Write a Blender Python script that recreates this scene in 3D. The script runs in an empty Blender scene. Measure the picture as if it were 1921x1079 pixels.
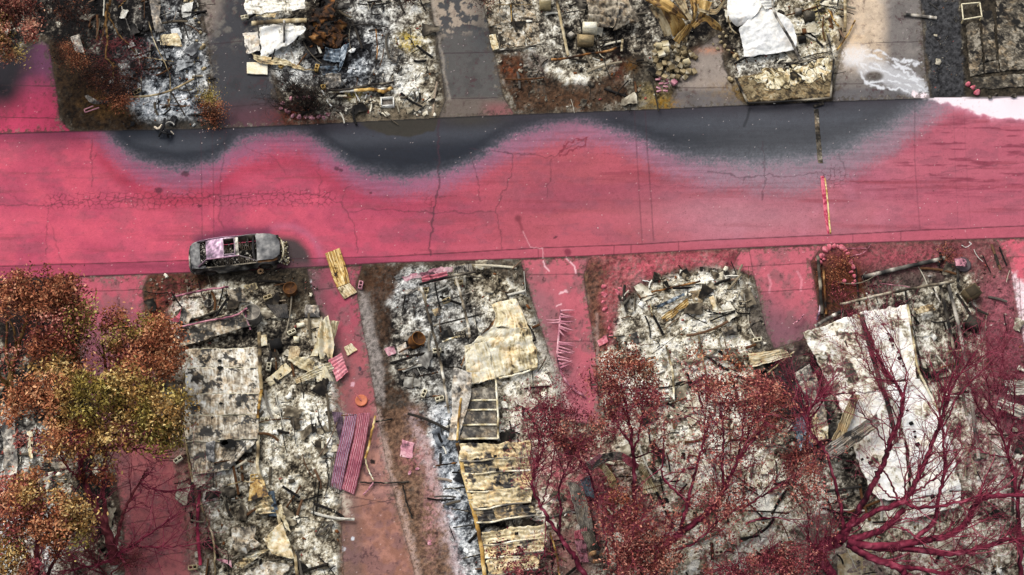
import bpy, bmesh, math, random
import numpy as np
from mathutils import Vector, noise as mnoise

# ------------------------------------------------------------------ camera, sky, sun, exposure
SC = bpy.context.scene
COL = SC.collection
TILT = math.radians(27.0)
LENS = 50.0
DIST = 72.0
W0, H0 = 1921.0, 1079.0
cam_d = bpy.data.cameras.new("camera")
cam_d.lens = LENS; cam_d.sensor_width = 36.0; cam_d.clip_end = 2000.0; cam_d.clip_start = 0.5
cam = bpy.data.objects.new("camera", cam_d); COL.objects.link(cam)
cam.location = (0, -DIST*math.sin(TILT), DIST*math.cos(TILT))
cam.rotation_euler = (TILT, 0, 0)
SC.camera = cam

SUN_EL, SUN_AZ = math.radians(52), math.radians(-38)     # azimuth from +Y (north) towards +X
world = bpy.data.worlds.new("World"); SC.world = world; world.use_nodes = True
nt = world.node_tree
bg = nt.nodes["Background"]
sky = nt.nodes.new("ShaderNodeTexSky"); sky.sky_type = 'NISHITA'; sky.sun_disc = False
sky.sun_elevation = SUN_EL; sky.sun_rotation = SUN_AZ
sky.air_density = 1.0; sky.dust_density = 4.0; sky.ozone_density = 0.6
hs = nt.nodes.new('ShaderNodeHueSaturation'); hs.inputs['Saturation'].default_value = .35      # cloud cover greys the sky
nt.links.new(sky.outputs[0], hs.inputs['Color']); nt.links.new(hs.outputs[0], bg.inputs[0]); bg.inputs[1].default_value = 0.15
sun_d = bpy.data.lights.new("sun", 'SUN'); sun_d.energy = 1.5; sun_d.angle = math.radians(40); sun_d.color = (1, .95, .87)
sun = bpy.data.objects.new("sun", sun_d); COL.objects.link(sun)
_sd = Vector((math.sin(SUN_AZ)*math.cos(SUN_EL), math.cos(SUN_AZ)*math.cos(SUN_EL), math.sin(SUN_EL)))
sun.rotation_euler = _sd.to_track_quat('Z', 'Y').to_euler()
SC.view_settings.view_transform = 'Standard'; SC.view_settings.look = 'None'
SC.view_settings.exposure = 0.36; SC.view_settings.gamma = 1.0
SC.cycles.max_bounces = 5; SC.cycles.diffuse_bounces = 2

# ------------------------------------------------------------------ survey helpers: photo pixel <-> ground
CT, ST = math.cos(TILT), math.sin(TILT)
FS = 36.0/LENS/W0
CP = np.array([0, -DIST*ST, DIST*CT])
def P(u, v, z=0.0):
    """world point at height z seen at photo pixel (u, v); works on arrays"""
    u = np.asarray(u, float); v = np.asarray(v, float); z = np.asarray(z, float)
    a = (u-W0/2)*FS; b = -(v-H0/2)*FS
    dx = a; dy = b*CT+ST; dz = b*ST-CT
    t = (z-CP[2])/dz
    return np.stack(np.broadcast_arrays(CP[0]+dx*t, CP[1]+dy*t, z+0*t), -1)
def UV(x, y):
    """photo pixel of ground point (x, y, 0)"""
    rx = x-CP[0]; ry = y-CP[1]; rz = -CP[2]
    cy = ry*CT+rz*ST; cz = -ry*ST+rz*CT
    return rx/(-cz)/FS+W0/2, -(cy/(-cz))/FS+H0/2
PXM = 37.0

# ------------------------------------------------------------------ numpy noise
def _h(ix, iy, s):
    n = (ix.astype(np.int64)*374761393 + iy.astype(np.int64)*668265263 + s*1442695041) & 0xFFFFFFFF
    n = ((n ^ (n >> 13))*1274126177) & 0xFFFFFFFF
    n = (n ^ (n >> 16)) & 0xFFFFFFFF
    return n.astype(np.float64)/4294967295.0
def vn(x, y, s=0):
    x = np.asarray(x, float); y = np.asarray(y, float)
    ix = np.floor(x); iy = np.floor(y); fx = x-ix; fy = y-iy
    fx = fx*fx*(3-2*fx); fy = fy*fy*(3-2*fy)
    a = _h(ix, iy, s); b = _h(ix+1, iy, s); c = _h(ix, iy+1, s); d = _h(ix+1, iy+1, s)
    return (a*(1-fx)+b*fx)*(1-fy)+(c*(1-fx)+d*fx)*fy
def fbm(x, y, s=0, o=4, g=.55):
    t = 0; w = 1; tw = 0
    for k in range(o):
        c_, s_ = math.cos(.7*k), math.sin(.7*k)
        t = t+w*vn((x*c_-y*s_)*2**k+17*k, (x*s_+y*c_)*2**k-9*k, s+k*31); tw += w; w *= g
    return t/tw
def voro(x, y, s=0):
    ix = np.floor(x); iy = np.floor(y)
    f1 = np.full(x.shape, 9.); f2 = np.full(x.shape, 9.)
    for a in (-1, 0, 1):
        for b in (-1, 0, 1):
            jx = ix+a; jy = iy+b
            d = np.hypot(jx+.1+.8*_h(jx, jy, s)-x, jy+.1+.8*_h(jx, jy, s+7)-y)
            m = d < f1
            f2 = np.where(m, f1, np.minimum(f2, d)); f1 = np.where(m, d, f1)
    return f1, f2
def ss(a, b, x):
    t = np.clip((x-a)/(b-a), 0, 1); return t*t*(3-2*t)
KALB = 0.84
def c(r, g, b):
    v = np.array([r, g, b], float)/255
    return np.where(v <= .04045, v/12.92, ((v+.055)/1.055)**2.4)*KALB
def pal(n, stops):
    xs = np.array([s[0] for s in stops]); cs = np.array([c(*s[1]) for s in stops])
    n = np.clip(n, 0, 1)
    return np.stack([np.interp(n, xs, cs[:, k]) for k in range(3)], -1)
RNG = np.random.default_rng(7)
random.seed(7)

# ------------------------------------------------------------------ materials
def mat(name, rough=.9, metal=0., ns=12., na=.35, bump=.25, spec=.3, bs=None, detail=6):
    m = bpy.data.materials.new(name); m.use_nodes = True
    t = m.node_tree; N = t.nodes; L = t.links
    b = N['Principled BSDF']
    at = N.new('ShaderNodeVertexColor'); at.layer_name = 'Col'
    tc = N.new('ShaderNodeTexCoord')
    no = N.new('ShaderNodeTexNoise'); no.inputs['Scale'].default_value = ns; no.inputs['Detail'].default_value = detail
    no.inputs['Roughness'].default_value = .7
    L.new(tc.outputs['Object'], no.inputs['Vector'])
    mr = N.new('ShaderNodeMapRange'); mr.inputs['From Min'].default_value = .3; mr.inputs['From Max'].default_value = .7
    mr.inputs['To Min'].default_value = 1-na; mr.inputs['To Max'].default_value = 1+na*.8
    L.new(no.outputs['Fac'], mr.inputs['Value'])
    vm = N.new('ShaderNodeVectorMath'); vm.operation = 'SCALE'
    L.new(at.outputs['Color'], vm.inputs[0]); L.new(mr.outputs['Result'], vm.inputs['Scale'])
    L.new(vm.outputs['Vector'], b.inputs['Base Color'])
    b.inputs['Roughness'].default_value = rough; b.inputs['Metallic'].default_value = metal
    b.inputs['Specular IOR Level'].default_value = spec
    if bump > 0:
        n2 = N.new('ShaderNodeTexNoise'); n2.inputs['Scale'].default_value = bs or ns*.8; n2.inputs['Detail'].default_value = 5
        L.new(tc.outputs['Object'], n2.inputs['Vector'])
        bp = N.new('ShaderNodeBump'); bp.inputs['Strength'].default_value = bump; bp.inputs['Distance'].default_value = .03
        L.new(n2.outputs['Fac'], bp.inputs['Height']); L.new(bp.outputs['Normal'], b.inputs['Normal'])
    return m
M = {
 'road': mat('road_asphalt', .85, 0, 26, .34, .4, .25, 30),
 'slab': mat('concrete_slab', .85, 0, 24, .28, .3, .25, 26),
 'yard': mat('ash_and_soil', .95, 0, 20, .55, .7, .15, 20),
 'chip': mat('rubble_mix', .92, 0, 10, .3, .3, .2),
 'metal': mat('burned_sheet_metal', .6, .0, 5, .22, .25, .4, 4),
 'rough': mat('charred_solid', .85, 0, 9, .35, .5, .25),
 'paint': mat('burned_car_steel', .5, .45, 7, .3, .12, .5, 6),
 'bark': mat('bark', .9, 0, 9, .3, .5, .2),
 'leaf': mat('scorched_leaf', .8, 0, 3, .3, 0, .2),
 'stone': mat('stone', .9, 0, 12, .3, .5, .2),
}

# ------------------------------------------------------------------ mesh collector
class MB:
    def __init__(s): s.v = []; s.f = []; s.c = []; s.n = 0
    def add(s, V, F, C):
        V = np.asarray(V, float).reshape(-1, 3); F = np.asarray(F, np.int64)
        C = np.asarray(C, float)
        if C.ndim == 1: C = np.tile(C, (len(V), 1))
        s.v.append(V); s.c.append(C.reshape(-1, 3)); s.f.append(F+s.n); s.n += len(V)
    def build(s, name, m, parent=None, smooth=False, loc=(0, 0, 0)):
        V = np.concatenate(s.v)-np.asarray(loc, float); C = np.concatenate(s.c)
        me = bpy.data.meshes.new(name)
        me.vertices.add(len(V)); me.vertices.foreach_set('co', V.astype(np.float32).ravel())
        lens = np.concatenate([np.full(len(f), f.shape[1]) for f in s.f])
        li = np.concatenate([f.ravel() for f in s.f])
        me.loops.add(len(li)); me.loops.foreach_set('vertex_index', li.astype(np.int32))
        me.polygons.add(len(lens))
        me.polygons.foreach_set('loop_start', (np.cumsum(lens)-lens).astype(np.int32))
        me.polygons.foreach_set('loop_total', lens.astype(np.int32))
        if smooth: me.polygons.foreach_set('use_smooth', np.ones(len(lens), bool))
        a = me.color_attributes.new('Col', 'FLOAT_COLOR', 'POINT')
        a.data.foreach_set('color', np.concatenate([np.clip(C, 0, .9), np.ones((len(C), 1))], 1).astype(np.float32).ravel())
        me.update(calc_edges=True)
        me.materials.append(M[m] if isinstance(m, str) else m)
        o = bpy.data.objects.new(name, me); COL.objects.link(o)
        if parent is not None: o.parent = parent
        else: o.location = loc
        return o
def tag(o, label, cat=None, group=None, kind=None):
    o['label'] = label
    if cat: o['category'] = cat
    if group: o['group'] = group
    o['kind'] = kind or 'thing'
    return o
def thing(name, label, cat, loc, group=None):
    o = bpy.data.objects.new(name, None); COL.objects.link(o)
    o.location = [float(q) for q in loc]; o.empty_display_size = .3
    return tag(o, label, cat, group)
def part(mb, name, m, th, smooth=False, label=None):
    o = mb.build(name, m, th, smooth, loc=th.location if th.parent is None else th.parent.location)
    if label: o['label'] = label
    return o
def subpart(mb, name, m, top, par, smooth=False):
    return mb.build(name, m, par, smooth, loc=top.location)
def solo(mb, name, m, label, cat, loc, group=None, smooth=False):
    return tag(mb.build(name, m, None, smooth, loc=np.asarray(loc, float)), label, cat, group)

CUBE = np.array([[-1,-1,-1],[1,-1,-1],[1,1,-1],[-1,1,-1],[-1,-1,1],[1,-1,1],[1,1,1],[-1,1,1]], float)*.5
CF = np.array([[0,3,2,1],[4,5,6,7],[0,1,5,4],[1,2,6,5],[2,3,7,6],[3,0,4,7]])
def box(mb, ctr, size, rz=0., col=(.3, .3, .3), tilt=(0, 0), jit=0.):
    V = CUBE*np.array(size, float)
    if jit: V = V+RNG.normal(0, jit, V.shape)
    cx, sx = math.cos(tilt[0]), math.sin(tilt[0]); V = V@np.array([[1,0,0],[0,cx,-sx],[0,sx,cx]]).T
    cy, sy = math.cos(tilt[1]), math.sin(tilt[1]); V = V@np.array([[cy,0,sy],[0,1,0],[-sy,0,cy]]).T
    a, b = math.cos(rz), math.sin(rz); V = V@np.array([[a,-b,0],[b,a,0],[0,0,1]]).T
    mb.add(V+np.asarray(ctr, float), CF, np.asarray(col))
def catmull(pts, n):
    pts = np.asarray(pts, float); k = len(pts)
    if k < 3:
        t = np.linspace(0, 1, n)[:, None]; return pts[0]*(1-t)+pts[-1]*t
    p = np.concatenate([2*pts[:1]-pts[1:2], pts, 2*pts[-1:]-pts[-2:-1]])
    t = np.linspace(0, k-1-1e-9, n); i = t.astype(int); f = (t-i)[:, None]
    a, b, c_, d = p[i], p[i+1], p[i+2], p[i+3]
    return .5*((2*b)+(c_-a)*f+(2*a-5*b+4*c_-d)*f**2+(3*b-a-3*c_+d)*f**3)
def sweep(mb, pts, rw, rh=None, sides=6, col=(.3, .3, .3), caps=True, phase=None):
    """tube / box section along world points pts (n,3); rw, rh half sizes (scalar or n)"""
    pts = np.asarray(pts, float); n = len(pts)
    rw = np.broadcast_to(np.asarray(rw, float), (n,)); rh = rw if rh is None else np.broadcast_to(np.asarray(rh, float), (n,))
    d = np.gradient(pts, axis=0); d /= np.linalg.norm(d, axis=1)[:, None]+1e-9
    up = np.where(np.abs(d[:, 2:3]) > .95, np.array([[1., 0, 0]]), np.array([[0, 0, 1.]]))
    s = np.cross(d, up); s /= np.linalg.norm(s, axis=1)[:, None]+1e-9
    q = np.cross(s, d)
    if phase is None: phase = math.pi/4 if sides == 4 else 0
    a = np.arange(sides)*2*math.pi/sides+phase; k = math.sqrt(2) if sides == 4 else 1.
    V = pts[:, None]+k*(np.cos(a)[None, :, None]*s[:, None]*rw[:, None, None]+np.sin(a)[None, :, None]*q[:, None]*rh[:, None, None])
    i = np.arange(n-1)[:, None]*sides; j = np.arange(sides)[None]; j2 = (j+1) % sides
    F = np.stack([i+j, i+j2, i+sides+j2, i+sides+j], -1).reshape(-1, 4)
    if callable(col):
        nrm = (np.cos(a)[None, :, None]*s[:, None]+np.sin(a)[None, :, None]*q[:, None]).reshape(-1, 3)
        C = col(V.reshape(-1, 3), nrm)
    else:
        col = np.asarray(col, float)
        C = np.repeat(col, sides, 0) if col.ndim == 2 else col
    mb.add(V.reshape(-1, 3), F, C)
    if caps and sides == 4:
        cc = C if C.ndim == 1 else None
        mb.add(V[0], [[3, 2, 1, 0]], cc if cc is not None else C[:4]); mb.add(V[-1], [[0, 1, 2, 3]], cc if cc is not None else C[-4:])
    elif caps:
        for ring, cr in ((V[0][::-1], C if C.ndim == 1 else C[:sides]), (V[-1], C if C.ndim == 1 else C[-sides:])):
            ctr = ring.mean(0); VV = np.concatenate([ring, ctr[None]]); FF = np.array([[q_, (q_+1) % sides, sides] for q_ in range(sides)])
            mb.add(VV, FF, cr if np.ndim(cr) == 1 else np.concatenate([cr, cr[:1]]))
def pp(*q): return [P(*a) for a in q]

STY = {
 'white': [(0,(52,44,34)),(.2,(140,128,104)),(.36,(214,208,188)),(.55,(242,240,230)),(1,(255,255,252))],
 'cream': [(0,(40,36,30)),(.25,(112,98,72)),(.45,(196,178,134)),(.65,(226,214,178)),(1,(248,244,226))],
 'tan':   [(0,(36,30,24)),(.25,(92,78,56)),(.5,(150,130,94)),(.75,(190,172,134)),(1,(222,210,178))],
 'grey':  [(0,(22,22,22)),(.25,(58,56,54)),(.5,(112,106,98)),(.72,(168,160,146)),(1,(226,220,208))],
 'roofg': [(0,(30,27,22)),(.22,(84,74,60)),(.42,(138,126,106)),(.6,(178,166,144)),(.78,(206,200,184)),(1,(240,238,228))],
 'char':  [(0,(10,9,9)),(.35,(28,25,22)),(.6,(56,50,44)),(.82,(98,90,78)),(1,(160,150,130))],
 'rust':  [(0,(10,8,7)),(.3,(40,25,15)),(.55,(88,54,24)),(.8,(138,90,38)),(1,(180,138,90))],
 'pinkm': [(0,(62,34,44)),(.25,(130,78,92)),(.5,(182,116,132)),(.75,(212,152,162)),(1,(236,196,200))],
 'lilac': [(0,(40,32,44)),(.3,(96,74,94)),(.55,(152,122,146)),(.8,(208,184,200)),(1,(232,218,228))],
 'blue':  [(0,(12,15,20)),(.3,(34,44,56)),(.6,(70,86,100)),(.85,(120,134,146)),(1,(190,200,206))],
 'wood':  [(0,(44,28,14)),(.25,(104,74,34)),(.5,(168,128,62)),(.75,(206,172,104)),(1,(228,206,156))],
 'panel': [(0,(36,33,32)),(.22,(92,88,80)),(.38,(150,134,104)),(.56,(206,186,140)),(.8,(234,220,182)),(1,(248,240,220))],
 'steel': [(0,(26,27,28)),(.3,(62,62,64)),(.55,(104,104,104)),(.8,(146,144,140)),(1,(196,192,184))],
 'conc':  [(0,(48,40,28)),(.3,(96,82,58)),(.55,(136,120,88)),(.8,(172,158,128)),(1,(208,200,178))],
 'dconc': [(0,(16,14,12)),(.3,(40,36,30)),(.55,(74,68,58)),(.8,(112,104,90)),(1,(160,152,136))],
 'crim':  [(0,(40,8,16)),(.3,(92,20,40)),(.6,(140,34,62)),(.85,(180,60,86)),(1,(214,110,128))],
 'pinkc': [(0,(110,40,54)),(.3,(160,70,86)),(.6,(196,98,112)),(.85,(216,124,136)),(1,(232,160,168))],
}
def sty(name, X, Y, seed=0, sc=2.2, bias=0., con=1.7):
    n = fbm(X*sc, Y*sc, seed, 5, .62)
    return pal((n-.5)*con+.55+bias, STY[name])
_pid = [0]
def patch(mb, L, R, nu=24, nv=16, amp=.04, corr=None, style='white', bias=0., thick=.02, sc=2.2, con=1.7, streak=0., ragged=.03, fold=0., stripes=None, up=0.):
    """crumpled sheet between two edge polylines of (u, v, z) survey points"""
    _pid[0] += 1; sd = _pid[0]*13
    _l = [P(*q) for q in L]; _r = [P(*q) for q in R]
    _len = max(sum(np.linalg.norm(b-a) for a, b in zip(e[:-1], e[1:])) for e in (_l, _r)); _wid = max(np.linalg.norm(_l[0]-_r[0]), np.linalg.norm(_l[-1]-_r[-1]))
    nu = int(max(nu, min(120, _len/.04))); nv = int(max(nv, min(120, _wid/.04)))
    L3 = catmull([P(*q) for q in L], nu); R3 = catmull([P(*q) for q in R], nu)
    t = np.linspace(0, 1, nv)[None, :, None]; s = np.linspace(0, 1, nu)[:, None]
    G = L3[:, None]*(1-t)+R3[:, None]*t
    tt = t[..., 0]+0*s; s_ = s+0*tt
    X, Y = G[..., 0], G[..., 1]
    G = G.copy()
    G[..., 2] += amp*2*(fbm(X*1.1, Y*1.1, sd, 4)-.5)*2
    if fold: G[..., 2] += fold*np.abs(np.sin(s_*math.pi*3+fbm(X, Y, sd+3, 2)*3))
    if corr:
        k, a = corr[:2]; ax = tt if len(corr) < 3 else s_
        G[..., 2] += a*np.sin(ax*k*2*math.pi)
    if ragged:
        w = ragged*2
        G[..., 0] += (fbm(X*3, Y*3, sd+1, 3)-.5)*w*2; G[..., 1] += (fbm(X*3, Y*3, sd+2, 3)-.5)*w*2
    G[..., 2] += up
    n = .62*fbm(X*sc, Y*sc, sd+5, 6, .74)+.38*fbm(X*sc*4, Y*sc*4, sd+7, 3, .8)
    if streak:
        n = n*(1-streak)+streak*fbm(s_*3+n, tt*nv*.8, sd+6, 3)
    n = (n-.5)*1.25+.5
    soot = ss(.56, .6, fbm(X*sc*.8+5, Y*sc*.8, sd+8, 6, .7))*.30*con/1.7*(.45 if style in ('cream', 'white') else .8)
    if corr: n = .5+(n-.5)*.6
    n = n-soot*(.6+.8*fbm(X*9, Y*9, sd+9, 2))
    C = pal((n-.5)*con+.60+bias, STY[style])
    if style in ('white', 'cream', 'roofg', 'grey', 'tan', 'conc', 'dconc', 'panel'):
        hue = (ss(.5, .66, fbm(X*sc*1.1-7, Y*sc*1.1, sd+10, 5, .7))*(.5 if style != 'white' else .22))[..., None]
        C = C*(1-hue)+C*np.array([1.12, .86, .56])*hue
    if stripes:
        k, sn, ws = stripes[:3]; ax = s_ if len(stripes) < 4 else tt
        f = np.abs(((ax*k) % 1)-.5)*2; mk = ss(1-ws, 1-ws*.4, f)[..., None]
        C = C*(1-mk)+pal(.5+.5*n, STY[sn])*mk
    if corr and corr[1] > .012:
        pass
    V = G.reshape(-1, 3); C = C.reshape(-1, 3)
    i = np.arange(nu-1)[:, None]*nv+np.arange(nv-1)[None]
    F = np.stack([i, i+nv, i+nv+1, i+1], -1).reshape(-1, 4)
    a_, b_, c_ = V[0], V[nv], V[1]
    if np.cross(b_-a_, c_-a_)[2] < 0: F = F[:, ::-1]
    N = len(V); B = V-np.array([0, 0, thick])
    ring = np.concatenate([np.arange(nv), np.arange(1, nu)*nv+nv-1, (nu-1)*nv+np.arange(nv-2, -1, -1), np.arange(nu-2, 0, -1)*nv])
    r2 = np.roll(ring, -1)
    S = np.stack([ring, r2, r2+N, ring+N], -1)
    mb.add(np.concatenate([V, B]), np.concatenate([F, F[:, ::-1]+N, S]), np.concatenate([C, C*.7]))

# ------------------------------------------------------------------ plan of the site, in survey pixels
ROAD_T = [(-400,262),(0,250),(130,246),(400,241),(620,231),(822,221),(960,215),(1220,205),(1400,197),(1560,190),(1740,184),(1921,180),(2400,165)]
ROAD_B = [(-400,533),(0,524),(275,515),(380,511),(560,503),(720,494),(975,486),(1105,481),(1390,466),(1545,459),(1870,448),(2400,432)]
GUTTER = [(-400,512),(0,500),(350,489),(540,486),(720,482),(1000,466),(1200,458),(1320,451),(1560,441),(1750,431),(1921,424),(2400,405)]
DRIVES = {
 'T0': [(-300,118),(8,108),(78,76),(92,84),(108,180),(112,222),(133,247),(-300,262)],
 'T1': [(360,-300),(374,0),(388,60),(398,130),(403,170),(405,242),(535,236),(512,150),(482,40),(462,-300)],
 'T2': [(790,-300),(806,0),(826,120),(835,188),(822,222),(966,216),(944,180),(927,95),(905,0),(885,-300)],
 'T3': [(1255,190),(1300,95),(1352,60),(1358,120),(1382,182),(1402,198),(1262,205)],
 'T4': [(1560,-300),(1590,0),(1580,90),(1566,150),(1560,192),(1745,185),(1736,120),(1728,0),(1712,-300)],
 'B0': [(122,521),(281,514),(268,543),(276,610),(292,690),(310,780),(328,860),(345,960),(356,1045),(362,1300),(235,1300),(232,1000),(215,880),(185,800),(160,720),(147,640),(143,548)],
 'B1': [(575,504),(680,498),(668,535),(678,600),(690,660),(704,745),(722,850),(745,950),(780,1079),(810,1300),(655,1300),(640,1000),(640,900),(640,780),(632,690),(606,610),(585,545)],
 'B2': [(975,487),(1107,482),(1095,517),(1106,590),(1118,660),(1122,740),(1128,800),(1062,790),(1048,720),(1022,640),(1000,570),(984,515)],
 'B3': [(1391,467),(1545,460),(1521,492),(1534,560),(1540,610),(1500,640),(1452,655),(1436,620),(1424,560),(1414,520),(1372,502)],
 'B4': [(1868,449),(2400,430),(2400,1300),(2010,1300),(1975,900),(1938,720),(1912,610),(1893,492)],
}
def Yof(poly, u): return np.interp(u, [p[0] for p in poly], [p[1] for p in poly])
def inside(u, v, poly):
    p = np.array(poly, float); r = np.zeros(u.shape, bool); j = len(p)-1
    for i in range(len(p)):
        xi, yi = p[i]; xj, yj = p[j]
        if yi != yj: r ^= ((yi > v) != (yj > v)) & (u < (xj-xi)*(v-yi)/(yj-yi)+xi)
        j = i
    return r
def dseg(u, v, pts, closed=False):
    d = np.full(u.shape, 1e9); q = list(pts)+([pts[0]] if closed else [])
    for (a, b), (e, f) in zip(q[:-1], q[1:]):
        L2 = (e-a)**2+(f-b)**2+1e-9
        t = np.clip(((u-a)*(e-a)+(v-b)*(f-b))/L2, 0, 1)
        d = np.minimum(d, np.hypot(u-a-t*(e-a), v-b-t*(f-b)))
    return d
def classify(u, v):
    """-1 road, 0..9 drive index, 10.. lots"""
    k = np.zeros(u.shape, int)
    yt = Yof(ROAD_T, u); yb = Yof(ROAD_B, u)
    top = v < yt; bot = v > yb
    k[:] = -1
    ut = u-.15*(v-100)
    k = np.where(top, 10+np.digitize(ut, [60, 455, 880, 1330, 1690]), k)
    ub = u-.16*(v-520)
    k = np.where(bot, 20+np.digitize(ub, [200, 600, 1040, 1465, 1930]), k)
    for i, (n, p) in enumerate(DRIVES.items()):
        k = np.where(inside(u, v, p) & (k != -1), i, k)
    return k

# ash level, tint (0 cream, 1 blue white), weight: what burned where, plus shade painted in panel gaps
ABL = [ # cx, cy, rx, ry, level, tint
 (200,30,130,70,.05,.3),(130,110,60,90,.04,.2),(320,60,60,80,.42,.9),(300,110,80,50,.36,.8),(340,130,50,50,.60,.8),(290,190,70,45,.66,1),(330,210,60,30,.62,.9),(350,50,20,70,.66,.3),(225,120,60,60,.15,.6),
 (300,232,110,10,.12,.5),(230,215,40,20,.1,.2),
 (520,100,50,40,.80,.6),(520,60,50,60,.72,.3),(620,50,50,60,.06,.1),(660,40,30,50,.5,.5),(700,60,60,60,.55,.7),(760,70,50,90,.66,.2),(770,150,55,60,.68,.1),(690,110,60,40,.45,.8),(640,110,50,40,.3,1),(650,160,60,30,.4,.7),(670,135,40,20,.7,1),(740,140,30,30,.8,.7),(560,140,50,25,.75,.8),(580,180,55,45,.12,.2),(640,205,40,20,.6,.4),(740,205,80,16,.5,.0),(800,100,26,120,.58,.1),(540,10,60,20,.3,.2),
 (960,60,60,50,.60,.1),(1040,60,60,70,.42,.3),(930,20,30,30,.5,.3),(1120,90,60,40,.2,.1),(1150,60,50,60,.3,.2),(1080,132,62,24,.86,.1),(1140,122,30,18,.88,0),(1200,90,40,60,.48,.2),(1190,40,30,40,.3,.3),(1230,60,30,60,.3,.3),(1210,140,40,40,.3,.1),(1225,175,26,20,.62,0),
 (1370,20,30,80,.3,.1),(1380,80,30,50,.22,.1),(1530,60,60,70,.72,.0),(1560,30,40,60,.8,0),(1440,120,80,20,.72,.3),(1550,120,40,40,.6,0),(1340,60,30,30,.1,.2),(1390,105,25,30,.5,.6),(1530,70,30,20,.4,0),
 (1860,100,80,120,.2,.1),
 (40,560,90,90,.05,.1),(40,700,80,100,.12,.2),(30,840,70,80,.6,.6),(100,860,60,50,.45,.2),(60,1030,70,60,.8,.8),(160,900,30,100,.2,.1),(200,800,60,60,.2,.1),(140,1050,50,40,.4,.1),
 (420,555,80,45,.74,.05),(350,560,40,50,.58,.1),(480,560,60,60,.5,.1),(560,560,60,60,.28,.1),(600,620,40,60,.3,.1),(440,525,110,14,.22,.2),(430,1000,120,90,.62,.05),(500,650,50,60,.42,.2),(550,700,60,60,.5,.1),
 (520,640,50,30,.3,.2),(560,790,70,60,.92,.05),(610,740,30,40,.8,.1),(600,850,50,60,.80,.05),(560,900,60,60,.72,.05),(420,900,60,60,.56,.3),(440,960,60,80,.66,.1),(400,1010,60,60,.5,.1),(600,960,50,50,.6,.0),(640,1060,60,20,.9,0),(500,1000,60,80,.4,.0),(350,960,20,150,.34,.1),(380,1060,40,30,.5,.1),(590,1040,60,30,.5,.1),(380,780,60,90,.6,.1),(590,915,30,50,.3,.1),
 (770,560,60,60,.66,.7),(840,560,60,60,.6,.4),(840,610,60,50,.5,.5),(800,660,50,50,.42,.5),(930,525,60,40,.55,.0),(960,560,40,40,.66,.1),(1010,620,40,70,.72,.1),(1040,700,40,60,.74,.1),(980,740,70,50,.66,.1),(980,790,60,50,.66,.2),(820,700,50,50,.5,.5),(830,800,35,50,.7,1),(840,870,40,70,.72,1),(850,950,40,60,.62,1),(880,1020,40,60,.5,.9),(900,1070,40,40,.5,.8),(780,760,30,40,.5,.4),(1000,850,50,60,.6,.1),(1030,950,40,60,.6,.1),(960,1050,60,60,.4,.1),(860,480,60,40,.3,.1),(745,640,40,60,.35,.3),(700,610,14,60,.6,.2),
 (1270,535,120,26,.92,.0),(1350,540,70,40,.86,0),(1220,570,70,50,.7,.1),(1300,590,120,50,.66,.1),(1200,620,50,60,.55,.2),(1380,590,50,50,.42,.1),(1420,640,50,60,.34,.1),(1310,640,110,60,.84,.0),(1250,700,90,80,.82,.1),(1330,730,90,80,.82,.0),(1230,780,60,60,.7,.2),(1300,840,100,80,.90,0),(1400,860,90,90,.85,0),(1260,900,80,80,.72,0),(1400,960,110,60,.92,0),(1350,1040,110,50,.76,0),(1480,940,60,60,.72,.1),(1160,900,60,60,.3,.1),(1130,1020,60,70,.45,.2),(1200,1050,60,60,.6,.2),(1080,940,40,100,.3,.1),(1460,720,60,70,.12,.1),(1490,820,40,80,.06,.3),(1500,760,40,50,.1,.3),
 (1700,570,120,40,.46,.2),(1740,600,60,40,.6,.3),(1640,540,110,20,.3,.1),(1790,620,60,90,.5,.2),(1800,720,60,80,.52,.1),(1820,560,50,50,.5,.0),(1590,560,40,60,.15,.1),(1800,820,60,80,.6,.2),(1880,780,60,100,.35,.2),(1900,880,60,70,.6,.3),(1590,820,50,60,.3,.2),(1560,900,50,70,.42,.3),(1690,1000,120,60,.66,.1),(1780,960,70,60,.6,.1),(1800,1050,110,50,.66,.1),(1880,980,60,60,.5,.2),(1600,1040,60,50,.5,.1),(1550,1000,50,50,.4,.1),
]
ABL += [(960,988,70,8,.0,.1),(905,828,60,4,.0,.1),(985,950,30,10,.1,.1),(1600,700,50,60,.2,.2),(1690,925,50,30,.2,.2)]  # near-zero levels paint the shade in gaps between roof panels
_ab = np.array(ABL, float)
def ashfield(u, v):
    """ash level A, tint T, bump height weight"""
    wu = u+26*(fbm(u/40, v/40, 5, 3)-.5)*2; wv = v+26*(fbm(u/40, v/40, 9, 3)-.5)*2
    A = np.full(u.shape, .42)*.25; T = np.full(u.shape, .15)*.25; W = np.full(u.shape, .25)
    for cx, cy, rx, ry, l, t in _ab:
        w = np.exp(-(((wu-cx)/rx)**2+((wv-cy)/ry)**2)*1.4)*2
        A = A+w*l; T = T+w*t; W = W+w
    A = A/W+(fbm(u/26, v/26, 301, 4, .6)-.5)*.95+(fbm(u/8, v/8, 302, 3, .7)-.5)*.4
    return A, T/W
CREAM = [(0,(10,8,7)),(.16,(34,29,23)),(.32,(76,67,53)),(.48,(128,116,95)),(.62,(176,165,139)),(.78,(222,214,191)),(1,(250,247,234))]
BLUE = [(0,(9,10,13)),(.16,(28,31,37)),(.32,(60,66,74)),(.48,(106,114,123)),(.62,(152,161,171)),(.78,(208,215,221)),(1,(244,247,250))]
def ashcol(n, T):
    T = np.clip(T, 0, 1)[..., None]; return pal(n, CREAM)*(1-T)+pal(n, BLUE)*T
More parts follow.
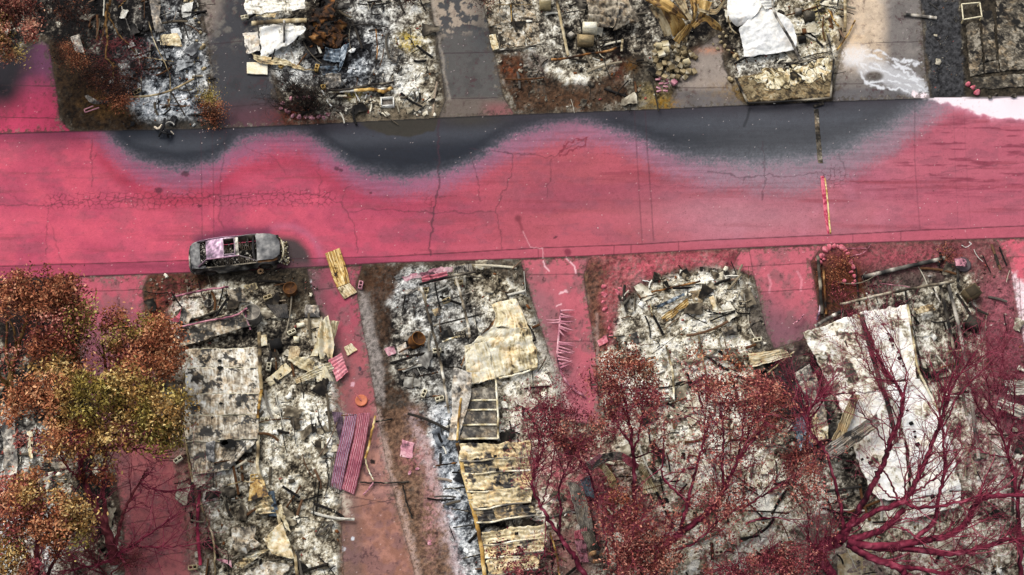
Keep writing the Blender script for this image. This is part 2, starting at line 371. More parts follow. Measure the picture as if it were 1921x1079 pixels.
# soil patches and a painted dark hollow: polygon, colour dark, colour light, feather, strength
SOIL = [
 ([(92,84),(150,80),(190,180),(270,232),(300,246),(130,247),(108,180)],(12,9,7),(66,48,30),10,.95),
 ([(180,170),(235,190),(250,215),(190,222),(150,200)],(40,28,16),(120,88,50),10,.9),
 ([(280,225),(400,215),(404,242),(270,246)],(18,17,16),(66,62,56),8,.8),
 ([(820,190),(835,190),(822,222),(630,232),(660,212)],(70,62,50),(142,128,106),8,.8),
 ([(935,100),(975,98),(1000,150),(985,212),(965,212),(945,160)],(14,11,9),(84,56,38),6,.95),
 ([(985,150),(1035,140),(1060,160),(1120,150),(1172,118),(1184,195),(985,210)],(16,12,10),(92,68,50),7,.95),
 ([(1180,110),(1225,100),(1245,195),(1185,200)],(24,22,20),(84,76,64),8,.8),
 ([(930,96),(1000,92),(1030,112),(1020,150),(1000,150),(975,100)],(40,32,30),(88,72,68),4,.7),
 ([(1200,165),(1250,160),(1262,203),(1205,204)],(40,34,18),(150,132,84),10,.8),
 ([(1728,0),(1798,0),(1810,182),(1746,186)],(22,22,24),(76,76,78),3,1),
 ([(1712,-300),(1790,-300),(1799,0),(1728,0)],(22,22,24),(76,76,78),3,1),
 ([(1798,0),(2300,-40),(2300,170),(1921,182),(1812,180)],(16,14,12),(70,62,50),5,.9),
 ([(0,524),(122,521),(143,548),(150,640),(100,660),(0,640)],(10,8,8),(40,30,28),5,.95),
 ([(500,500),(560,505),(600,512),(612,545),(600,560),(560,556),(500,530)],(14,12,11),(88,74,66),10,.85),
 ([(281,514),(380,512),(420,530),(330,560),(300,600),(290,640),(276,610),(268,543)],(18,13,10),(84,62,40),6,.95),
 ([(300,530),(350,525),(330,570),(300,620),(285,560)],(24,14,12),(92,56,44),8,.8),
 ([(380,512),(575,504),(590,545),(560,530),(400,528)],(18,16,14),(84,76,64),8,.75),
 ([(500,510),(575,505),(600,580),(560,600),(520,560)],(14,12,10),(72,60,44),12,.7),
 ([(680,498),(760,496),(745,540),(725,570),(735,620),(720,660),(740,720),(790,760),(800,830),(760,800),(722,850),(704,745),(678,600),(668,535)],(20,14,11),(84,62,46),7,.95),
 ([(760,495),(975,487),(1000,560),(940,520),(900,495)],(26,22,20),(92,80,68),8,.85),
 ([(672,540),(690,560),(712,660),(722,760),(704,745),(678,620)],(72,66,62),(176,166,160),5,.8),
 ([(722,850),(715,780),(790,760),(812,850),(835,960),(855,1079),(870,1300),(800,1300),(745,950)],(54,38,30),(140,108,86),5,.95),
 ([(640,960),(700,948),(745,950),(780,1079),(810,1300),(655,1300),(640,1020)],(84,60,48),(152,114,96),8,.95),
 ([(330,690),(352,700),(375,880),(400,1079),(356,1045),(345,940),(320,800)],(50,38,30),(140,116,98),8,.8),
 ([(1100,500),(1108,482),(1390,467),(1372,503),(1310,505),(1240,520),(1165,570),(1150,650),(1122,660),(1106,590)],(66,30,34),(170,84,92),5,.9),
 ([(1095,517),(1108,490),(1150,490),(1125,560),(1140,650),(1122,660),(1106,590)],(34,26,20),(110,84,60),6,.8),
 ([(1165,560),(1230,515),(1310,497),(1385,510),(1400,530),(1300,515),(1220,540),(1175,600)],(18,14,12),(80,64,50),6,.8),
 ([(1385,520),(1424,560),(1450,655),(1420,660),(1400,600)],(50,46,42),(128,118,108),6,.75),
 ([(1545,460),(1868,449),(1893,492),(1912,610),(1938,720),(1880,740),(1840,620),(1820,520),(1780,500),(1640,520),(1560,560),(1534,560),(1521,492)],(50,30,30),(132,78,80),7,.92),
 ([(1521,492),(1560,470),(1610,490),(1625,545),(1590,580),(1550,590),(1534,560)],(22,14,10),(92,56,34),7,.95),
 ([(1620,510),(1780,485),(1800,520),(1640,560)],(34,26,26),(104,84,80),8,.8),
 ([(1840,540),(1890,520),(1938,720),(1950,860),(1870,800)],(44,28,30),(134,84,92),12,.85),
 ([(1440,660),(1510,640),(1510,700),(1470,740),(1440,700)],(20,16,16),(80,64,64),10,.8),
 ([(1570,1010),(1640,1020),(1660,1079),(1670,1300),(1560,1300)],(110,96,88),(170,154,142),6,.95),
 ([(1450,695),(1520,684),(1552,760),(1600,830),(1575,875),(1515,862),(1480,780)],(8,8,9),(50,48,50),12,.88),  # hollow of the wreck, its shade painted as black ground
 ([(1072,885),(1130,866),(1160,900),(1130,960),(1125,1030),(1100,1040),(1078,960)],(8,7,7),(52,48,46),10,.8),
 ([(575,50),(600,92),(650,110),(660,140),(620,150),(580,100)],(8,7,7),(48,44,42),8,.75),
 ([(640,0),(655,40),(600,96),(570,70),(580,0)],(6,5,5),(44,34,26),8,.85),
 ([(1490,990),(1560,960),(1560,1079),(1500,1079)],(84,74,66),(150,138,126),10,.8),
 ([(1020,1000),(1100,1000),(1120,1079),(1040,1079)],(84,60,56),(168,132,122),10,.8),
]
# colour glazes anywhere: cx, cy, rx, ry, colour, strength, graininess
GLAZE = [
 (215,145,40,30,(50,24,16),.35,.6),
 (770,82,24,18,(196,170,70),.75,.8),(665,180,18,10,(190,170,90),.6,.7),(560,220,60,20,(130,56,40),.4,.8),
 (960,130,22,18,(130,66,34),.4,.9),(1160,130,20,24,(84,36,24),.4,.9),(1090,200,12,8,(150,84,42),.45,.8),(1060,190,60,18,(96,64,42),.3,.9),(1185,125,14,14,(90,60,20),.7,.7),(1245,195,30,14,(150,110,30),.5,.9),
 (1330,95,24,7,(214,150,116),.6,.4),(1545,30,30,50,(220,200,120),.3,.9),(1600,70,30,50,(226,196,160),.55,.4),
 (1420,170,90,20,(150,118,60),.4,.7),
 (330,560,50,60,(150,60,70),.25,.9),(290,590,16,60,(170,80,60),.3,.9),(640,740,20,40,(190,90,90),.2,.8),
 (720,530,40,40,(80,46,24),.35,.9),(800,790,30,30,(90,56,40),.3,.9),(775,855,24,30,(210,130,136),.3,.9),(808,960,16,90,(206,150,150),.35,.9),
 (1200,505,60,20,(196,90,104),.5,.8),(1300,490,90,14,(190,84,100),.45,.8),(1140,560,16,60,(160,60,70),.35,.9),
 (1690,480,160,24,(176,84,96),.45,.7),(1600,530,30,40,(90,42,20),.35,.9),
 (1880,560,40,70,(190,110,120),.4,.7),(1870,650,60,80,(150,70,86),.35,.9),(1850,740,60,60,(150,70,90),.35,.9),
 (1600,640,70,60,(170,90,100),.2,.9),(1040,880,70,60,(200,110,120),.4,.8),(1100,900,60,60,(190,100,106),.4,.8),(1150,940,40,60,(200,110,120),.3,.8),(1060,1030,40,40,(200,140,130),.4,.6),
 (300,900,60,100,(180,80,90),.2,.8),(350,980,30,100,(176,96,96),.3,.9),(1200,1000,100,80,(170,80,90),.25,.9),(1750,1060,150,40,(150,80,90),.2,.9),(1860,860,90,90,(160,80,100),.25,.9),
]
WAVE = [(-400,215),(60,222),(150,236),(185,262),(215,294),(258,325),(330,345),(400,330),(450,292),(500,276),(560,274),(600,294),(640,322),(690,348),(760,358),(830,350),(890,322),(940,288),(990,268),(1050,250),(1110,256),(1180,276),(1250,312),(1330,338),(1430,348),(1520,342),(1590,318),(1670,276),(1735,226),(1790,186),(1921,160),(2400,130)]
def wave(u):
    xs = np.array([p[0] for p in WAVE], float); ys = np.array([p[1] for p in WAVE], float)
    g = np.arange(-420, 2420, 8.); y = np.interp(g, xs, ys)
    k = np.hanning(9); k /= k.sum(); y = np.convolve(np.pad(y, 4, 'edge'), k, 'valid')
    return np.interp(u, g, y)
def mix(C, col, a): return C*(1-a[..., None])+col*a[..., None]
def cracks(u, v, pts, w, seed, amp=5.):
    uu = u+amp*(fbm(u/14, v/14, seed, 4)-.5)*2.4; vv = v+amp*(fbm(u/14, v/14, seed+40, 4)-.5)*2.4
    wob = .45+.9*fbm(u/9, v/9, seed+5, 2); return (1-ss(w*.25, w*.78, dseg(uu, vv, pts)))*np.clip(wob+.1, 0, 1)
def local(u, v, pts, pad=30):
    q = np.array(pts); return (u > q[:, 0].min()-pad) & (u < q[:, 0].max()+pad) & (v > q[:, 1].min()-pad) & (v < q[:, 1].max()+pad)
RCR = [ # road cracks: points, width, darkness
 ([(172,262),(171,300),(174,322),(172,350)],2.2,.6),([(172,300),(180,290)],1.5,.5),([(90,385),(92,400),(84,480)],2,.55),([(96,420),(112,470),(115,500)],2,.45),
 ([(0,384),(60,385),(95,384),(160,378),(240,373),(380,370),(480,364),(590,364),(640,380)],2.2,.6),([(0,360),(60,384)],1.6,.4),
 ([(377,243),(378,330),(380,500)],2,.65),([(398,245),(400,330),(402,490)],2,.6),([(425,240),(421,290),(412,350),(412,410),(419,430)],2.6,.5),
 ([(455,245),(462,280),(500,290),(520,300),(535,330)],1.6,.5),([(597,320),(602,345),(597,370)],1.8,.6),([(600,296),(597,320)],1.8,.5),
 ([(640,380),(655,400),(665,430),(672,475)],2.2,.65),([(640,380),(650,355),(660,345)],1.8,.5),([(655,398),(700,392),(760,398),(830,398),(930,398)],2,.6),
 ([(821,225),(823,300),(822,350),(815,400),(808,440),(808,480)],3.4,.85),([(820,370),(840,368),(855,372)],1.5,.5),
 ([(882,285),(890,320),(897,340),(900,380)],2,.65),([(935,285),(962,290),(958,330),(940,370),(930,398),(938,440),(940,470)],2,.65),([(885,282),(940,285),(1000,292),(1040,296),(1095,262)],2,.6),
 ([(1033,300),(1030,350),(1026,370)],1.8,.6),([(1190,205),(1195,290),(1200,380),(1205,455)],2.4,.65),([(1210,205),(1215,290),(1222,380),(1226,452)],2.6,.7),
 ([(1430,265),(1436,330),(1430,375)],2,.6),([(1330,322),(1390,332),(1440,328),(1490,332),(1530,322)],1.9,.6),([(1396,330),(1392,345)],1.6,.5),
 ([(1716,190),(1716,300),(1720,360),(1726,430)],2.4,.5),([(1788,196),(1790,260),(1798,440)],1.6,.32),([(1808,196),(1812,300),(1822,440)],1.6,.32),
 ([(1600,342),(1680,340),(1760,325),(1850,312),(1921,305)],2,.4),([(1200,348),(1300,350),(1400,352)],1.5,.35),([(1575,290),(1585,318)],3,.5),
]
def road_color(u, v):
    yt, yb, yg = Yof(ROAD_T, u), Yof(ROAD_B, u), Yof(GUTTER, u)
    lob = 16*(fbm(u/60, v/60, 3, 3)-.5)+14*(fbm(u/34, v/7, 4, 4, .6)-.5)
    d = v-wave(u)+lob
    n1 = fbm(u/170, v/9, 21, 4); n2 = fbm(u/60, v/60, 22, 4); n3 = fbm(u/3, v/3, 23, 3)
    g = ss(600, 1100, u)[..., None]; g2 = ss(1150, 1450, u)[..., None]
    base = c(184,72,97)*(1-g)+c(162,78,88)*g; base = base*(1-g2)+c(170,98,110)*g2
    big = fbm(u/220, v/60, 501, 4); base = mix(base, c(136,60,84), ss(.45,.7,big)*.45); base = mix(base, c(198,92,112), ss(.5,.3,big)*.3)
    base = mix(base, c(188,116,136), ss(.35,.65,n2)*ss(1200,1500,u)*(1-ss(1550,1750,u))*.6); base = mix(base, c(176,86,104), ss(1600,1760,u)*.7)
    base = mix(base, c(214,88,108), ss(.45,.7,n2)*(1-ss(500,800,u))*.5)
    base = mix(base, c(146,66,78), ss(.55,.75,n1)*(.35+.5*ss(800,1100,u))*ss(-5,30,d)*(1-ss(40,110,d)*.5))
    base = mix(base, c(142,62,76), ss(.62,.8,n1)*.45)
    base = mix(base, c(122,72,86), ss(.5,.68,fbm(u/38,v/16,521,5,.6))*.32); base = mix(base, c(174,122,132), np.exp(-((u-1380)/170)**2-((v-405)/46)**2)*.6)
    # crimson band under the clear lobes
    band = np.exp(-((d-30)/20)**2)*(.55+.9*fbm(u/80, v/20, 304, 3))*(1-ss(480,760,u)*.6)*(1-ss(760,1000,u)*.8)*ss(150,210,u)
    base = mix(base, c(158,42,68), np.clip(band*.62, 0, 1))
    base = mix(base, c(206,70,96), np.exp(-((u-640)/120)**2-((v-330)/60)**2)*0)
    # right end streaks
    st = ss(.56,.7,fbm(u/50, v/5, 33, 4))*ss(1560,1680,u)*(1-ss(330,400,v))*ss(10,60,d)
    base = mix(base, c(120,48,66), st*.75)
    # gutter zone
    gz = ss(-2, 3, v-yg+2*(n2-.5))
    base = mix(base, c(150,58,84)*(1-g)+c(176,82,98)*g, gz*.62)
    base = mix(base, c(112,44,66), gz*ss(.45,.65,n1)*.4*(1-g[...,0]))
    # mauve rim, grey, charcoal
    rimc = c(142,84,110)*(1-g)+c(150,100,122)*g; rimc = rimc*(1-g2)+c(142,116,128)*g2
    sw = 1+.55*g2[..., 0]; d = np.where(d < 0, d/sw, d); grain = (fbm(u/2.6, v/2.6, 303, 2)-.5)*30; d = d+grain*np.exp(-(d/40)**2)
    C = mix(base, rimc, (1-ss(-10, 34, d))*.95)
    C = mix(C, c(108,100,112)*(1-g2)+c(128,122,130)*g2, 1-ss(-34, -6, d))
    deep = c(26,31,41)*(1-g2)+c(66,68,73)*g2
    mid = c(64,66,74)*(1-g2)+c(96,98,104)*g2
    C = mix(C, mid, 1-ss(-38, -14, d)); C = mix(C, deep, 1-ss(-52, -23, d))
    C = mix(C, deep*.8, np.where(ss(.5,.62,n1) > .5, .5, 0)*(1-ss(-60,-40,d)))
    C = mix(C, c(84,88,96), np.exp(-((v-yt-30)/18)**2)*(1-ss(-60,-40,d))*.4)
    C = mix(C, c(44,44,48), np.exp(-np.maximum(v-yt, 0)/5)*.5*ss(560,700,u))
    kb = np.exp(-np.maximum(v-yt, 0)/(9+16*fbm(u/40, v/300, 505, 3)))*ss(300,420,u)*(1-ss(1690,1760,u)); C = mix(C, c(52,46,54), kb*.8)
    stv = ss(.5,.62,fbm(u/90, v/4, 506, 4)); C = mix(C, C*.72, stv*np.exp(-(d/45)**2)*.6)
    # crossover at the far left and right
    lm = (1-ss(130,230,u))*(1-ss(4,26,v-yt)); C = mix(C, c(120,40,70), lm*.7)
    # brown damp patch at kerb
    wu = v+5*(fbm(u/9, v/9, 41, 3)-.5)
    C = mix(C, c(50,46,38), (1-ss(-1,3,dseg(u,v,[(690,229),(820,222)])*0+(wu-np.interp(u,[660,690,725,770,815,823],[224,240,252,256,244,222]))))*ss(668,690,u)*(1-ss(820,823,u))*.92)
    C = mix(C, c(58,54,46), np.exp(-((u-880)/60)**2-((v-225)/14)**2)*.7)
    # soot and clear arc round the car nose
    dc = np.hypot((u-531)/1.05, v-492)
    ang = ss(380,470,u)
    C = mix(C, c(168,98,124), np.exp(-((dc-68)/7)**2)*.45*ss(480,520,u)*(1-ss(480,510,v)))
    C = mix(C, c(58,54,54), (1-ss(42,62,dc+12*(n2-.5)))*ss(500,522,u)*.97)
    C = mix(C, c(96,40,66), np.exp(-(dseg(u,v,[(375,452),(430,438),(500,436)])/12)**2)*.85)
    C = mix(C, c(112,62,74), (1-ss(40,90,np.hypot((u-580)/1.1,v-506)))*.6*ss(485,500,v))
    # cracks
    mot = (1.24-.48*(.55*n3+.45*fbm(u/10, v/7, 24, 4)))[..., None]
    C = C*mot
    for i, (pts, w, a) in enumerate(RCR):
        m = local(u, v, pts)
        if m.any():
            st_ = len(pts) in (3, 4) and abs(pts[0][0]-pts[-1][0]) < 40 and abs(pts[0][1]-pts[-1][1]) > 190
            k = cracks(u[m], v[m], pts, w, 60+i, .7 if st_ else 5)*(.8 if st_ else 1)
            C[m] = mix(C[m], c(60,36,46), k*a*.8)
    # alligator cracking
    al = np.exp(-((v-(378-.012*(u-60)))/20)**2)*ss(40,110,u)*(1-ss(600,660,u))*(1-.2*np.exp(-((u-440)/30)**2))
    al2 = np.exp(-((u-1560)/45)**2-((v-335)/32)**2); al3 = np.exp(-((u-812)/26)**2-((v-375)/26)**2)*.7
    al = np.maximum(np.maximum(al, al2*.8), al3)+(fbm(u/22,v/22,77,3)-.5)*.5
    m = al > .3
    if m.any():
        f1, f2 = voro(u[m]/11+.25*n3[m]+1.2*fbm(u[m]/30,v[m]/30,5,2), v[m]/9.5+.25*n3[m]+1.2*fbm(u[m]/30,v[m]/30,6,2), 5)
        C[m] = mix(C[m], c(70,22,36), (1-ss(.03,.15,f2-f1))*ss(.3,.75,al[m])*.7)
    # gutter line, kerb lines and gutter joints
    C = mix(C, c(60,24,36), (1-ss(.5,1.5,np.abs(v-yg+1.2*(n2-.5))))*.75)
    C = mix(C, c(26,18,20), (1-ss(1,3,np.abs(v-yb)))*.8); C = mix(C, c(18,17,18), (1-ss(1,3.4,np.abs(v-yt)))*.75)
    for uu in (1152, 1184, 1273, 1010, 1600, 1690):
        C = mix(C, c(60,24,36), (1-ss(.4,1.4,np.abs(u-uu)))*.5*ss(0,2,v-yg))
    # marks: dribble fan, drips, dark spots
    C = mix(C, c(120,40,56), (1-ss(.8,2.2,dseg(u+6*(fbm(u/6,v/6,9,3)-.5)*2,v+8*(fbm(u/6,v/6,8,3)-.5)*2,[(1048,294),(1062,272),(1080,264),(1102,258),(1096,272),(1070,284),(1050,296)])))*.85)
    C = mix(C, c(112,46,58), (1-ss(3,9,np.hypot(u-972,v-410)))*.8+0*u); C = mix(C, c(124,50,62), (1-ss(1,4,dseg(u,v,[(973,412),(980,432)])))*.7)
    for pts in ([(981,434),(995,464),(1018,466),(1019,486)],[(1062,482),(1072,495)]):
        C = mix(C, c(226,170,178), (1-ss(.2,1.2,dseg(u+3*(n3-.5),v+4*(n3-.5),pts)))*.6)
    C = mix(C, c(110,36,56), (1-ss(4,9,np.hypot(u-1065-4*(n3-.5),v-473)))*.8)
    for a, b, r in ((348,326,7),(298,357,7),(375,386,4),(632,317,5),(640,320,4),(1042,445,3),(696,362,3)):
        C = mix(C, c(60,24,38), (1-ss(r*.5,r,np.hypot((u-a)*.7,v-b)+5*(n3-.5)))*.75)
    C = mix(C, c(24,26,30), (1-ss(1,4,dseg(u,v,[(1406,205),(1402,222),(1396,236)])))*.6)
    # white foam at the right end of the kerb
    fy = np.interp(u,[1700,1740,1770,1790,1820,1850,1880,1925,2400],[182,186,193,198,208,218,222,222,230])+7*(fbm(u/12,v/12,88,4)-.5)*2
    C = mix(C, c(248,232,238)*(.8+.25*n2[...,None]), (1-ss(-2,3,v-fy))*ss(1725,1760,u))
    C = mix(C, c(226,160,180), np.exp(-np.maximum(v-fy,0)/5)*.6*ss(1745,1790,u)*(v>fy))
    C = mix(C, c(44,36,34), (1-ss(-1,2,v-yt-3-5*(n2-.5)))*.8*ss(1800,1830,u))
    # grit
    return grit(C, u, v, .9992, .5)
def grit(C, u, v, thr, pinkdark):
    r = _h((u*1.3).astype(int), (v*1.3).astype(int), 99)
    C = mix(C, c(222,206,204), (r > thr)*.55)
    C = mix(C, c(60,30,36), (r < .006)*pinkdark)
    return C
DJ = [ # joints in the drives
 [(0,220),(112,222)],[(0,160),(104,162)],[(378,84),(470,76)],[(400,205),(530,190)],[(375,242),(378,205)],[(826,100),(930,98)],[(834,186),(945,183)],[(1262,165),(1380,165)],[(1590,82),(1730,78)],[(1566,158),(1742,155)],
 [(143,548),(268,543)],[(125,521),(281,514)],[(585,545),(669,535)],[(575,504),(680,498)],[(984,516),(1096,514)],[(1005,640),(1115,640)],[(1405,467),(1440,655)],[(1372,502),(1522,493)],[(1425,548),(1530,542)],[(1890,482),(2300,478)],[(1912,520),(1921,700)],[(640,930),(742,945)],[(650,955),(745,935)],[(208,945),(300,925)],[(225,985),(340,965)],[(240,1050),(352,1035)],[(230,880),(330,860)],
]
TRAILS = [([(706,770),(728,870),(752,950),(785,1079),(800,1300)],7,(212,184,172),.65),([(776,780),(806,870),(835,980),(862,1079),(880,1300)],13,(208,184,184),.85),([(686,556),(698,620),(716,720)],9,(150,142,136),.6),
 ([(1008,640),(1040,700),(1060,760)],10,(214,208,196),.8),([(335,850),(352,940),(364,1079)],8,(190,150,140),.6),([(640,930),(700,925),(745,915)],4,(206,150,136),.5),([(1118,590),(1124,700)],3,(200,170,160),.5),([(640,780),(640,900),(650,960)],9,(220,210,190),.8),([(600,590),(625,640),(640,700)],7,(90,78,70),.7),([(1560,195),(1745,186)],3,(150,140,130),.4),([(806,0),(836,188),(822,222)],3,(60,54,48),.8),([(812,0),(842,186)],3,(170,160,148),.6)]
def trails(C, u, v):
    for pts, w, col, st in TRAILS:
        m = local(u, v, pts, w*3)
        if not m.any(): continue
        um, vm = u[m], v[m]; d = dseg(um+w*1.2*(fbm(um/11, vm/11, 611, 3)-.5)*2, vm, pts)
        a = np.exp(-(d/w)**2)*ss(.38, .56, fbm(um/3.4, vm/3.4, 612, 4, .75)+.12*np.exp(-(d/w)**2))
        C[m] = mix(C[m], c(*col), np.clip(a*st*.72, 0, 1))
    return C
def drive_color(u, v, k):
    C = np.zeros(u.shape+(3,)); n2 = fbm(u/45, v/45, 31, 4); n3 = fbm(u/3, v/3, 32, 3); n4 = fbm(u/11, v/11, 34, 4)
    m = k == 0
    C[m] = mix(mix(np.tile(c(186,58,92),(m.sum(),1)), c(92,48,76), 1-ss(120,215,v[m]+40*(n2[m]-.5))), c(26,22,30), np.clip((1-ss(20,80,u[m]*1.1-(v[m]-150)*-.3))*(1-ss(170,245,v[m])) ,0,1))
    m = k == 1
    C[m] = mix(np.tile(c(56,56,60),(m.sum(),1)), c(150,136,124), (1-ss(20,60,(u[m]-380)+v[m]*.35+30*(n2[m]-.5)))*.8)
    C[m] = mix(C[m], c(94,46,60), ss(175,220,v[m])*ss(400,450,u[m])*.55); C[m] = mix(C[m], c(128,122,112), ss(.5,.7,n4[m])*(1-ss(60,110,v[m]))*.5)
    m = k == 2
    C[m] = np.tile(c(82,80,78),(m.sum(),1))
    pt = ss(.42,.52,n4[m])*(1-ss(50,75,v[m]+.15*(u[m]-860)+10*(n2[m]-.5)))
    C[m] = mix(C[m], c(170,154,136), pt*.85); C[m] = mix(C[m], c(52,54,58), (1-pt)*(1-ss(40,70,v[m]))*.6)
    C[m] = mix(C[m], c(116,100,88), ss(178,190,v[m])*.5); C[m] = mix(C[m], c(140,74,80), ss(184,205,v[m])*ss(890,930,u[m])*.6)
    C[m] = mix(C[m], c(56,60,64), np.exp(-((u[m]-905)/24)**2)*(1-ss(60,140,v[m]))*.6)
    m = k == 3
    C[m] = mix(np.tile(c(148,136,126),(m.sum(),1)), c(86,84,86), ss(158,178,v[m])*.85); C[m] = mix(C[m], c(34,34,38), (1-ss(60,84,v[m]+14*(n2[m]-.5)))*.9)
    m = k == 4
    C[m] = mix(np.tile(c(116,110,106),(m.sum(),1)), c(214,192,166), (1-ss(30,62,np.abs(u[m]-1612)+14*(n2[m]-.5)))*(1-ss(90,150,v[m]))*.85)
    C[m] = mix(C[m], c(176,166,156), ss(.5,.7,n2[m])*.4); C[m] = mix(C[m], c(90,88,90), ss(160,172,v[m])*.8)
    m = k == 5
    C[m] = mix(np.tile(c(180,84,100),(m.sum(),1)), c(134,78,90), ss(560,640,v[m]+60*(n2[m]-.5)))
    C[m] = mix(C[m], c(168,98,98), ss(760,840,v[m]))
    C[m] = mix(C[m], c(90,60,70), ss(.56,.7,n4[m])*ss(560,600,v[m])*.3)
    m = k == 6
    C[m] = mix(np.tile(c(162,72,90),(m.sum(),1)), c(158,88,92), ss(560,720,v[m]))
    C[m] = mix(C[m], c(98,66,72), (1-ss(582,640,u[m]-.1*(v[m]-500)+24*(n2[m]-.5)))*.85); C[m] = mix(C[m], c(178,130,114), ss(770,850,v[m])*.9)
    C[m] = mix(C[m], c(142,98,82), ss(900,960,v[m])*(.5+.5*ss(.35,.6,n4[m]))*.95); C[m] = mix(C[m], c(84,78,76), (1-ss(640,668,u[m]-.08*(v[m]-700)+10*(n4[m]-.5)))*ss(600,680,v[m])*.5)
    m = k == 7
    C[m] = mix(np.tile(c(182,92,104),(m.sum(),1)), c(150,96,104), (1-ss(20,70,u[m]-985-(v[m]-520)*.27+20*(n2[m]-.5)))*ss(520,560,v[m])*.85)
    C[m] = mix(C[m], c(172,92,104), ss(640,760,v[m])*.6)
    m = k == 8
    C[m] = mix(np.tile(c(186,94,107),(m.sum(),1)), c(124,82,92), ss(540,620,v[m]+.35*(1480-u[m])+30*(n2[m]-.5)))
    for a in (1446, 1502): C[m] = mix(C[m], c(226,150,162), (1-ss(1,3.4,dseg(u[m]+3*(n3[m]-.5),v[m],[(a-4,516),(a,532),(a-3,548)] if a<1480 else [(a-6,510),(a+2,525),(a,545)])))*.5)
    m = k == 9
    C[m] = mix(np.tile(c(202,92,108),(m.sum(),1)), c(246,228,232), ss(505,530,v[m]-.3*(u[m]-1890)+26*(n4[m]-.5)*2))
    C[m] = mix(C[m], c(224,176,188), ss(.5,.7,n4[m])*ss(540,600,v[m])*.6)
    g5 = fbm(u/26, v/26, 511, 5, .65); pk = (k >= 5)[..., None]
    C = np.where(pk, mix(C, c(118,88,90), ss(.46,.64,g5)*.55), mix(C, C*.6, ss(.5,.68,g5)*.5))
    C = mix(C, c(70,44,48), ss(.60,.66,fbm(u/6, v/6, 512, 4, .7))*(.25+.5*ss(.5,.7,g5)))
    C = C*(1.22-.44*(.5*n3+.5*n4)-.0*n2)[..., None]
    for pts in DJ:
        m = local(u, v, pts, 6)
        if m.any(): C[m] = mix(C[m], c(48,30,36), cracks(u[m], v[m], pts, 1.6, 3, .8)*.75)
    # spills on the right hand upper drive
    m = k == 4; uu, vv = u[m]+5*(fbm(u[m]/8,v[m]/8,51,3)-.5)*2, v[m]+5*(fbm(u[m]/8,v[m]/8,52,3)-.5)*2
    A = (1-ss(8,34,np.hypot((uu-1602)*.8,(vv-104)*1.1)))*.9
    for pts in ([(1605,96),(1650,96),(1672,110),(1690,114),(1728,116)],[(1610,100),(1650,110),(1680,124),(1700,122),(1722,120)],[(1655,98),(1668,108),(1680,112)],[(1600,110),(1640,130),(1680,140),(1720,154),(1742,180)],[(1605,112),(1618,140),(1622,156),(1660,150),(1700,160),(1742,178)],[(1640,118),(1665,136),(1700,148),(1735,150)],[(1690,124),(1706,130),(1718,146)],[(1622,156),(1650,164),(1690,166),(1735,180)],[(1615,120),(1634,140),(1640,154)],[(1668,108),(1690,124),(1702,140),(1720,150)]):
        A = np.maximum(A, (1-ss(.6,3.6,dseg(uu,vv,pts)))*.85*ss(.2,.5,fbm(uu/10,vv/10,601,3)))
    A = np.maximum(A, (1-ss(10,26,dseg(uu,vv,[(1625,125),(1690,150),(1735,172)])))*.5)
    A = A*(1-(1-ss(6,12,np.hypot((u[m]-1640)*.55,v[m]-143)))*.95)
    C[m] = mix(C[m], c(222,224,228), np.clip(A,0,1)); C[m] = mix(C[m], c(60,54,44), (1-ss(5,11,np.hypot((u[m]-1640)*.5,v[m]-143)))*.5)
    C[m] = mix(C[m], c(246,226,230), (1-ss(3,9,dseg(uu,vv,[(1718,178),(1745,183)])))*.9)
    m = k == 7
    for pts in ([(1020,490),(1022,500),(1030,508)],[(1060,482),(1070,492),(1078,500),(1080,512)],[(1050,552),(1062,545)],[(1052,548),(1064,548)],[(1044,575),(1052,570)]):
        C[m] = mix(C[m], c(236,190,196), (1-ss(.6,2.2,dseg(u[m]+3*(n3[m]-.5),v[m]+3*(n3[m]-.5),pts)))*.8)
    for (a,b,r,col) in ((577,533,9,(250,250,250)),(566,520,5,(206,196,196)),(628,1000,9,(206,208,214)),(640,1030,7,(200,202,208)),(676,692,4,(70,56,66)),(662,720,5,(206,160,170)),(700,866,5,(40,26,24)),(662,1010,4,(202,204,210)),(560,509,5,(236,226,226))):
        m = (np.hypot(u-a,v-b) < r*3)
        if m.any(): C[m] = mix(C[m], c(*col), 1-ss(r*.6,r*.95,np.hypot(u[m]-a,v[m]-b)+r*1.6*(fbm(u[m]/4,v[m]/4,55,3)-.5)))
    return trails(grit(C, u, v, .9985, .3), u, v)
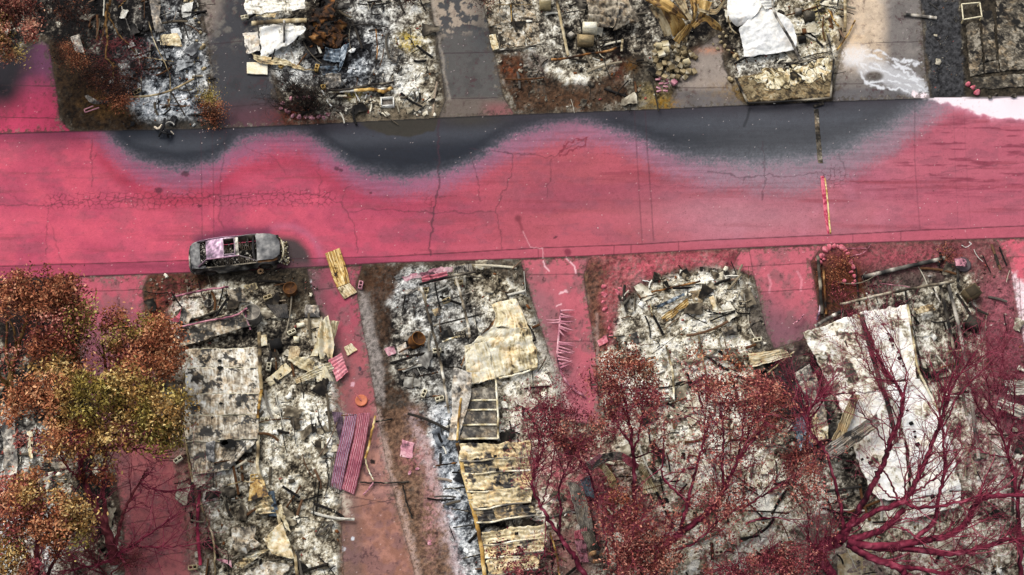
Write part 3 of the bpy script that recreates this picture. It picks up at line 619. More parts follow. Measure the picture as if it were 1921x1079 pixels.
def lot_color(u, v):
    A, T = ashfield(u, v)
    n = .42*fbm(u/9, v/9, 11, 4, .7)+.38*fbm(u/3.2, v/3.2, 12, 3, .8)+.2*fbm(u/1.5, v/1.5, 13, 2, .9)
    n = (n-.5)*2.5+.5
    C = ashcol(np.clip((n-.5)*.86+.5+(A-.5)*1.15+.0, 0, 1), T)
    lm = lotmask(u, v); rim = (1-ss(2, 16, lm+10*(fbm(u/12, v/12, 401, 3)-.5)))*.8
    nn = np.clip(fbm(u/4, v/4, 402, 4, .75)*1.6-.3, 0, 1)[..., None]; C = mix(C, c(22,18,15)*(1-nn)+c(92,80,66)*nn, rim)
    wu = u+7*(fbm(u/16, v/16, 14, 4)-.5)*2; wv = v+7*(fbm(u/16, v/16, 15, 4)-.5)*2
    n5 = (fbm(u/5, v/5, 16, 4, .75)-.5)*2.2+.5
    for poly, lo, hi, fe, st in SOIL:
        m = local(wu, wv, poly, fe*2)
        if not m.any(): continue
        ins = inside(wu[m], wv[m], poly); d = dseg(wu[m], wv[m], poly, True)
        a = np.where(ins, .5+np.minimum(d/fe, 1)*.5, .5-np.minimum(d/fe, 1)*.5)
        nn = np.clip(n5[m], 0, 1)[..., None]
        C[m] = mix(C[m], c(*lo)*(1-nn)+c(*hi)*nn, a*st)
    return trails(C, u, v)
def glaze(C, u, v):
    g = fbm(u/4, v/4, 61, 4, .7)
    for cx, cy, rx, ry, col, st, gr in GLAZE:
        m = (np.abs(u-cx) < rx*2) & (np.abs(v-cy) < ry*2)
        if not m.any(): continue
        w = np.exp(-(((u[m]-cx)/rx)**2+((v[m]-cy)/ry)**2)*1.2)
        w = w*st*((1-gr)+gr*ss(.38,.6,g[m])*1.7)
        C[m] = mix(C[m], c(*col), np.clip(w, 0, 1))
    return C
def lotmask(u, v):
    yt, yb = Yof(ROAD_T, u), Yof(ROAD_B, u)
    s = np.where((v > yt) & (v < yb), 0., np.minimum(np.abs(v-yt), np.abs(v-yb)))
    for p in DRIVES.values():
        m = local(u, v, p, 30)
        if not m.any(): continue
        d = dseg(u[m], v[m], p, True)
        s[m] = np.minimum(s[m], np.where(inside(u[m], v[m], p), 0, d))
    return s
def height(u, v):
    s = ss(0, 14, lotmask(u, v))
    A, _ = ashfield(u, v)
    h = .10*fbm(u/28, v/28, 81, 3)+.13*fbm(u/9, v/9, 82, 4, .65)-.06
    mound = .35*np.exp(-((u-1290)/130)**2-((v-570)/60)**2)+.25*np.exp(-((u-560)/80)**2-((v-790)/90)**2)+.2*np.exp(-((u-740)/80)**2-((v-100)/80)**2)
    return s*(h*(.5+1.1*A)+mound*.8)

def build_ground():
    cn = P([-60, 1981, -60, 1981], [-60, -60, 1150, 1150])
    x0, x1 = cn[:, 0].min(), cn[:, 0].max(); y0, y1 = cn[:, 1].min(), cn[:, 1].max()
    st = .040
    xs = np.arange(x0, x1, st); ys = np.arange(y0, y1, st)
    X, Y = np.meshgrid(xs, ys); U, V = UV(X, Y)
    sh = X.shape; u = U.ravel(); v = V.ravel()
    kv = classify(u, v)
    C = np.zeros((len(u), 3)); Z = height(u, v)
    m = kv == -1; C[m] = road_color(u[m], v[m])
    m = (kv >= 0) & (kv < 10); C[m] = drive_color(u[m], v[m], kv[m])
    m = kv >= 10; C[m] = lot_color(u[m], v[m])
    # ash and grime spilling across drive edges
    m = (kv >= 0) & (kv < 10)
    dd = np.full(len(u), 99.)
    for p in DRIVES.values():
        q = local(u, v, p, 12) & m
        if q.any(): dd[q] = np.minimum(dd[q], dseg(u[q], v[q], p, True))
    near = m & (dd < 16)
    rr = fbm(u[near]/5, v[near]/5, 91, 4, .7)
    lc = lot_color(u[near], v[near])
    C[near] = mix(C[near], lc, ss(.5,.6,rr+(.14-dd[near]/50))*.7)
    C[near] = mix(C[near], c(22,16,15), (1-ss(.6,2.4,dd[near]))*.65)
    m = kv != -1; C[m] = glaze(C[m], u[m], v[m])
    P3 = np.stack([X.ravel(), Y.ravel(), Z], -1)
    ny, nx = sh
    i = np.arange(ny-1)[:, None]*nx+np.arange(nx-1)[None]
    Q = np.stack([i, i+1, i+nx+1, i+nx], -1).reshape(-1, 4)
    cu = u[Q].mean(1); cv = v[Q].mean(1); kf = classify(cu, cv)
    names = {-1: ('road', 'road', 'asphalt road coated in pink fire retardant with three dark scalloped clear patches')}
    dl = ['magenta stained driveway at the upper left corner by the dark tree','dark grey asphalt driveway above the road beside the stone edged ash lot','blotchy grey concrete driveway between the two ash covered lots above the road','pale concrete pad beside the tumbled heap of blocks','driveway above the road with white branching spill trails',
          'pink driveway running down between the rust coloured trees','pink driveway with cream and pink sheets lying along it','pink driveway with the spiky pink railing lying on it','pink driveway between the stone lined bed and the cream rubble mound','pink driveway at the right edge with white foam over it']
    for j in range(10): names[j] = ('driveway', 'slab', dl[j])
    ll = ['dark soil under the tree in the upper left corner','blackened lot with blue white ash beside the rusty bushes','pale ash covered lot with the stone ringed black bush','ash lot with brown soil verge beside the block heap','ash ground around the white crumpled roof above the road','black soil lot around the charred slab at upper right',
          'dark ground beneath the rust coloured trees at lower left','ash covered lot behind the burned car','lot with white ash beside the long folded metal roof','lot of cream rubble under the red twigged trees','ash lot around the large white roof with black holes','ground at the far right edge below the road']
    for j in range(6): names[10+j] = ('ground', 'yard', ll[j]); names[20+j] = ('ground', 'yard', ll[6+j])
    for kk in np.unique(kf):
        F = Q[kf == kk]; used, inv = np.unique(F, return_inverse=True)
        mb = MB(); mb.add(P3[used], inv.reshape(F.shape), C[used])
        n, mm, lab = names[int(kk)]
        tag(mb.build(n, mm, None, True), lab, 'road' if kk == -1 else ('driveway' if kk < 10 else 'ground'), None, 'structure')
    # surrounding land out to the horizon
    mb = MB(); R = 600.
    mb.add([[-R,-R,-.12],[R,-R,-.12],[R,R,-.12],[-R,R,-.12]], [[0,1,2,3]], c(92,84,74))
    tag(mb.build('terrain', 'yard'), 'bare grey brown land around the burned neighbourhood', 'terrain', None, 'structure')
build_ground()

# ------------------------------------------------------------------ loose rubble (too many pieces to count), one mass per lot
def rubble(name, label, poly, n, smin=.025, smax=.12, bias=0., dens=1., mk=4):
    q = np.array(poly, float)
    u = RNG.uniform(q[:, 0].min(), q[:, 0].max(), n*3); v = RNG.uniform(q[:, 1].min(), q[:, 1].max(), n*3)
    m = inside(u, v, poly) & (lotmask(u, v) > mk)
    u, v = u[m][:n], v[m][:n]
    A, T = ashfield(u, v)
    keep = RNG.random(len(u)) < np.clip(.1+(A-.3)*1.1+(fbm(u/14, v/14, 71, 3)-.5)*3.2, .03, 1)*dens*.5
    u, v, A, T = u[keep], v[keep], A[keep], T[keep]; n = len(u)
    z = height(u, v); p = P(u, v, 0)
    sz = np.exp(RNG.uniform(math.log(smin), math.log(smax), n))*RNG.choice([1, 1, 1, 1.6], n)
    dim = np.stack([sz*RNG.uniform(.7, 1.8, n), sz*RNG.uniform(.5, 1.1, n), sz*RNG.uniform(.2, .8, n)], -1)
    V = CUBE[None]*dim[:, None]*RNG.uniform(.6, 1.2, (n, 8, 1))
    a = RNG.uniform(0, 6.28, n); b = RNG.normal(0, .45, n)
    cb, sb = np.cos(b), np.sin(b); x, y, w = V[..., 0], V[..., 1], V[..., 2]
    x, w = x*cb[:, None]+w*sb[:, None], -x*sb[:, None]+w*cb[:, None]
    ca, sa = np.cos(a), np.sin(a); x, y = x*ca[:, None]-y*sa[:, None], x*sa[:, None]+y*ca[:, None]
    V = np.stack([x+p[:, 0:1], y+p[:, 1:2], w+z[:, None]+dim[:, 2:3]*.3], -1)
    col = ashcol(np.clip(RNG.beta(1.6, 1.6, n)*.8+(A-.5)*.9+.06+bias, 0, 1), T)
    base_ = glaze(lot_color(u, v), u, v); wk = RNG.choice([0., .3, .6], n)[:, None]; col = base_*(1-wk)*RNG.uniform(.6, 1.35, (n, 1))+col*wk
    r = RNG.random(n); col[r < .03] = c(120, 74, 40); col[r > .985] = c(150, 80, 70)
    mb = MB()
    mb.add(V.reshape(-1, 3), (CF[None]+np.arange(n)[:, None, None]*8).reshape(-1, 4), np.repeat(col, 8, 0))
    # bent slivers, battens and wires in the mass
    for _ in range(int(n/110)):
        k = RNG.integers(0, n); L = RNG.uniform(.2, .9); an = RNG.uniform(0, 3.14)+.2; 
        t = np.linspace(-.5, .5, 4); cx, cy, cz = p[k, 0], p[k, 1], z[k]+.06
        bend = RNG.normal(0, .08)
        pts = np.stack([cx+math.cos(an)*t*L-math.sin(an)*bend*(t*2)**2, cy+math.sin(an)*t*L+math.cos(an)*bend*(t*2)**2, cz+RNG.normal(0, .05)*t*2+.02+0*t], -1)
        cc = ashcol(np.clip(RNG.choice([.08, .15, .3, .6, .8])+RNG.normal(0, .05), 0, 1), RNG.random()*.4)
        w_ = RNG.choice([.008, .012, .025, .04]); sweep(mb, pts, w_, min(w_, .012), 4, cc)
    # torn flakes of sheet
    for _ in range(int(n/90)):
        k = RNG.integers(0, n); s_ = RNG.uniform(.08, .28); an = RNG.uniform(0, 3.14)
        q4 = np.array([[-1,-.6],[.2,-.8],[1,-.4],[.8,.6],[-.1,.5],[-.9,.7]])*RNG.uniform(.5, 1.1, (6, 1))*s_
        ca, sa = math.cos(an), math.sin(an)
        VV = np.stack([p[k, 0]+q4[:, 0]*ca-q4[:, 1]*sa, p[k, 1]+q4[:, 0]*sa+q4[:, 1]*ca, z[k]+.05+RNG.uniform(0, .1, 6)], -1)
        cc = ashcol(np.clip(A[k]+RNG.normal(0, .22), 0, 1), T[k])
        VB = VV-np.array([0, 0, .008])
        mb.add(np.concatenate([VV, VB]), [[0,1,4,5],[1,2,3,4],[11,10,7,6],[10,9,8,7]]+[[j,6+j,6+(j+1) % 6,(j+1) % 6] for j in range(6)], cc)
    # tangle of charred battens, joists and torn sheet lying along and across the lot
    if smin > .022:
        for _ in range(int(n/21)):
            k = RNG.integers(0, n); L = RNG.uniform(.5, 2.4)*RNG.choice([.5, .8, 1.]); an = RNG.choice([-1.42, .15])+RNG.normal(0, .16) if RNG.random() < .65 else RNG.uniform(0, 3.14)
            t = np.linspace(-.5, .5, 6); bend = RNG.normal(0, .05)*L; zz = z[k]+.07+RNG.uniform(0, .12)
            pts = np.stack([p[k, 0]+math.cos(an)*t*L-math.sin(an)*bend*(t*2)**2, p[k, 1]+math.sin(an)*t*L+math.cos(an)*bend*(t*2)**2, zz+RNG.normal(0, .07)*t*2], -1)
            q = RNG.choice([.05, .1, .2, .35, .5, .7], p=[.25, .2, .2, .15, .12, .08]); w_ = RNG.choice([.012, .02, .035, .06])
            cc = ashcol(np.clip(q+.08*(fbm(t*5+k, t*0, k, 2)-.5), 0, 1), 0*t+RNG.random()*.4)
            if RNG.random() < .18: cc = cc*.4+c(110, 72, 40)*.6
            sweep(mb, pts, w_, min(w_, .025), 4, cc)
        for _ in range(int(n/85)):
            k = RNG.integers(0, n); s_ = RNG.uniform(.15, .5); an = RNG.uniform(0, 3.14); m_, r_ = 9, 7
            gx, gy = np.meshgrid(np.linspace(-1, 1, m_), np.linspace(-.6, .6, r_), indexing='ij'); sh_ = RNG.uniform(-.4, .4)
            gx2 = gx*s_+sh_*gy*s_+RNG.normal(0, .02, gx.shape); gy2 = gy*s_*(1+.3*gx*RNG.normal())+RNG.normal(0, .02, gx.shape)
            zz = z[k]+.08+s_*.35*fbm(gx*1.3+k, gy*1.3, k, 3); ca_, sa_ = math.cos(an), math.sin(an)
            VV = np.stack([p[k, 0]+gx2*ca_-gy2*sa_, p[k, 1]+gx2*sa_+gy2*ca_, zz], -1).reshape(-1, 3)
            i_ = np.arange(m_-1)[:, None]*r_+np.arange(r_-1)[None]; F_ = np.stack([i_, i_+r_, i_+r_+1, i_+1], -1).reshape(-1, 4)
            cc = ashcol(np.clip(RNG.choice([.12, .3, .42, .55, .72])+(fbm(gx*2+k, gy*2, k+1, 3)-.5)*.7, 0, 1), gx*0+T[k]).reshape(-1, 3)
            mb.add(np.concatenate([VV, VV-[0, 0, .012]]), np.concatenate([F_, F_[:, ::-1]+len(VV)]), np.concatenate([cc, cc*.6]))
    tag(mb.build(name, 'chip'), label, 'rubble', None, 'stuff')
rubble('rubble', 'blue white ash chips and black debris on the upper left lot', [(180,-50),(378,-50),(400,170),(404,236),(230,240),(150,100)], 9000)
rubble('rubble', 'pale ash and debris fragments around the fallen white siding above the road', [(465,-50),(806,-50),(834,190),(820,220),(560,226),(510,120)], 12000)
rubble('rubble', 'cream ash fragments and grit on the lot with the brown soil verge', [(905,-50),(1290,-50),(1300,80),(1250,200),(975,212),(925,95)], 8000, dens=.8)
rubble('rubble', 'cream chips and black grit around the crumpled white roof above the road', [(1330,-50),(1590,-50),(1580,90),(1560,185),(1400,190),(1350,60)], 7000)
rubble('rubble', 'grey ash fragments under the rust coloured trees at lower left', [(-40,540),(140,560),(160,720),(230,1000),(235,1140),(-40,1140)], 6000)
rubble('rubble', 'cream and black fire debris behind and below the burned car', [(281,520),(575,508),(606,610),(632,690),(640,900),(640,1140),(360,1140),(345,960),(290,690)], 18000)
rubble('rubble', 'white ash and debris between the steel beams of the burned mobile home', [(735,500),(985,495),(1048,720),(1062,800),(1080,1140),(870,1140),(800,820),(740,640)], 15000)
rubble('rubble', 'cream rubble mound and chips beneath the red twigged trees', [(1160,560),(1240,515),(1380,505),(1424,560),(1470,700),(1540,1000),(1540,1140),(1090,1140),(1130,860),(1130,680)], 24000, bias=.04)
rubble('rubble', 'grey ash fragments around the large white roof with black holes', [(1560,500),(1880,480),(1935,720),(1990,1140),(1560,1140),(1500,800),(1520,620)], 16000)
rubble('gravel', 'dark gravel strip with pale flecks beside the driveway at upper right', [(1728,-50),(1798,-50),(1810,182),(1746,184)], 2500, .02, .05)
rubble('rubble', 'scorched crumbs and bumper remains spread on the asphalt round the nose of the burned car', [(500,498),(540,470),(566,500),(600,540),(560,580),(505,540)], 900, .02, .07, mk=-1)
def litter():
    n = 170; u = RNG.uniform(-20, 1940, n); v = RNG.uniform(180, 700, n)
    k = classify(u, v); m = k < 10; u, v = u[m], v[m]; n = len(u); p = P(u, v, 0)
    sz = np.exp(RNG.uniform(math.log(.008), math.log(.05), n))
    V = CUBE[None]*sz[:, None, None]*RNG.uniform(.4, 1.4, (n, 8, 1)); V[..., 2] *= .5
    V = V+p[:, None]+np.array([0, 0, .012]); col = pal(RNG.random(n), [(0,(40,26,26)),(.4,(150,90,90)),(.6,(220,200,196)),(1,(246,240,236))])
    mb = MB(); mb.add(V.reshape(-1, 3), (CF[None]+np.arange(n)[:, None, None]*8).reshape(-1, 4), np.repeat(col, 8, 0))
    tag(mb.build('litter', 'chip'), 'tiny pale and dark crumbs of debris scattered over the road and driveways', 'litter', None, 'stuff')
litter()

# ------------------------------------------------------------------ builders for things
def gz(u, v): 
    return float(height(np.array([float(u)]), np.array([float(v)]))[0])
def G(u, v, dz=0.): return P(u, v, gz(u, v)*0+dz)
def sheet(name, label, cat, L, R, grp=None, m='metal', smooth=True, **k):
    mb = MB(); patch(mb, L, R, **k)
    loc = P(*(np.mean(np.array(L+R), 0)[:2]), 0)
    return solo(mb, name, m, label, cat, loc, grp, smooth)
def quad(u0, v0, u1, v1, u2, v2, u3, v3, z=.2, zs=None):
    zs = zs or [z]*4
    return [(u0, v0, zs[0]), (u3, v3, zs[3])], [(u1, v1, zs[1]), (u2, v2, zs[2])]
def beamcol(n, style, seed):
    t = np.arange(n)*.37
    return pal((fbm(t, t*0+seed, seed, 4)-.5)*1.9+.5, STY[style])
def beam(name, label, cat, pts, w=.05, h=None, style='char', grp=None, n=None, sides=4, m='rough', wob=0.):
    """rail, plank, pole: pts (u, v, z)"""
    n = n or max(8, 7*len(pts)); _pid[0] += 1
    p3 = catmull([P(*q) for q in pts], n)
    if wob: 
        p3[:, 0] += RNG.normal(0, wob, n); p3[:, 1] += RNG.normal(0, wob, n)
    mb = MB(); sweep(mb, p3, w, h or w, sides, beamcol(n, style, _pid[0]))
    loc = np.array([*P(pts[0][0], pts[0][1], 0)])
    return solo(mb, name, m, label, cat, loc, grp)
def tint(style, n=None): return pal(n if n is not None else RNG.uniform(.45, .85), STY[style])

# shared meshes: cinder block, brick, stones
def cinder_mesh(style):
    mb = MB(); co = tint(style, .75); L, Wd, Hh, t = .42, .21, .2, .035
    box(mb, (0, Wd/2-t/2, Hh/2), (L, t, Hh), col=co); box(mb, (0, -Wd/2+t/2, Hh/2), (L, t, Hh), col=co)
    for x in (-L/2+t/2, 0, L/2-t/2): box(mb, (x, 0, Hh/2), (t, Wd-2*t, Hh), col=co*.95)
    box(mb, (0, 0, .02), (L-2*t-.004, Wd-2*t-.004, .02), col=co*.08)
    return mb
def stone_mesh(seed, style, flat=.7):
    bm = bmesh.new(); bmesh.ops.create_icosphere(bm, subdivisions=2, radius=.5)
    V = np.array([v.co[:] for v in bm.verts]); F = np.array([[v.index for v in f.verts] for f in bm.faces]); bm.free()
    r = np.random.default_rng(seed); sc = r.uniform(.7, 1.2, 3); sc[2] *= flat
    for _ in range(7):        # chop flat facets
        d = r.normal(size=3); d /= np.linalg.norm(d); h = r.uniform(.22, .36); q = V@d; V -= np.outer(np.maximum(q-h, 0)*.9, d)
    V = V*sc; V[:, 2] -= V[:, 2].min()
    mb = MB(); n = fbm(V[:, 0]*5+seed, V[:, 1]*5+V[:, 2]*4, seed, 3)
    mb.add(V, F, pal((n-.5)*1.4+.6, STY[style])); return mb
def brick_mesh(seed, style):
    r = np.random.default_rng(seed); mb = MB()
    V = CUBE*np.array([1, 1, 1])+r.normal(0, .03, (8, 3)); V[:, 2] += .5
    bm = bmesh.new(); vs = [bm.verts.new(v) for v in V]
    for f in CF: bm.faces.new([vs[i] for i in f])
    bmesh.ops.bevel(bm, geom=list(bm.edges), offset=.06, segments=2, affect='EDGES', profile=.6)
    bm.verts.index_update(); V = np.array([v.co[:] for v in bm.verts])
    n = fbm(V[:, 0]*2+seed, V[:, 1]*2+V[:, 2], seed, 3)
    C = pal((n-.5)*1.2+.3+r.uniform(0, .35), STY[style])
    for k in set(len(f.verts) for f in bm.faces):
        pass
    tri = []; 
    for f in bm.faces:
        ii = [v.index for v in f.verts]
        for a in range(1, len(ii)-1): tri.append([ii[0], ii[a], ii[a+1]])
    mb.add(V, tri, C); bm.free(); return mb
_proto = {}
def put(key, maker, name, m, label, cat, u, v, z=0., rz=0., sc=(1, 1, 1), grp=None, tilt=(0, 0), smooth=False):
    """first use builds the mesh, later ones copy the object"""
    if key not in _proto:
        o = maker().build(name, m, None, smooth); _proto[key] = o.data
    else:
        o = bpy.data.objects.new(name, _proto[key]); COL.objects.link(o)
    o.location = [float(q) for q in P(u, v, z)]; o.rotation_euler = (tilt[0], tilt[1], rz); o.scale = sc
    return tag(o, label, cat, grp)
def cinder(u, v, rz, label, style='cream', z=.05, tilt=(0, 0), s=1.):
    return put('cb'+style, lambda: cinder_mesh(style), 'cinder_block', 'stone', label, 'cinder block', u, v, z, rz, (s, s, s), 'hollow cinder blocks among the ruins', tilt)
def stones(pts, style, label, grp, size=.32, flat=.7, name='stone', sizes=None):
    for i, q in enumerate(pts):
        k = i % 4; s_ = (q[2] if len(q) > 2 else size)*RNG.uniform(.7, 1.05)
        put('st%s%d' % (style, k), lambda: stone_mesh(k+11, style, flat), name, 'stone', label, 'stone', q[0], q[1], .02, RNG.uniform(0, 6.28), (s_*1.2, s_, s_), grp)

# ------------------------------------------------------------------ burned sedan
def sedan():
    T0 = P(362, 491, 0); T1 = P(531, 470, 0); ctr = (P(446, 484, .25)+P(446, 484, 0))/2
    ang = math.atan2(T1[1]-T0[1], T1[0]-T0[0])
    th = thing('burned_sedan', 'burned out grey sedan without windows parked on the pink road edge', 'car', (ctr[0], ctr[1], 0))
    ca, sa = math.cos(ang), math.sin(ang)
    def X(V):
        V = np.asarray(V, float); return np.stack([V[..., 0]*ca-V[..., 1]*sa+ctr[0], V[..., 0]*sa+V[..., 1]*ca+ctr[1], V[..., 2]], -1)
    xs = np.array([-2.3,-2.24,-2.1,-1.8,-1.5,-1.2,-.9,-.5,0,.4,.8,1.1,1.5,1.8,2.05,2.2,2.28])
    hw = np.interp(xs, [-2.3,-2.2,-1.9,-1.2,0,1.2,1.8,2.1,2.28], [.62,.76,.85,.89,.9,.89,.86,.76,.6])
    bl = np.interp(xs, [-2.3,-2.2,-1.6,-1,0,1,1.6,2.1,2.28], [.74,.9,.96,.95,.92,.9,.84,.72,.58])
    def grid(mb, Gd, style, seed, bias=0, con=1.6, sc=3.):
        nu, nv = Gd.shape[:2]; i = np.arange(nu-1)[:, None]*nv+np.arange(nv-1)[None]
        C = sty(style, Gd[..., 0]+seed, Gd[..., 1]+Gd[..., 2], seed, sc, bias, con).reshape(-1, 3)
        F = np.stack([i, i+nv, i+nv+1, i+1], -1).reshape(-1, 4)
        mb.add(X(Gd).reshape(-1, 3), np.concatenate([F]), C)
    # lower body sides with wheel arches
    def side(mb, s):
        xx = np.linspace(-2.28, 2.26, 70); w = np.interp(xx, xs, hw); b = np.interp(xx, xs, bl)
        rows = []
        for q in np.linspace(0, 1, 9):
            z = .22+(b-.22)*q
            arch = np.maximum(0, .36**2-(np.abs(np.abs(xx)-1.38))**2)**.5; lo = np.maximum(.22, .02+arch+.28*(arch > 0)*1.)
            z = lo+(b-lo)*q
            rows.append(np.stack([xx, s*(w-.07*(1-q)**2-.05*q**3+.015*np.sin(q*6)), z], -1))
        Gd = np.stack(rows, 1)
        if s < 0: Gd = Gd[:, ::-1]
        grid(mb, Gd[::-1], 'steel', 3, -.18, 2.4)
    body = MB(); side(body, 1); side(body, -1)
    # tops of wings and sills, floor, bulkheads
    xx = np.linspace(1.1, 2.2, 16)
    for s in (1, -1):
        w = np.interp(xx, xs, hw)-.05; b = np.interp(xx, xs, bl)
        Gd = np.stack([np.stack([xx, s*w, b], -1), np.stack([xx, s*(w-.16), b+.02], -1)], 1); grid(body, Gd if s < 0 else Gd[:, ::-1], 'rust' if s < 0 else 'steel', 4, .0)
        x2 = np.linspace(-1.5, 1.1, 20); w = np.interp(x2, xs, hw)-.05; b = np.interp(x2, xs, bl)
        Gd = np.stack([np.stack([x2, s*w, b], -1), np.stack([x2, s*(w-.07), b-.01+0*w], -1), np.stack([x2, s*(w-.09), b-.4+0*w], -1)], 1); grid(body, Gd if s < 0 else Gd[:, ::-1], 'char', 5, .2)
        x2 = np.linspace(-2.2, -1.5, 10); w = np.interp(x2, xs, hw)-.05; b = np.interp(x2, xs, bl)
        Gd = np.stack([np.stack([x2, s*w, b], -1), np.stack([x2, s*(w-.12), b+.03], -1)], 1); grid(body, Gd if s < 0 else Gd[:, ::-1], 'steel', 6)
    box(body, X([-0.1, 0, .28]), (3.9, 1.5, .05), ang, c(18, 16, 14))
    box(body, X([-2.24, 0, .55]), (.08, 1.3, .55), ang, c(70, 70, 72)); box(body, X([1.08, 0, .6]), (.05, 1.6, .5), ang, c(26, 24, 22))
    box(body, X([-1.52, 0, .6]), (.05, 1.55, .55), ang, c(22, 20, 18))
    part(body, 'body', 'paint', th, True)
    def deck(name, x0, x1, z0, z1, dome, style, seed, bias, round_):
        mb = MB(); xx = np.linspace(x0, x1, 26); t = np.linspace(-1, 1, 24); Gd = []
        for x in xx:
            q = (x-x0)/(x1-x0); w = np.interp(x, xs, hw)-.13
            if round_: w = w*(1-.22*max(0, (q-.72)/.28)**2)
            else: w = w*(1-.12*max(0, (.3-q)/.3)**2)
            z = z0+(z1-z0)*q**1.6+dome*(1-t**2)+.05*(fbm(t*2+x*1.3, t*0+x*2, seed, 3)-.5)*2
            Gd.append(np.stack([x+0*t+(.05*(1-t**2) if round_ else -.03*(1-t**2)), w*t, z], -1))
        grid(mb, np.array(Gd)[:, ::-1] if False else np.array(Gd), style, seed, bias, 1.3, 1.8)
        return part(mb, name, 'paint', th, True)
    deck('hood', 1.06, 2.2, .97, .80, .05, 'steel', 21, -.03, True)
    deck('trunk_lid', -2.2, -1.72, .92, 1.02, .03, 'steel', 22, -.25, False)
    # roof with open sunroof
    mb = MB(); z = 1.38
    def rp(x0, x1, y0, y1, style, seed, bias, dz=0):
        a = np.linspace(x0, x1, 14); b = np.linspace(y0, y1, 14); A, B = np.meshgrid(a, b, indexing='ij')
        Z = z+.05*(1-(B/.6)**2)-.06*((A+.6)/.8)**2+dz+.03*(fbm(A*3, B*3, seed, 3)-.5)
        grid(mb, np.stack([A, B, Z], -1), style, seed, bias, 1.9, 5.)
    rp(-1.38,-.5,-.56,.56,'lilac',31,-.1); rp(.06,.24,-.56,.56,'grey',32,.1); rp(-.5,.06,-.56,-.45,'lilac',33,0); rp(-.5,.06,.45,.56,'lilac',34,0)
    rf = part(mb, 'roof', 'paint', th, True, 'pinkish white blistered roof with open sunroof')
    rm = MB()
    for a, b in (((-.5,-.45),(-.5,.45)),((.06,-.45),(.06,.45)),((-.5,-.45),(.06,-.45)),((-.5,.45),(.06,.45))):
        sweep(rm, X(np.array([[a[0],a[1],1.42],[b[0],b[1],1.42]])), .02, .02, 4, c(150,130,140))
    subpart(rm, 'sunroof_frame', 'paint', th, rf)
    for s in (1, -1):
        pl = MB(); sweep(pl, X(catmull([[.24,s*.55,1.36],[.7,s*.68,1.16],[1.08,s*.78,.95]], 8)), .03, .03, 6, c(150,140,138)); part(pl, 'windshield_pillar', 'paint', th, True)
        pl = MB(); sweep(pl, X(catmull([[-1.36,s*.55,1.36],[-1.6,s*.64,1.2],[-1.86,s*.72,1.0]], 8)), .05, .04, 6, c(120,96,112)); part(pl, 'rear_pillar', 'paint', th, True)
        pl = MB(); sweep(pl, X(catmull([[-.35,s*.57,1.36],[-.33,s*.76,1.1],[-.33,s*.84,.9]], 6)), .03, .03, 6, c(84,76,70)); part(pl, 'door_pillar', 'paint', th, True)
        pl = MB(); sweep(pl, X(catmull([[-1.4,s*.57,1.37],[-.6,s*.59,1.4],[.26,s*.56,1.36]], 8)), .035, .03, 6, c(150,112,132)); part(pl, 'roof_rail', 'paint', th, True)
        for x in (.55, -.45):
            st = MB(); y = s*.4
            for q in (-.2, .2): sweep(st, X(catmull([[x+.2,y+q,.45],[x-.22,y+q,.5],[x-.4,y+q,.95]], 8)), .015, .015, 5, c(70,60,50))
            for q in np.linspace(0, 1, 6): sweep(st, X(np.array([[x-.22-.18*q,y-.2,.5+.45*q],[x-.22-.18*q,y+.2,.5+.45*q]])), .01, .01, 4, c(96,84,70))
            for q in np.linspace(0, 1, 5): sweep(st, X(np.array([[x+.2-.42*q,y-.2,.45+.05*q],[x+.2-.42*q,y+.2,.45+.05*q]])), .012, .012, 4, c(120,108,92))
            part(st, 'seat_frame', 'rough', th)
        for x in (1.38, -1.38):
            wm = MB(); a = np.linspace(0, 2*math.pi, 25)
            sweep(wm, X(np.stack([x+.2*np.cos(a), s*.76+0*a, .24+.2*np.sin(a)], -1)), .04, .09, 6, c(54,46,42), caps=False)
            for q in range(5): sweep(wm, X(np.array([[x, s*.78, .24], [x+.19*math.cos(q*1.257), s*.78, .24+.19*math.sin(q*1.257)]])), .02, .02, 4, c(80,76,72))
            part(wm, 'wheel', 'rough', th)
        hl = MB(); box(hl, X([2.12, s*.6, .66]), (.16, .26, .1), ang, c(30,26,24)); part(hl, 'headlight', 'rough', th)
    ds = MB(); sweep(ds, X(catmull([[.95,-.7,.82],[.9,0,.86],[.95,.7,.82]], 10)), .07, .05, 6, c(40,38,38)); part(ds, 'dashboard', 'rough', th)
    a = np.linspace(0, 2*math.pi, 20); sw = MB(); sweep(sw, X(np.stack([.62+.08*np.sin(a), .4+.18*np.cos(a), .9+.16*np.sin(a)], -1)), .015, .015, 5, c(90,84,80), caps=False); part(sw, 'steering_wheel', 'rough', th)
    bp = MB(); sweep(bp, X(catmull([[2.12,-.74,.5],[2.3,-.5,.5],[2.38,0,.5],[2.3,.5,.5],[2.12,.74,.5]], 22)), .05, .07, 6, beamcol(22, 'cream', 9)); 
    for _ in range(80): box(bp, X([2.42+RNG.normal(0,.08), RNG.uniform(-.7,.6), .06+RNG.uniform(0,.12)]), RNG.uniform(.02,.1,3), RNG.uniform(0,3), tint('cream', RNG.uniform(.1,.9)))
    part(bp, 'front_bumper', 'rough', th)
    bp = MB(); sweep(bp, X(catmull([[-2.1,-.82,.5],[-2.32,-.6,.52],[-2.36,0,.52],[-2.32,.6,.52],[-2.1,.82,.5]], 22)), .05, .1, 6, beamcol(22, 'grey', 8)); part(bp, 'rear_bumper', 'rough', th)
    jb = MB()
    for _ in range(420):
        x, y = RNG.uniform(-1.5, 1.05), RNG.uniform(-.7, .7)
        box(jb, X([x, y, .32+RNG.uniform(0,.12)]), RNG.uniform(.02,.11,3), RNG.uniform(0,3), tint('grey', RNG.choice([.02,.1,.3,.6,.9])))
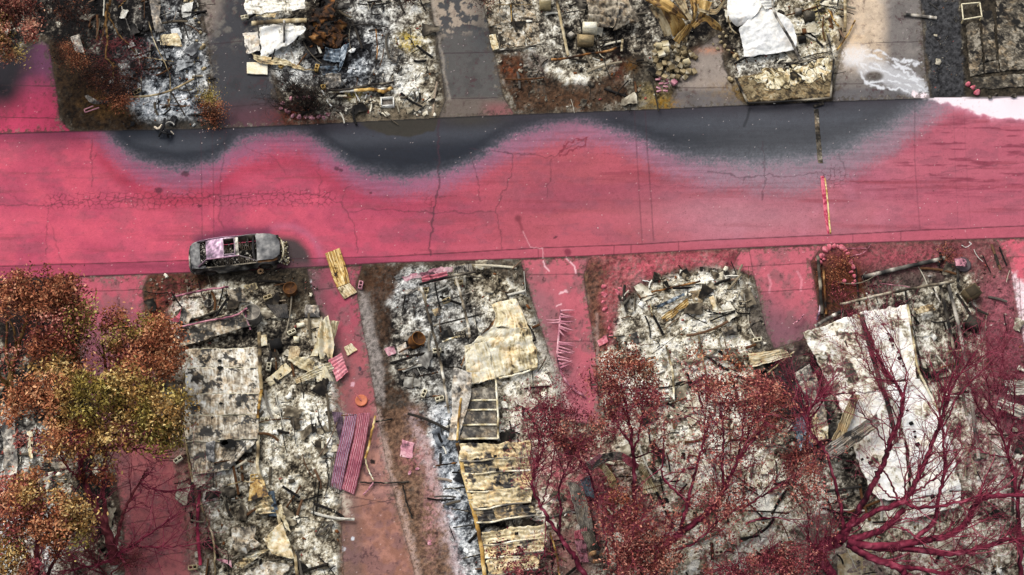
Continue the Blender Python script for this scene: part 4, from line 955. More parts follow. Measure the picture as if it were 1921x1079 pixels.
    part(jb, 'cabin_debris', 'chip', th)['kind'] = 'stuff'; jb = MB()
    box(jb, X([-1.58, 0, .86]), (.34, 1.25, .03), ang, c(24,22,20))
    for _ in range(160):
        box(jb, X([RNG.uniform(-1.74,-1.4), RNG.uniform(-.6,.6), .9+RNG.uniform(0,.06)]), RNG.uniform(.02,.08,3), RNG.uniform(0,3), tint('grey', RNG.choice([.05,.2,.5,.9])))
    part(jb, 'rear_shelf_debris', 'chip', th)
sedan()

# ------------------------------------------------------------------ upper lots
Q = quad
# lot 1 (far left)
sheet('crumpled_sheet', 'small pale crumpled sheet lying on the blue white ash of the upper left lot', 'metal sheet', [(301,66,.3),(300,84,.25)], [(334,62,.35),(343,88,.3)], style='cream', amp=.08, nu=16)
sheet('bent_sheet', 'grey bent sheet strip running down to the small pale sheet', 'metal sheet', [(280,0,.3),(285,30,.35),(292,62,.2)], [(302,0,.2),(300,35,.5),(312,58,.3)], style='grey', amp=.09, bias=-.1)
sheet('bent_sheet', 'twisted pale siding scrap beneath the tree in the dark upper left corner', 'metal sheet', [(132,68,.2),(142,98,.2)], [(148,62,.3),(157,98,.2)], style='grey', amp=.1, nu=14)
beam('curved_plank', 'long curved pinkish plank across the white ash of the upper left lot', 'plank', [(240,182,.15),(280,180,.3),(320,170,.35),(364,148,.3)], .05, .03, 'tan')
for (pts, lab, st) in (([(279,40,.5),(290,80,.5),(306,112,.45),(318,140,.3),(320,165,.2)], 'pale bent pole running down the middle of the upper left ash lot', 'tan'),
        ([(308,20,.6),(314,40,.5),(324,38,.3)], 'short black bent rod near the top of the upper left ash lot', 'char'), ([(297,60,.4),(312,110,.5),(326,134,.2)], 'thin black pole beside the pale bent pole of the upper left lot', 'char'),
        ([(320,165,.2),(318,190,.15),(312,206,.1)], 'twisted brown strip at the foot of the pale bent pole', 'tan'), ([(277,108,.3),(300,112,.35),(326,116,.3)], 'short pale batten crossing the bent pole on the upper left lot', 'tan'),
        ([(264,130,.3),(266,175,.2)], 'upright dark post stub left of the long curved plank', 'char'), ([(228,12,.4),(236,35,.4),(244,58,.3)], 'pale thin rod near the tree branches of the upper left lot', 'grey')):
    beam('charred_pole', lab, 'pole', pts, .028, .028, st, 'charred poles on the upper left lot', sides=6, wob=.008)
def frame2(u0, v0, du, dv, w, z, col, name, label, cat, rails=()):
    pass
def loopframe(name, label, cat, pts, w, style, closed=True, z=.1, legs=0., grp=None):
    loc = P(pts[0][0], pts[0][1], 0); th = thing(name, label, cat, loc, grp); q = list(pts)+([pts[0]] if closed else [])
    for a, b in zip(q[:-1], q[1:]):
        mb = MB(); sweep(mb, np.array([P(a[0], a[1], z), P(b[0], b[1], z)]), w, w, 4, tint(style, .7)); part(mb, 'rail', 'rough', th)
    if legs:
        for a in pts:
            mb = MB(); sweep(mb, np.array([P(a[0], a[1], z-w), P(a[0], a[1], z)+[0,0,-z+.02]]), w, w, 4, tint(style, .5)); part(mb, 'leg', 'rough', th)
    return th
loopframe('bent_tubing', 'small pink U shaped metal frame on the brown soil by the road', 'frame', [(175,199),(158,206),(160,211),(186,202)], .025, 'pinkm', False, .12)
def cycle():
    th = thing('burned_debris', 'black twisted wreckage with pale curved rim at the road edge', 'wreckage', P(310, 245, 0))
    a = np.linspace(.2, 2.6, 14); mb = MB(); o = P(318, 238, .3); sweep(mb, np.stack([o[0]-.3*np.cos(a), o[1]-.1+.35*np.sin(a), o[2]+.1*np.sin(a)], -1), .03, .03, 6, c(190,186,176)); part(mb, 'rim', 'rough', th)
    mb = MB()
    for q in ([(309,222,.5),(306,240,.5),(298,256,.1)], [(300,244,.2),(310,250,.5),(322,252,.1)], [(304,236,.3),(312,246,.5),(316,258,.1)]): sweep(mb, catmull([P(*w) for w in q], 8), .07, .05, 6, c(24,24,26))
    part(mb, 'frame', 'rough', th)
    mb = MB(); sweep(mb, catmull([P(290,238,.15), P(297,242,.3), P(304,234,.3)], 6), .05, .03, 4, c(214,200,178)); sweep(mb, catmull([P(320,246,.2), P(326,252,.1)], 4), .03, .03, 4, c(190,178,160)); part(mb, 'bracket', 'rough', th)
cycle()
sheet('boat_hull_scrap', 'black and white curved scrap beside the pink U frame', 'scrap', [(158,180,.15),(170,192,.3),(200,196,.15)], [(164,178,.35),(180,186,.4),(204,190,.3)], style='grey', amp=.05)
stones([(349,4,.3),(360,6,.3),(366,20,.28),(366,36,.24),(352,16,.2),(376,62,.3),(379,90,.4),(372,110,.28),(366,118,.22),(350,188,.2),(383,130,.24),(369,78,.2),(374,44,.22)], 'tan', 'tan stone in the row edging the upper left ash lot', 'tan stones edging the upper left lot')
cinder(257,172,.6,'dark rimmed cinder block under the rusty bush beside the long curved plank','tan',.05,(.6,0))
cinder(460,35,.25,'cinder block on the dark driveway beside the fallen white siding','cream',.2)
# lot 2
for L, R, st, b, lab in (
    ([(460,0,.7),(462,30,.6)], [(574,0,.9),(572,16,.8)], 'white', .0, 'topmost white siding sheet at the picture edge above the dark plank'),
    ([(485,50,.5),(488,80,.45),(490,104,.3),(498,114,.2)], [(570,48,.9),(572,58,.8),(540,84,.5),(512,92,.35)], 'white', .12, 'large torn white siding sheet below the dark plank'),
    ([(470,100,.3),(484,118,.25)], [(520,108,.35),(594,134,.25)], 'cream', -.1, 'narrow soot streaked siding strip below the large torn sheet'),
    ([(480,20,.6),(484,32,.55)], [(520,22,.7),(516,34,.6)], 'cream', .1, 'small cream siding piece between two larger sheets above the dark plank'),
    ([(455,62,.3),(462,100,.3)], [(484,60,.5),(488,96,.4)], 'grey', .3, 'pale grey sheet edge at the left side of the torn siding'),
    ):
    sheet('siding_sheet', lab, 'siding sheet', L, R, 'fallen white siding on the second upper lot', style=st, amp=.07, bias=b, streak=.3, nu=26, nv=26, ragged=.06, fold=.03)
beam('charred_plank', 'wide dark plank lying across the fallen white siding', 'plank', [(472,44,.95),(520,40,1.0),(575,38,.95)], .12, .04, 'tan', n=20)
beam('charred_plank', 'short upright grey post in front of the torn white siding', 'plank', [(533,38,1.1),(533,80,.7)], .05, .04, 'grey')
beam('charred_plank', 'thin dark batten leaning over the lower end of the siding', 'plank', [(516,92,.6),(506,126,.15)], .03, .03, 'char')
sheet('concrete_slab', 'pale square slab at the edge of the dark driveway by the siding', 'slab', [(463,117,.12),(463,138,.12)], [(502,116,.14),(502,140,.12)], style='cream', amp=.008, bias=.25, thick=.06, ragged=.01, m='slab', con=.7)
for q, lab in (((530,124,.9),'cinder block with tan soot below the torn white siding'),((595,130,1.4),'cinder block beside the bluish crumpled sheet'),((610,165,.2),'cinder block half buried at the left end of the long plank')):
    cinder(q[0], q[1], q[2], lab, 'wood', .08)
def mattress():
    mb = MB()
    patch(mb, [(590,0,.3),(584,30,.5),(574,60,.2),(600,96,.15)], [(620,4,.5),(630,26,.8),(644,50,.5),(640,90,.2)], 50, 40, .3, None, 'rust', -.32, .06, con=2.6, fold=.12, ragged=.25, sc=1.4)
    return solo(mb, 'burned_mattress', 'rough', 'rust brown and black burned heap in the middle of the second upper lot', 'burned heap', P(612, 50, 0), None, True)
mattress()
for L, R, st, b, lab in (
    ([(612,92,.35),(606,112,.2)], [(640,92,.5),(640,118,.35)], 'blue', .05, 'dark blue grey crumpled sheet below the rust brown heap'),
    ([(640,90,.6),(634,140,.2)], [(656,82,.7),(644,122,.3)], 'blue', .25, 'narrow bluish twisted sheet beside the dark blue grey sheet'),
    ([(610,142,.3),(612,168,.25)], [(640,140,.4),(642,166,.3)], 'grey', -.02, 'square grey box lid left of the long plank'),
    ([(736,90,.3),(732,118,.2)], [(748,94,.4),(744,120,.3)], 'char', .05, 'black charred box on white ash in the second upper lot'),
    ([(600,128,.3),(606,144,.3)], [(640,124,.3),(648,146,.2)], 'blue', .0, 'black and blue debris sheet below the twisted sheet')):
    sheet('crumpled_sheet', lab, 'metal sheet', L, R, 'crumpled dark sheets on the second upper lot', style=st, amp=.14, bias=b, nu=18, nv=16, fold=.06, con=2.2)
for pts, w, h, st, lab in (
    ([(612,170,.35),(650,168,.4),(690,160,.45),(736,155,.35)], .05, .03, 'char', 'long charred plank along the front of the second upper lot'),
    ([(615,174,.3),(660,170,.35),(700,168,.35),(738,166,.3)], .06, .03, 'white', 'long pale plank directly below the long charred plank'),
    ([(664,170,.5),(700,168,.45),(720,172,.42),(736,164,.4)], .09, .03, 'wood', 'orange tan wedge shaped board at the right end of the long planks'),
    ([(690,166,.3),(702,130,.6)], .04, .03, 'grey', 'leaning grey batten above the long charred plank'),
    ([(666,174,.2),(675,190,.1)], .03, .02, 'white', 'short white batten below the long planks, left one of the pair'),
    ([(688,176,.2),(682,194,.1)], .035, .02, 'white', 'short white batten below the long planks, right one of the pair'),
    ([(705,55,.5),(708,90,.6),(705,128,.5)], .035, .03, 'rust', 'upright rusty post in the ash of the second upper lot'),
    ([(718,136,.3),(722,160,.3)], .03, .03, 'grey', 'short grey stub above the orange tan board'),
    ([(736,138,.3),(738,160,.3)], .05, .03, 'char', 'thick black stub above the right end of the long planks'),
    ([(604,170,.2),(614,190,.15),(622,200,.1)], .035, .03, 'white', 'peeling white strip beside the black bush'),
    ([(780,140,.15),(779,150,.2),(790,136,.15)], .015, .015, 'char', 'thin black bent rod on the pale ash near the buckets'),
    ([(640,150,.3),(662,180,.2)], .02, .02, 'grey', 'thin leaning batten above the long pale plank'),
    ([(742,70,.2),(744,82,.3)], .03, .03, 'tan', 'short tan stick by the yellow stain'),
    ):
    beam('charred_plank', lab, 'plank', pts, w, h, st, 'planks and battens on the second upper lot', wob=.008)
def tvbox():
    th = thing('metal_box', 'white framed open metal box lying on the ash in front of the long planks', 'box', P(727, 193, 0))
    mb = MB(); a = P(727, 193, .15); z0 = .3
    for d, s in (((-.33,0),(.06,.56)),((.33,0),(.06,.56)),((0,-.26),(.6,.06)),((0,.26),(.6,.06))): box(mb, a+[d[0], d[1], 0], (s[0], s[1], z0), .08, tint('white', .6))
    part(mb, 'casing', 'metal', th); mb = MB(); box(mb, a+[0,0,-.05], (.58, .44, .06), .08, c(112,104,96)); part(mb, 'inner_panel', 'metal', th)
tvbox()
def disc(mb, ctr, r, h, col, n=28, dish=.0):
    a = np.arange(n)*2*math.pi/n; ring = np.stack([np.cos(a), np.sin(a)], -1)
    V = []; C = []
    for rr, z in ((1, 0), (1, h), (.86, h+.01), (.8, h-dish), (0.01, h-dish)): V.append(np.concatenate([ring*r*rr, np.full((n, 1), z)], 1))
    V = np.concatenate(V)+np.asarray(ctr); F = []
    for k in range(4):
        for j in range(n): F.append([k*n+j, k*n+(j+1) % n, (k+1)*n+(j+1) % n, (k+1)*n+j])
    mb.add(V, F, col)
for u, v, r, lab in ((783,207,.16,'dark round lid on the grit near the road, lower of the two'),(779,186,.16,'dark round lid on the grit, upper of the two near the driveway')):
    mb = MB(); disc(mb, P(u, v, .03), r, .12, c(64,68,74), dish=.04); solo(mb, 'round_disc', 'metal', lab, 'disc', P(u, v, 0), 'round lids on the second upper lot')
stones([(530,196),(527,204,.36),(540,210),(549,219,.34),(562,221,.36),(574,221),(585,222,.36),(598,220,.34),(607,222,.3),(616,216,.34),(583,185,.28),(560,184,.26),(570,186,.3),(592,204,.24),(546,186,.24)], 'pinkm', 'pink stained stone of the ring round the black burned bush', 'pink stones round the black bush', .32)
# lot 3
def slabs(name, label, cat, cells, style, grp, thick=.06, z=.1, bias=0., amp=.01):
    for i, (q, lab) in enumerate(cells): 
        a, b, c_, d = q
        sheet(name, lab, cat, [(a[0],a[1],z),(d[0],d[1],z)], [(b[0],b[1],z),(c_[0],c_[1],z)], grp, style=style, amp=amp, thick=thick, ragged=.02, bias=bias, con=1.9, sc=3.5, m='slab', nu=20, nv=20)
slabs('floor_panel', '', 'floor panel', [
    (((932,48),(984,44),(986,86),(938,90)), 'mottled grey floor panel at the left of the third upper lot, lower row left'), (((986,44),(1010,44),(1014,82),(988,86)), 'narrow mottled floor panel right of the lower left one'),
    (((908,0),(936,0),(938,46),(918,50)), 'mottled floor panel at the top beside the grey driveway'), (((938,0),(958,0),(962,42),(940,44)), 'narrow floor panel with pale grid lines at the picture top'), (((960,0),(998,0),(1008,40),(964,42)), 'wide mottled floor panel at the picture top right of the grid lines')],
    'roofg', 'mottled floor panels on the third upper lot', bias=-.06)
slabs('paving_slab', '', 'paving slab', [(((976,98),(1008,96),(1012,130),(984,134)), 'dark grey paving slab below the mottled floor panels'), (((986,138),(1016,134),(1020,160),(986,163)), 'reddish grey paving slab, second of the path down to the road'),
    (((990,166),(1020,162),(1028,190),(995,210)), 'reddish grey paving slab nearest the road')], 'dconc', 'paving slabs down to the road', z=.05, bias=.02)
slabs('paving_slab', '', 'paving slab', [(((918,66),(930,64),(936,92),(924,94)), 'small cream slab on edge at the corner of the floor panels')], 'cream', None, z=.2, bias=.1)
for L, R, st, b, kw, lab in (
    ([(1100,0,.8),(1104,30,.7),(1102,50,.4)], [(1156,0,1.0),(1160,26,.9),(1150,56,.5)], 'roofg', -.22, dict(fold=.12), 'crumpled slate grey roof sheet on the third upper lot'),
    ([(1158,0,1.0),(1158,28,.8),(1150,58,.4)], [(1176,0,.9),(1198,38,.8),(1186,44,.5)], 'roofg', -.18, dict(fold=.06), 'smaller folded grey roof sheet joined to the slate grey one')):
    sheet('roof_sheet', lab, 'roof sheet', L, R, 'crumpled grey roof sheets on the third upper lot', style=st, bias=b, amp=.14, nu=30, nv=30, **kw)
def appliance(name, label, u, v, w, d, h, rz, style, n=.7, z=0., open_=False, grp=None, tilt=(0,0)):
    th = thing(name, label, 'box', P(u, v, 0), grp); a = P(u, v, z)
    mb = MB(); box(mb, a+[0,0,h/2], (w, d, h), rz, tint(style, n), tilt, .015); part(mb, 'casing', 'rough', th)
    ca, sa = math.cos(rz), math.sin(rz)
    mb = MB(); box(mb, a+[0,0,h+.014], (w*.82, d*.8, .02), rz, tint(style, .04 if open_ else min(1, n+.18)), tilt, .01); part(mb, 'lid', 'rough', th)  # open boxes: near-black plate, the shaded inside put into its colour
    return th
appliance('washing_machine', 'cream topped metal box at the upper part of the third upper lot', 1022, 14, .62, .55, .8, .05, 'cream', .45, z=0)
appliance('metal_cabinet', 'cream metal box among debris, upper of the stacked pair', 1106, 62, .8, .5, .7, -.02, 'cream', .75)
appliance('metal_cabinet', 'striped grey green box directly below the cream metal box', 1098, 82, .9, .6, .45, -.05, 'tan', .4)
appliance('metal_cabinet', 'small grey cube leaning by the rusty post', 1071, 70, .3, .3, .3, .7, 'grey', .6)
for pts, w, h, st, lab in (
    ([(1034,112,.3),(1060,110,.4),(1100,102,.45),(1140,96,.4),(1166,86,.3)], .05, .04, 'rust', 'long curved rusty beam along the front of the third upper lot'),
    ([(1045,2,1.0),(1054,50,.8),(1066,104,.4)], .07, .05, 'tan', 'tall tan post standing above the curved rusty beam'),
    ([(1050,26,.4),(1100,18,.4)], .025, .02, 'char', 'thin black rail between the tan post and the roof sheet'),
    ([(934,9,.3),(1000,9,.3)], .02, .02, 'tan', 'thin cream horizontal rail over the floor panels'),
    ([(958,0,.3),(960,40,.3)], .02, .02, 'wood', 'thin yellow vertical rail over the floor panels'),
    ([(932,97,.15),(1005,86,.2)], .05, .03, 'char', 'black sill beam under the mottled floor panels'),
    ([(1012,132,.15),(1005,146,.1),(1016,150,.12),(1020,136,.1)], .02, .02, 'char', 'black curled hose on the paving slabs'),
    ([(1168,74,.4),(1166,96,.3)], .06, .03, 'conc', 'short tan board at the right end of the curved rusty beam'),
    ([(1118,70,.3),(1128,98,.2)], .03, .03, 'char', 'black stick right of the cream metal box'),
    ):
    beam('steel_beam' if 'beam' in lab else 'charred_pole', lab, 'beam' if 'beam' in lab else 'pole', pts, w, h, st, 'beams and poles on the third upper lot', wob=.008)
stones([(1196,70,.4),(1217,68,.5),(1200,40,.3),(1226,84,.3),(1166,106,.24),(1150,140,.3),(1108,160,.4)], 'char', 'dark charred lump on the grit of the third upper lot', 'dark lumps on the third upper lot')
# tan twisted roofing strips
for i, (L, R, lab) in enumerate((
    ([(1216,14,1.4),(1236,45,.8),(1246,72,.3)], [(1240,2,1.6),(1262,36,1.1),(1266,66,.4)], 'leftmost long tan roofing strip of the twisted bunch'),
    ([(1240,20,1.5),(1256,50,.8),(1262,72,.3)], [(1262,12,1.6),(1284,44,1.0),(1282,56,.5)], 'second tan roofing strip from the left in the twisted bunch'),
    ([(1206,0,1.8),(1246,22,1.6),(1290,40,1.3)], [(1246,-6,1.9),(1272,16,1.8),(1292,38,1.4)], 'tan roofing strip slanting over the left half of the bunch'),
    ([(1262,0,2.0),(1278,22,1.7),(1292,40,1.5)], [(1284,-4,2.0),(1290,20,1.8),(1300,40,1.5)], 'short upright tan strip in the middle of the bunch'),
    ([(1292,-4,2.0),(1298,30,1.6),(1290,60,.9),(1268,80,.4)], [(1312,-4,1.9),(1306,30,1.5),(1300,50,.9),(1284,78,.4)], 'long tan strip hanging down from the middle of the bunch'),
    ([(1306,0,2.0),(1312,24,1.7),(1302,50,.8)], [(1336,6,1.8),(1326,26,1.6),(1312,48,.9)], 'curled tan strip just right of the middle of the bunch'),
    ([(1306,10,1.8),(1340,20,1.5),(1356,4,1.2)], [(1310,24,1.8),(1344,28,1.5),(1362,-4,1.2)], 'tan strip looping up to the right at the picture top'),
    ([(1296,50,1.2),(1320,30,1.4),(1346,44,1.1),(1356,58,.4)], [(1302,56,1.1),(1322,42,1.3),(1338,56,1.0),(1352,60,.4)], 'pale strip arching down at the right end of the bunch'),
    ([(1262,76,.8),(1286,50,1.1)], [(1274,84,.5),(1296,46,1.1)], 'thin crossing strip at the foot of the bunch'),
    ([(1280,82,.3),(1292,50,1.)], [(1286,84,.3),(1298,50,1.)], 'narrow strip end touching the heap of blocks'))):
    sheet('roofing_strip', lab, 'roofing strip', L, R, 'twisted tan roofing strips', style='wood' if i % 3 else 'tan', bias=.0 if i % 3 else .1, amp=.03, nu=26, nv=12, corr=(2.0, .04), streak=.4, con=1.7, ragged=.01, up=.1)
# tumbled blocks
def blocks():
    r = np.random.default_rng(5); lab = 'grey brown paving block in the tumbled heap beside the pale concrete pad'
    pts = [(1233,88),(1247,84),(1238,102),(1249,98),(1231,116),(1246,120),(1230,100),(1262,90),(1272,88),(1282,92),(1252,110),(1268,106),(1262,128),(1272,114),(1280,110),(1290,118),(1298,106),(1304,110),(1276,124),(1286,126),(1300,136),(1293,137),(1254,134),(1262,144),(1270,134),(1280,136),(1286,146),(1272,146),(1240,132),(1236,140),(1246,146),(1250,104),(1292,100),(1254,122),(1236,126),(1228,108),(1266,98),(1276,100),(1242,94),(1284,102)]
    for i, (u, v) in enumerate(pts):
        up = .18 if i % 3 == 0 else .02
        if u < 1250: up += .15
        put('bk%d' % (i % 5), lambda: brick_mesh(i, 'conc' if i % 5 else 'tan'), 'paving_block', 'stone', lab, 'paving block', u, v, up, r.uniform(0, 3), tuple(r.uniform(.8, 1.1)*np.array([.30, .26, .2])), 'tumbled grey brown blocks', (r.normal(0, .25), r.normal(0, .25)))
    lab = 'pale cream topped block at the upper left of the tumbled heap'
    for i, (u, v) in enumerate([(1236,89),(1248,85),(1249,97),(1240,103),(1288,119)]):
        put('bc%d' % (i % 2), lambda: brick_mesh(40+i, 'cream'), 'paving_block', 'stone', 'pale cream topped block in the tumbled heap', 'paving block', u, v, .42 if i < 4 else .3, .1*i, (.36,.34,.2), 'tumbled cream blocks')
    for i, (u, v) in enumerate([(1234,150),(1240,158),(1235,166),(1248,164),(1250,150),(1236,172),(1250,157),(1264,157),(1248,171),(1240,147)]):
        put('br%d' % (i % 3), lambda: brick_mesh(60+i, 'pinkm'), 'brick', 'stone', 'pinkish brick in the small pile at the lower end of the block heap', 'brick', u, v, .05+.07*(i % 3), r.normal(0, .35), (.26,.1,.09) if i != 7 else (.3,.28,.2), 'pinkish bricks below the block heap', (r.normal(0, .15), 0))
blocks()
stones([(1338,84,.26),(1346,92,.3),(1352,80,.28),(1360,88,.3),(1362,70,.3),(1350,70,.24),(1370,150,.3),(1366,96,.26),(1357,62,.24),(1371,60,.24),(1379,106,.3),(1384,114,.26),(1377,96,.2)], 'tan', 'rounded brown stone at the left edge of the white roof lot above the road', 'brown stones by the upper white roof', .3)
# lot 4
for L, R, lab, b in (([(1364,0,1.1),(1366,30,1.0),(1384,50,.6)], [(1440,-4,1.3),(1420,24,1.3),(1402,44,.9)], 'upper left lobe of the bright white crumpled roof above the road', .22),
    ([(1386,56,.9),(1392,80,.6),(1396,108,.35)], [(1432,12,1.2),(1478,34,1.1),(1494,64,.8),(1490,96,.4)], 'main bright white crumpled roof sheet above the road', .3),
    ([(1424,0,1.5),(1436,18,1.3)], [(1456,-4,1.3),(1450,14,1.1)], 'small white roof scrap against the picture top', .15)):
    sheet('white_roof_sheet', lab, 'roof sheet', L, R, 'bright white crumpled roof above the road', style='white', bias=b, amp=.09, nu=34, nv=34, con=1.1, fold=.03, sc=1.4)
for pts, w, h, st, lab in (
    ([(1449,-4,1.6),(1452,22,1.5),(1468,50,1.3),(1486,80,.9),(1500,112,.3)], .06, .04, 'grey', 'long grey bent pipe lying over the white crumpled roof'),
    ([(1366,30,1.2),(1372,54,.9),(1394,72,.5)], .03, .03, 'tan', 'tan edge strip at the left rim of the white crumpled roof'),
    ([(1470,124,.3),(1510,114,.3),(1552,106,.25)], .04, .03, 'char', 'black charred rail below the white crumpled roof'),
    ([(1460,118,.3),(1500,118,.3),(1540,108,.35)], .035, .03, 'char', 'second black rail close above the other below the white roof'),
    ([(1585,0,.5),(1586,30,.4),(1585,60,.3)], .08, .03, 'tan', 'upright tan board at the edge of the upper driveway'),
    ([(1604,38,.2),(1590,66,.2),(1570,94,.2)], .04, .03, 'wood', 'leaning tan batten below the upright tan board'),
    ([(1554,18,.4),(1566,40,.4),(1574,50,.3)], .04, .03, 'wood', 'short yellowish strip left of the upright tan board'),
    ([(1549,58,.4),(1556,80,.3),(1560,98,.2)], .025, .025, 'char', 'dark rod at the right side of the white roof lot'),
    ([(1443,146,.25),(1447,165,.22),(1453,194,.2)], .045, .03, 'white', 'white pole lying over the brown slab towards the road'),
    ([(1532,8,.5),(1540,40,.3)], .03, .03, 'char', 'short black rod near the dark box')):
    beam('pole' if 'board' not in lab else 'board', lab, 'pole' if 'board' not in lab else 'board', pts, w, h, st, 'poles and boards around the upper white roof', wob=.006)
appliance('metal_box', 'dark brown square box with open top right of the white crumpled roof', 1516, 38, .55, .5, .5, .1, 'dconc', .5)
appliance('metal_box', 'small pale grey box above the dark brown box', 1496, 26, .35, .35, .3, -.1, 'grey', .5)
appliance('metal_box', 'small black box below the dark brown box', 1504, 78, .4, .3, .3, .2, 'char', .4, open_=True)
appliance('metal_box', 'rusty narrow box between the black box and the white roof edge', 1507, 64, .25, .35, .3, 0, 'rust', .4)
for i, (L, R, lab, st, b) in enumerate((([(1382,146,.3),(1402,190,.3)], [(1562,112,.3),(1556,182,.3)], 'brown ash covered concrete slab in front of the upper white roof', 'conc', -.1),)):
    th = thing('foundation_slab', lab, 'slab', P(1470, 160, 0))
    mb = MB(); patch(mb, L, R, 60, 80, .02, None, st, b-.04, .28, con=1.6, sc=4.5, ragged=.08); part(mb, 'top', 'slab', th)
    for pts in ([(1380,146,.36),(1402,192,.36)], [(1402,194,.34),(1480,190,.34),(1558,184,.34)], [(1564,112,.36),(1558,184,.36)]):
        mb = MB(); sweep(mb, catmull([P(*q) for q in pts], 12), .05, .04, 4, beamcol(12, 'char', 5)); part(mb, 'edge_rail', 'rough', th)
mb = MB(); patch(mb, [(1412,140,.335),(1432,162,.33)], [(1558,114,.34),(1556,150,.33)], 30, 60, .03, None, 'cream', -.02, .02, con=2.6, sc=4, ragged=.35); part(mb, 'ash_layer', 'yard', bpy.data.objects['foundation_slab'])
beam('black_plank', 'short charred board at the top of the drain line by the slab', 'board', [(1526,200,.08),(1545,194,.1)], .07, .02, 'char')
beam('grey_plank', 'grey weathered plank lying across the driveway and gravel strip', 'plank', [(1695,27,.12),(1726,30,.12),(1757,34,.1)], .09, .03, 'grey')
# lot 5
loopframe('square_frame', 'white square metal frame standing at the top of the charred slab lot', 'frame', [(1804,8),(1838,5),(1842,31),(1807,37)], .03, 'cream', True, .4, legs=1)
def slab5():
    th = thing('charred_slab', 'large charred concrete slab with dark grooves in the upper right corner', 'slab', P(1870, 100, 0))
    cells = [((1812,45,.12),(1836,42,.12),(1846,138,.12),(1820,142,.12)), ((1840,20,.12),(1862,20,.12),(1870,112,.12),(1848,116,.12)), ((1868,0,.12),(1990,0,.12),(1990,128,.12),(1876,132,.12)), ((1846,118,.11),(1872,114,.11),(1876,134,.11),(1848,138,.11))]
    for q in cells:
        mb = MB(); patch(mb, [q[0], q[3]], [q[1], q[2]], 60, max(16, int((q[1][0]-q[0][0])*.6)), .015, None, 'dconc', .05, .1, con=2.2, sc=2.4, ragged=.05); part(mb, 'slab_section', 'slab', th)
    mb = MB(); patch(mb, [(1822,146,.1),(1826,168,.1)], [(1990,134,.1),(1990,158,.1)], 10, 100, .01, None, 'dconc', .0, .1, con=2, ragged=.05); part(mb, 'front_strip', 'slab', th)
slab5()
stones([(1815,160,.36),(1824,166,.34),(1832,175,.42)], 'pinkc', 'pink stone of the row of three at the corner of the charred slab', 'three pink stones by the charred slab', .36, .8)
stones([(1856,184,.36),(1901,181,.36),(1868,178,.2)], 'char', 'black charred lump at the edge of the white foam', 'black lumps by the white foam')
mb = MB(); patch(mb, [(1527,205,.012),(1529,240,.012),(1534,300,.012),(1538,306,.012)], [(1536,204,.012),(1538,240,.012),(1543,300,.012),(1545,306,.012)], 60, 8, .0, None, 'dconc', .1, .008, stripes=(60,'char',.3), ragged=.015)
th = thing('trench_drain', 'narrow trench drain across the road, dark above and yellow edged below', 'drain', P(1540, 320, 0)); part(mb, 'upper_grate', 'slab', th)
mb = MB(); patch(mb, [(1539,330,.012),(1545,390,.012),(1552,439,.012)], [(1546,330,.012),(1552,390,.012),(1556,439,.012)], 50, 6, .0, None, 'crim', .35, .008, ragged=.012); part(mb, 'lower_grate', 'slab', th)
mb = MB(); patch(mb, [(1546.5,334,.014),(1552.5,390,.014),(1556.5,439,.014)], [(1549,334,.014),(1555.5,390,.014),(1559.5,439,.014)], 50, 4, .0, None, 'wood', .3, .01, ragged=.012); part(mb, 'yellow_edge', 'slab', th)

# ------------------------------------------------------------------ lower lots
# lot with the car
def plywood():
    mb = MB(); patch(mb, [(610,476,.12),(624,520,.08),(632,540,.1)], [(637,465,.12),(650,504,.08),(656,530,.1)], 50, 34, .015, None, 'wood', .08, .03, streak=.75, con=2., ragged=.012)
    th = thing('plywood_sheet', 'long yellow brown weathered sheet with pale lower end lying across the kerb', 'sheet', P(640, 512, 0)); part(mb, 'upper_panel', 'rough', th)
    mb = MB(); patch(mb, [(632,541,.11),(645,561,.1)], [(656,531,.11),(670,548,.1)], 24, 30, .012, None, 'tan', .2, .03, streak=.7, con=1.6, ragged=.012); part(mb, 'pale_end', 'rough', th)
plywood()
cinder(677,537,1.45,'pink cinder block on dark soil beside the yellow brown sheet','pinkm',.03)
mb = MB(); a = np.linspace(0, 2*math.pi, 22); o = P(489, 509, .1); sweep(mb, np.stack([o[0]+.12*np.cos(a), o[1]+.12*np.sin(a), o[2]+0*a], -1), .06, .05, 8, c(200,158,116), caps=False); solo(mb, 'rust_ring', 'rough', 'tan rusty ring lying beside the front wheel of the burned car', 'ring', P(489, 509, 0))
